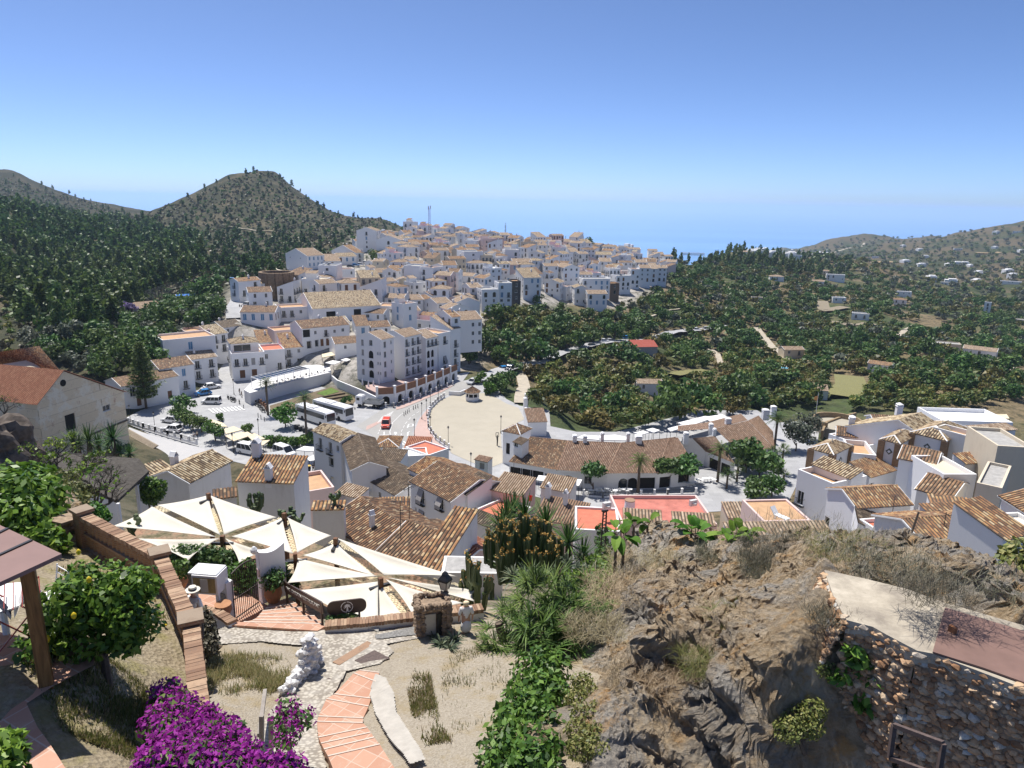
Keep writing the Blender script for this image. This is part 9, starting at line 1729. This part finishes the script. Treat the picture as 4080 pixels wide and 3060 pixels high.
ribbon('track',[('H',690,20),('H',760,110),('H',830,190),('H',920,250),('H',965,320),('H',960,370)],4.5,PATH);ribbon('track',[('H',150,190),('H',300,215),('H',350,250),('H',365,300),('H',395,370)],2.6,PATH);ribbon('track',[('D',1250,1020),('D',1320,970),('D',1390,935)],3.5,PATH);ribbon('track',[('D',1950,1180),('D',2050,1230),('D',2150,1270),('D',2212,1300)],4.5,PATH);ribbon('track',[('D',1090,1300),('D',1180,1295),('D',1260,1275)],3,PATH);ribbon('track',[('D',770,390),('D',900,355),('D',1020,315)],7,PATH);ribbon('track',[('A',1330,640),('A',1700,650),('A',2212,655)],4,PATH,.6);ribbon('track',[('A',900,690),('A',930,640),('A',1150,620),('A',1330,640)],4,PATH,.6);ribbon('track',[('C',1350,940),('C',1600,930),('C',1750,880),('C',1950,850)],1.6,PATH);ribbon('terrace_field',[('D',820,1190),('D',900,1185),('D',1000,1200)],9,plain('dry_field',(.20,.19,.08),.95,var=.3));ribbon('terrace_field',[('D',900,1320),('D',920,1400),('D',860,1480)],11,MATS['dry_field']);ribbon('terrace_field',[('C',1750,1420),('C',1900,1390),('C',2060,1370)],8,MATS['dry_field']);ribbon('terrace_field',[('D',700,760),('D',720,830),('D',880,800)],9,plain('bare_terrace',(.25,.21,.15),.95,var=.3));ribbon('terrace_field',[('D',760,900),('D',900,930),('D',1060,920)],10,MATS['bare_terrace'])
ribbon('terrace_field',[('D',1850,400),('D',2030,390)],40,plain('far_field',(.30,.22,.12),.95,var=.2));ribbon('terrace_field',[('D',1060,460),('D',1240,455)],34,MATS['far_field'])
def vill(k,x,y,W,D,H,yaw,roof,label,tile=None,wall=None,name='country_house',grp='country houses in the valley',wins=True):
 p=hitg(k,x,y,150)
 if not math.isfinite(p.x):return
 a=-math.atan2(p.x,p.y)+R(yaw);ex=Vector((math.cos(a),math.sin(a),0));P0=Vector((p.x,p.y,0))-ex*W/2;rs=random.Random(int(x))
 r=house(name,label,P0,P0+ex*W,D,p.z+H,p.z-3,roof,autowins(W,D,H,rs,2.8,('win','balc'),.7) if wins else (),wall,tile,'house',grp,.3,.3,floor=M_CONC);EXC.append((p.x,p.y,W*.8));EXC.append((p.x*.97,p.y*.97,W*.7));EXC.append((p.x*.945,p.y*.945,W*.5));return r
VL=[('A',860,1430,13,8,5,15,'flat','white villa with square chimney tower left of the purple tree'),('A',1190,1330,11,6,3.5,20,'shed','pale sports hut with flat tan roof beside the ball court'),('D',490,1180,10,7,4.5,25,'gable_x','white country house at the bend of the pale track'),('D',1125,1285,9,6,3.5,-10,'gable_x','small white farmhouse with terracotta roof amid the orchards'),('D',1280,780,11,8,5,0,'hip','red roofed country house on the middle slope'),('D',1310,720,14,8,5,10,'flat','white villa just above the red roofed house'),('D',830,765,10,7,4,15,'flat','white house at the top of the grey terraces'),('D',985,890,11,7,4,0,'flat','white house with dark car port below the grey terraces'),('D',365,600,12,8,4,10,'hip','white bungalow left of the ridge pines'),('D',670,640,11,8,5,0,'gable_x','white house under the ridge pines, lower one'),('D',800,605,18,9,7,5,'flat','large white villa with tall glazed bays under the pines'),('D',720,550,14,8,4,0,'hip','brownish villa beside the pine ridge'),('D',215,760,8,5,3.5,5,'flat','small pale hut alone on the left slope'),('D',1620,1110,16,8,3,10,'flat','low pale farm buildings in the valley floor'),('D',1870,1175,14,8,4,-5,'gable_x','pinkish farm beside the valley road'),('D',2190,930,10,7,4,-10,'flat','pale house at the right edge of the valley'),('D',1460,480,16,9,5,5,'flat','ochre house above the striped olive rows'),('D',1640,630,16,8,3,0,'flat','white farm on the far slope'),('D',2110,625,26,10,4,0,'flat','long white building on the far right slope'),('D',2160,240,20,10,4,0,'flat','white villa on the far right skyline'),('D',1720,370,18,9,4,10,'flat','white cluster house on the far slope'),('D',1100,430,14,8,4,0,'flat','white far house left of the brown field'),('D',500,450,16,9,7,5,'flat','white house among the ridge pines'),('G',1740,600,9,6,4,12,'gable_x','white orchard cottage with tan roof and yellow awning'),('H',1250,650,5,4,3.5,10,'shed','grey roofed pump hut in the orchard'),('H',1120,535,4,3,2,0,'flat','tiny white hut among the orchard trees'),('C',2120,790,6,4,3,0,'flat','small pale hut on the slope below the far terrace'),('D',1930,840,5,4,9,0,'flat','white water tower like house in the valley'),('D',120,415,14,8,5,5,'gable_x','white house at the left end of the pine ridge')]
for v in VL:vill(*v,tile=TORANGE if 'red' in v[8] or 'terracotta' in v[8] else TTAN,wall=M_CREAM if 'ochre' in v[8] or 'pale' in v[8] else None)
q=vill('G',1700,235,11,6,2.6,20,'shed','red roofed shed among the roadside trees',tile=plain('red_roof',(.32,.07,.045),.7,var=.1,scale=1),wall=M_CONC,wins=False,grp=None)
rs=random.Random(77)
for i in range(46):
 if i<26:x,y=rs.uniform(150,820),rs.uniform(375,430)
 else:x,y=rs.uniform(1300,2200),rs.uniform(230,620)
 p=hitg('D',x,y,900)
 if math.isfinite(p.x):w=rs.uniform(8,16);hh=rs.uniform(4,7);m=MB();m.box((0,0,hh/2-3),(w,rs.uniform(9,14),hh+6));m.box((w*.1,0,hh+.6),(w*.6,8,1.6));tag(m.build('far_house',M_WHITE,None,False,p,rs.uniform(-.5,.5)),'tiny white house of the coast town on the horizon' if i<26 else 'tiny white farmhouse scattered on the far right hills','house','far coast town houses' if i<26 else 'far hill farms');EXC.append((p.x,p.y,w*.7))
for k,x,y,w,l,lb in(('H',915,378,6,3.4,'small turquoise pool beside the pale track'),('A',1530,1220,12,7,'blue sports court floor at the ball court')):
 p=hitg(k,x,y,150);m=MB();m.box((0,0,0),(w,l,.5));m.box((0,0,.28),(w-.8,l-.8,.1),0,1);z=max(gz(p.x+a,p.y+b) for a in(-w/2,w/2) for b in(-l/2,l/2));tag(m.build('pool' if k=='H' else 'sports_court',[M_CONC,plain('pool_blue',(.10,.42,.55),.2,.5) if k=='H' else plain('court_blue',(.03,.16,.50),.6)],None,False,(p.x,p.y,z+.3),-math.atan2(p.x,p.y)),lb,'pool' if k=='H' else 'sports court');EXC.append((p.x,p.y,w*.7))
P=[hitg('A',x,y,150) for x,y in((1170,1250),(1390,1230),(1600,1215),(1560,1120),(1390,1150),(1170,1235))];root=empty('court_fence',P[0],0,'tall wire mesh fence round the ball court','fence');m=MB();g=MB()
for a,b in zip(P,P[1:]):
 a,b=a-P[0],b-P[0];n=max(1,int((b-a).length/4))
 for i in range(n+1):q=a.lerp(b,i/n);m.bar(q-Vector((0,0,2)),q+Vector((0,0,6)),.16)
 for z in range(0,13):g.bar(a+Vector((0,0,z*.5)),b+Vector((0,0,z*.5)),.05)
pt('posts',m,M_CONC,root) if False else pt('post_frame',m,M_IRON,root);inst('wire_mesh',g.mesh('wire_mesh',plain('wire',(.25,.25,.24),.6)),root)
CL=[CW_,CS,CK,CB,CW_]
for i,(k,x,y,a) in enumerate((('G',1340,150,.4),('G',1400,145,.4),('G',1240,190,.5),('G',1540,120,.3),('C',1880,1060,.3),('C',1960,1045,.3),('C',2040,1035,.3),('C',2110,1025,.3),('B',60,550,.2),('B',110,560,.2),('B',270,625,1.3),('B',180,750,1.3),('B',1000,440,.3),('B',1040,430,.3),('B',1080,425,.3),('B',1120,410,.3),('C',650,455,.8),('C',940,770,1.0),('G',470,400,.5))):
 p=hitg(k,x,y,110)
 if math.isfinite(p.x):car('distant_car','car','small car parked '+({'G':'under the trees of the valley road','C':'along the upper part of the valley road','B':'on the upper town roads'}[k]),CL[i%5],p+Vector((0,0,.5)),a,{'G':'cars under the road trees','C':'cars on the upper valley road','B':'cars on the upper town roads'}[k])
sm=MB();sm.tube([(-.6,0,.75),(.6,0,.75)],.24,8);sm.add([(-.7,-.1,.7),(.7,-.1,.7),(.7,-1.1,.1),(-.7,-1.1,.1)],[(0,1,2,3)],1);SOL=sm.mesh('solar_heater',[M_RIM,M_GLASS]);rs=random.Random(8)
for v in VH[::4]:
 if v[4]=='flat':inst('solar_heater',SOL,v[0],(v[1]*rs.uniform(.3,.7),v[2]*rs.uniform(.4,.7),v[0].children[0].dimensions.z*0+(v[3]+2.1)),rs.uniform(-.5,.5))
am=MB();am.tube([(0,0,0),(0,0,2.6)],.025,5);am.bar((-.6,0,2.5),(.6,0,2.5),.025)
for i in range(6):am.bar((-.5+.2*i,-.22,2.5),(-.5+.2*i,.22,2.5),.016)
AER=am.mesh('aerial',M_IRON)
for i,(k,x,y,z,lb) in enumerate((('L',215,880,-25,'on the brown flecked roof'),('N',1030,560,-29,'against the tall white house wall'),('N',1470,740,-27,'before the wide orange roof'),('F',1610,1600,-37,'beside the shuttered white house'),('K',2060,500,-27,'at the ridge of the wide brown roof'),('G',545,1330,-46,'before the arcade shop windows'))):tag(inst('aerial',AER,None,Wz(k,x,y,z-1.5),i,1.3),'thin television aerial '+lb,'aerial')
am=MB();am.box((0,0,.35),(.9,.35,.7));am.lathe((0,-.18,.35),[(.26,-.02),(.26,.02)],12);AC=am.mesh('air_conditioner',plain('ac_white',(.6,.6,.58),.5))
for k,x,y,z,lb in(('G',1365,1605,-31.6,'on the edge of the bright red terrace'),('G',2125,1580,-33.2,'at the far edge of the faded red terrace'),('F',1250,1490,-42,'on the balcony of the large dark roofed house')):tag(inst('air_conditioner',AC,None,Wz(k,x,y,z),.4),'white air conditioner unit '+lb,'air conditioner')
p=Wz('M',458,420,-33.5);root=empty('water_barrel',p,0,'white water barrel with tan lid on the faded red terrace','barrel');m=MB();m.lathe((0,0,-.3),[(.55,0),(.6,.8),(.55,1.7)],14);pt('barrel',m,M_TRIM,root);m=MB();m.lathe((0,0,1.4),[(.6,0),(.6,.08)],14);pt('lid',m,M_COPE,root)
p=Wz('M',1800,495,-27.6);root=empty('sun_lounger',p,.6,'white plastic sun lounger on the terracotta roof deck','lounger');m=MB();m.box((0,0,.38),(.65,1.3,.06));pt('seat',m,M_TRIM,root);m=MB();m.bar((0,.6,.38),(0,1.1,1.0),.65,0,.05);pt('backrest',m,M_TRIM,root)
for x in(-.28,.28):
 for y in(-.5,.5):m=MB();m.bar((x,y,0),(x,y,.38),.06);pt('leg',m,M_TRIM,root)
p=Wz('N',1160,700,-26.5);root=empty('leaning_pole',p,0,'leaning grey wooden pole at the cliff edge before the terrace','pole');m=MB();tp=Wd('N',1285,420,math.hypot(p.x,p.y)+.4);m.tube([(0,0,-1.5),tp-p],[.12,.08],7);pt('pole',m,M_BARK,root)
p=Wz('L',1355,540,-36.5);m=MB();m.lathe((0,0,0),[(.22,0),(.3,.6),(.27,.6),(.2,.05)],12);tag(m.build('bucket',plain('red_bucket',(.65,.06,.03),.5),None,False,p,0),'bright red bucket on the pink terrace wall','bucket')
PROTO={}
PROTO['orchard']=[crown_round('orchard_crown',LORCH if i%3 else LYEL,20+i,2.7,1.9,2.3,360,.62) for i in range(6)]
PROTO['dark']=[crown_round('dark_crown',LDARK,40+i,2.9,2.4,3.0,420,.62) for i in range(4)]
PROTO['olive']=[crown_round('olive_crown',LOLIVE,50+i,2.2,1.7,2.2,330,.5) for i in range(3)]
PROTO['pine']=[crown_pine('pine_crown',60+i,random.Random(i).uniform(7,9.5),random.Random(i+9).uniform(2.2,3)) for i in range(6)]
PROTO['bush']=[crown_round('bush_crown',m,70+i,1.3,.8,.6,150,.42) for i,m in enumerate((LORCH,LSCRUB,LDARK,LSCRUB))]
def light(kind,mat,seed):
 rs=np.random.RandomState(seed)
 if kind=='pine':return cloud(pine_blobs(rs,8,2.6),95,1.25,seed,up=.3)
 if kind=='bush':return cloud(blobs_round(rs,1.3,.8,.6,6),34,.75,seed)
 return cloud(blobs_round(rs,2.7,1.9,2.3,8),95,1.05,seed)
def mass(name,pts,kind,mats,seed,smin=.7,smax=1.3,label=None):
 rs=np.random.RandomState(seed);Vs=[];Fs=[];Ms=[];n=0
 pr=[light(kind,None,seed+i) for i in range(6)]
 for x,y,z in pts:
  V,F=pr[rs.randint(6)];a=rs.uniform(0,6.28);s=rs.uniform(smin,smax);c,sn=math.cos(a)*s,math.sin(a)*s
  W=np.stack([V[:,0]*c-V[:,1]*sn+x,V[:,0]*sn+V[:,1]*c+y,V[:,2]*s*rs.uniform(.85,1.15)+z-.2],1)
  Vs.append(W);Fs.append(F+n);n+=len(V);Ms.append(np.full(len(F),rs.randint(len(mats))))
 if Vs:tag(inst(name,npmesh(name,np.concatenate(Vs),np.concatenate(Fs),mats,mi=np.concatenate(Ms))),kind='stuff',label=label)
def scatter(name,pts,kind,label,cat,group,seed,cap=300,smin=.75,smax=1.3,massname=None,mats=None):
 pts=sorted(pts,key=lambda p:p[0]**2+p[1]**2);rs=random.Random(seed)
 for x,y,z in pts[:cap]:
  s=rs.uniform(smin,smax);o=inst(name,rs.choice(PROTO[kind]),None,(x,y,z-.15),rs.uniform(0,6.28),(s,s*rs.uniform(.9,1.1),s*rs.uniform(.85,1.2)));tag(o,label,cat,group)
 if len(pts)>cap:mass(massname or name+'_wood',pts[cap:],kind,mats,seed,smin,smax)
def nosky(p):return [q for q in p]
ZF=[(0,440),(120,452),(200,480),(330,485),(440,530),(440,600),(330,650),(260,720),(140,735),(60,700),(0,640)]
pf=zone_points(ZF,6.6,9000,1,150)
scatter('pine_tree',pf,'pine','green pine of the dense wood covering the left hillside','pine','pines of the left hillside wood',1,300,1.15,1.9,'pine_wood',[LPINE,LPINE,LDARK])
ZC=[(310,480),(400,430),(480,385),(560,365),(640,385),(760,440),(890,500),(870,520),(760,520),(700,560),(600,600),(480,600),(440,560)]
pc=zone_points(ZC,17,1100,2,400)+zone_points([(420,500),(600,500),(700,545),(590,600),(470,610),(400,560)],9,700,21,300)
mass('pine_scatter',pc,'pine',[LPINE,LDARK],5,.6,1.2)
pl=zone_points([(0,378),(60,385),(190,430),(310,470),(200,480),(0,445)],30,800,3,1200);mass('far_pine_scatter',pl,'pine',[LPINE],6,.8,1.3)
sb1=zone_points([(0,378),(300,468),(400,430),(560,365),(760,440),(890,500),(700,560),(560,610),(330,660),(200,500),(0,445)],4.6,13000,4,300);mass('hill_scrub',sb1,'bush',[LSCRUB,LSCRUB,LSCRUB,LDARK],7,.9,2.3)
sb2=zone_points([(0,650),(260,640),(420,600),(330,700),(200,760),(0,770)],3.5,3000,5,120);mass('slope_scrub',sb2,'bush',[LSCRUB,LORCH,LDARK],8,.6,1.6)
pg=zone_points([(60,745),(200,700),(300,690),(400,650),(470,640),(480,690),(400,730),(350,760),(330,800),(200,830),(130,800)],4.2,2500,6,120)
scatter('garden_tree',[p for i,p in enumerate(pg) if i%3],'dark','dark leafy tree on the slope below the white villa','tree','leafy trees on the slope left of the town',9,300,.85,1.5)
scatter('garden_olive_tree',[p for i,p in enumerate(pg) if i%3==0],'olive','grey green olive tree on the slope below the white villa','olive tree','olive trees on the slope left of the town',10,200,.9,1.5)
ZV=[(1130,870),(1060,760),(1045,700),(1100,670),(1180,690),(1300,700),(1420,640),(1460,570),(1560,560),(1700,575),(1850,600),(2000,620),(2212,660),(2212,860),(1990,895),(1900,885),(1800,880),(1640,885),(1560,900),(1400,930),(1330,940),(1200,900)]
pv=[p for p in zone_points(ZV,4.7,18000,7,160) if fbm(np.array([p[0]/45]),np.array([p[1]/45]),4)[0]<.34]
pk=pv[::7];pv=[p for i,p in enumerate(pv) if i%7];scatter('valley_tree',pk,'dark','large dark green tree standing among the valley orchards','tree','large dark trees of the valley',15,220,.9,1.7,'valley_wood',[LDARK])
scatter('orchard_tree',pv,'orchard','rounded avocado tree with olive green crown in the valley orchard','orchard tree','avocado trees of the valley orchards',11,300,.7,1.5,'orchard_canopy',[LORCH,LORCH,LYEL,LDARK,LDARK,LOLIVE])
ZW=[(1440,545),(1560,535),(1680,540),(1780,560),(1850,570),(1820,600),(1700,590),(1560,575),(1460,575)]
scatter('ridge_pine',zone_points(ZW,6.5,1500,8,600),'pine','dark pine on the ridge behind the right end of the town','pine','dark pines on the ridge right of the town',12,160,.9,1.5,'ridge_wood',[LPINE,LDARK])
ZX=[(1700,545),(1850,515),(2000,505),(2212,490),(2212,670),(2000,630),(1850,600)]
def spx(d):return 5.5+d*.007
mass('far_slope_trees',zone_points(ZX,spx,14000,9,900),'tree',[LDARK,LORCH,LOLIVE],13,.9,2.4)
ps=zone_points([(1040,680),(1150,660),(1300,680),(1420,620),(1450,640),(1600,650),(1500,700),(1300,700),(1200,740),(1060,760)],3.4,3000,10,200)
mass('bank_scrub',ps,'bush',[LSCRUB,LYEL,LORCH],14,.7,1.6)
TRK=trunkmesh("trunk",2.4,.22,M_BARK,3)
rt=[('G',260,240,1.6),('G',420,330,1.1),('G',650,330,1.7),('G',760,330,1.6),('G',860,340,1.3),('G',1010,220,1.3),('G',1120,200,1.5),('G',1240,150,1.3),('G',1430,130,1.5),('G',1730,90,1.6),('G',1600,150,1.2),('G',560,420,.9),('G',480,560,1.0),('G',350,570,.9),('G',430,600,.8),('G',900,640,.9),('G',150,330,1.2),('C',1900,1080,1.0),('C',2100,1050,1.1),('C',1500,1090,1.4),('C',820,1060,1.6),('C',700,930,1.2),('C',690,830,.9),('C',880,880,.8),('C',780,1090,1.3),('C',400,1150,1.1),('B',2000,1150,1.4),('B',1960,1200,1.1),('B',2150,1100,1.2),('C',280,1150,1.2)]
for i,(k,x,y,s) in enumerate(rt):
 p=hitg(k,x,y,150)
 if not math.isfinite(p.x):continue
 r=empty('roadside_tree',(p.x,p.y,p.z-.2),i*1.7,'tall dark green broadleaf tree by the valley road','tree','tall trees along the valley road');r.scale=(s,)*3
 inst('crown',PROTO['dark'][i%4],r,(0,0,.3));inst('trunk',TRK,r)
label_houses()
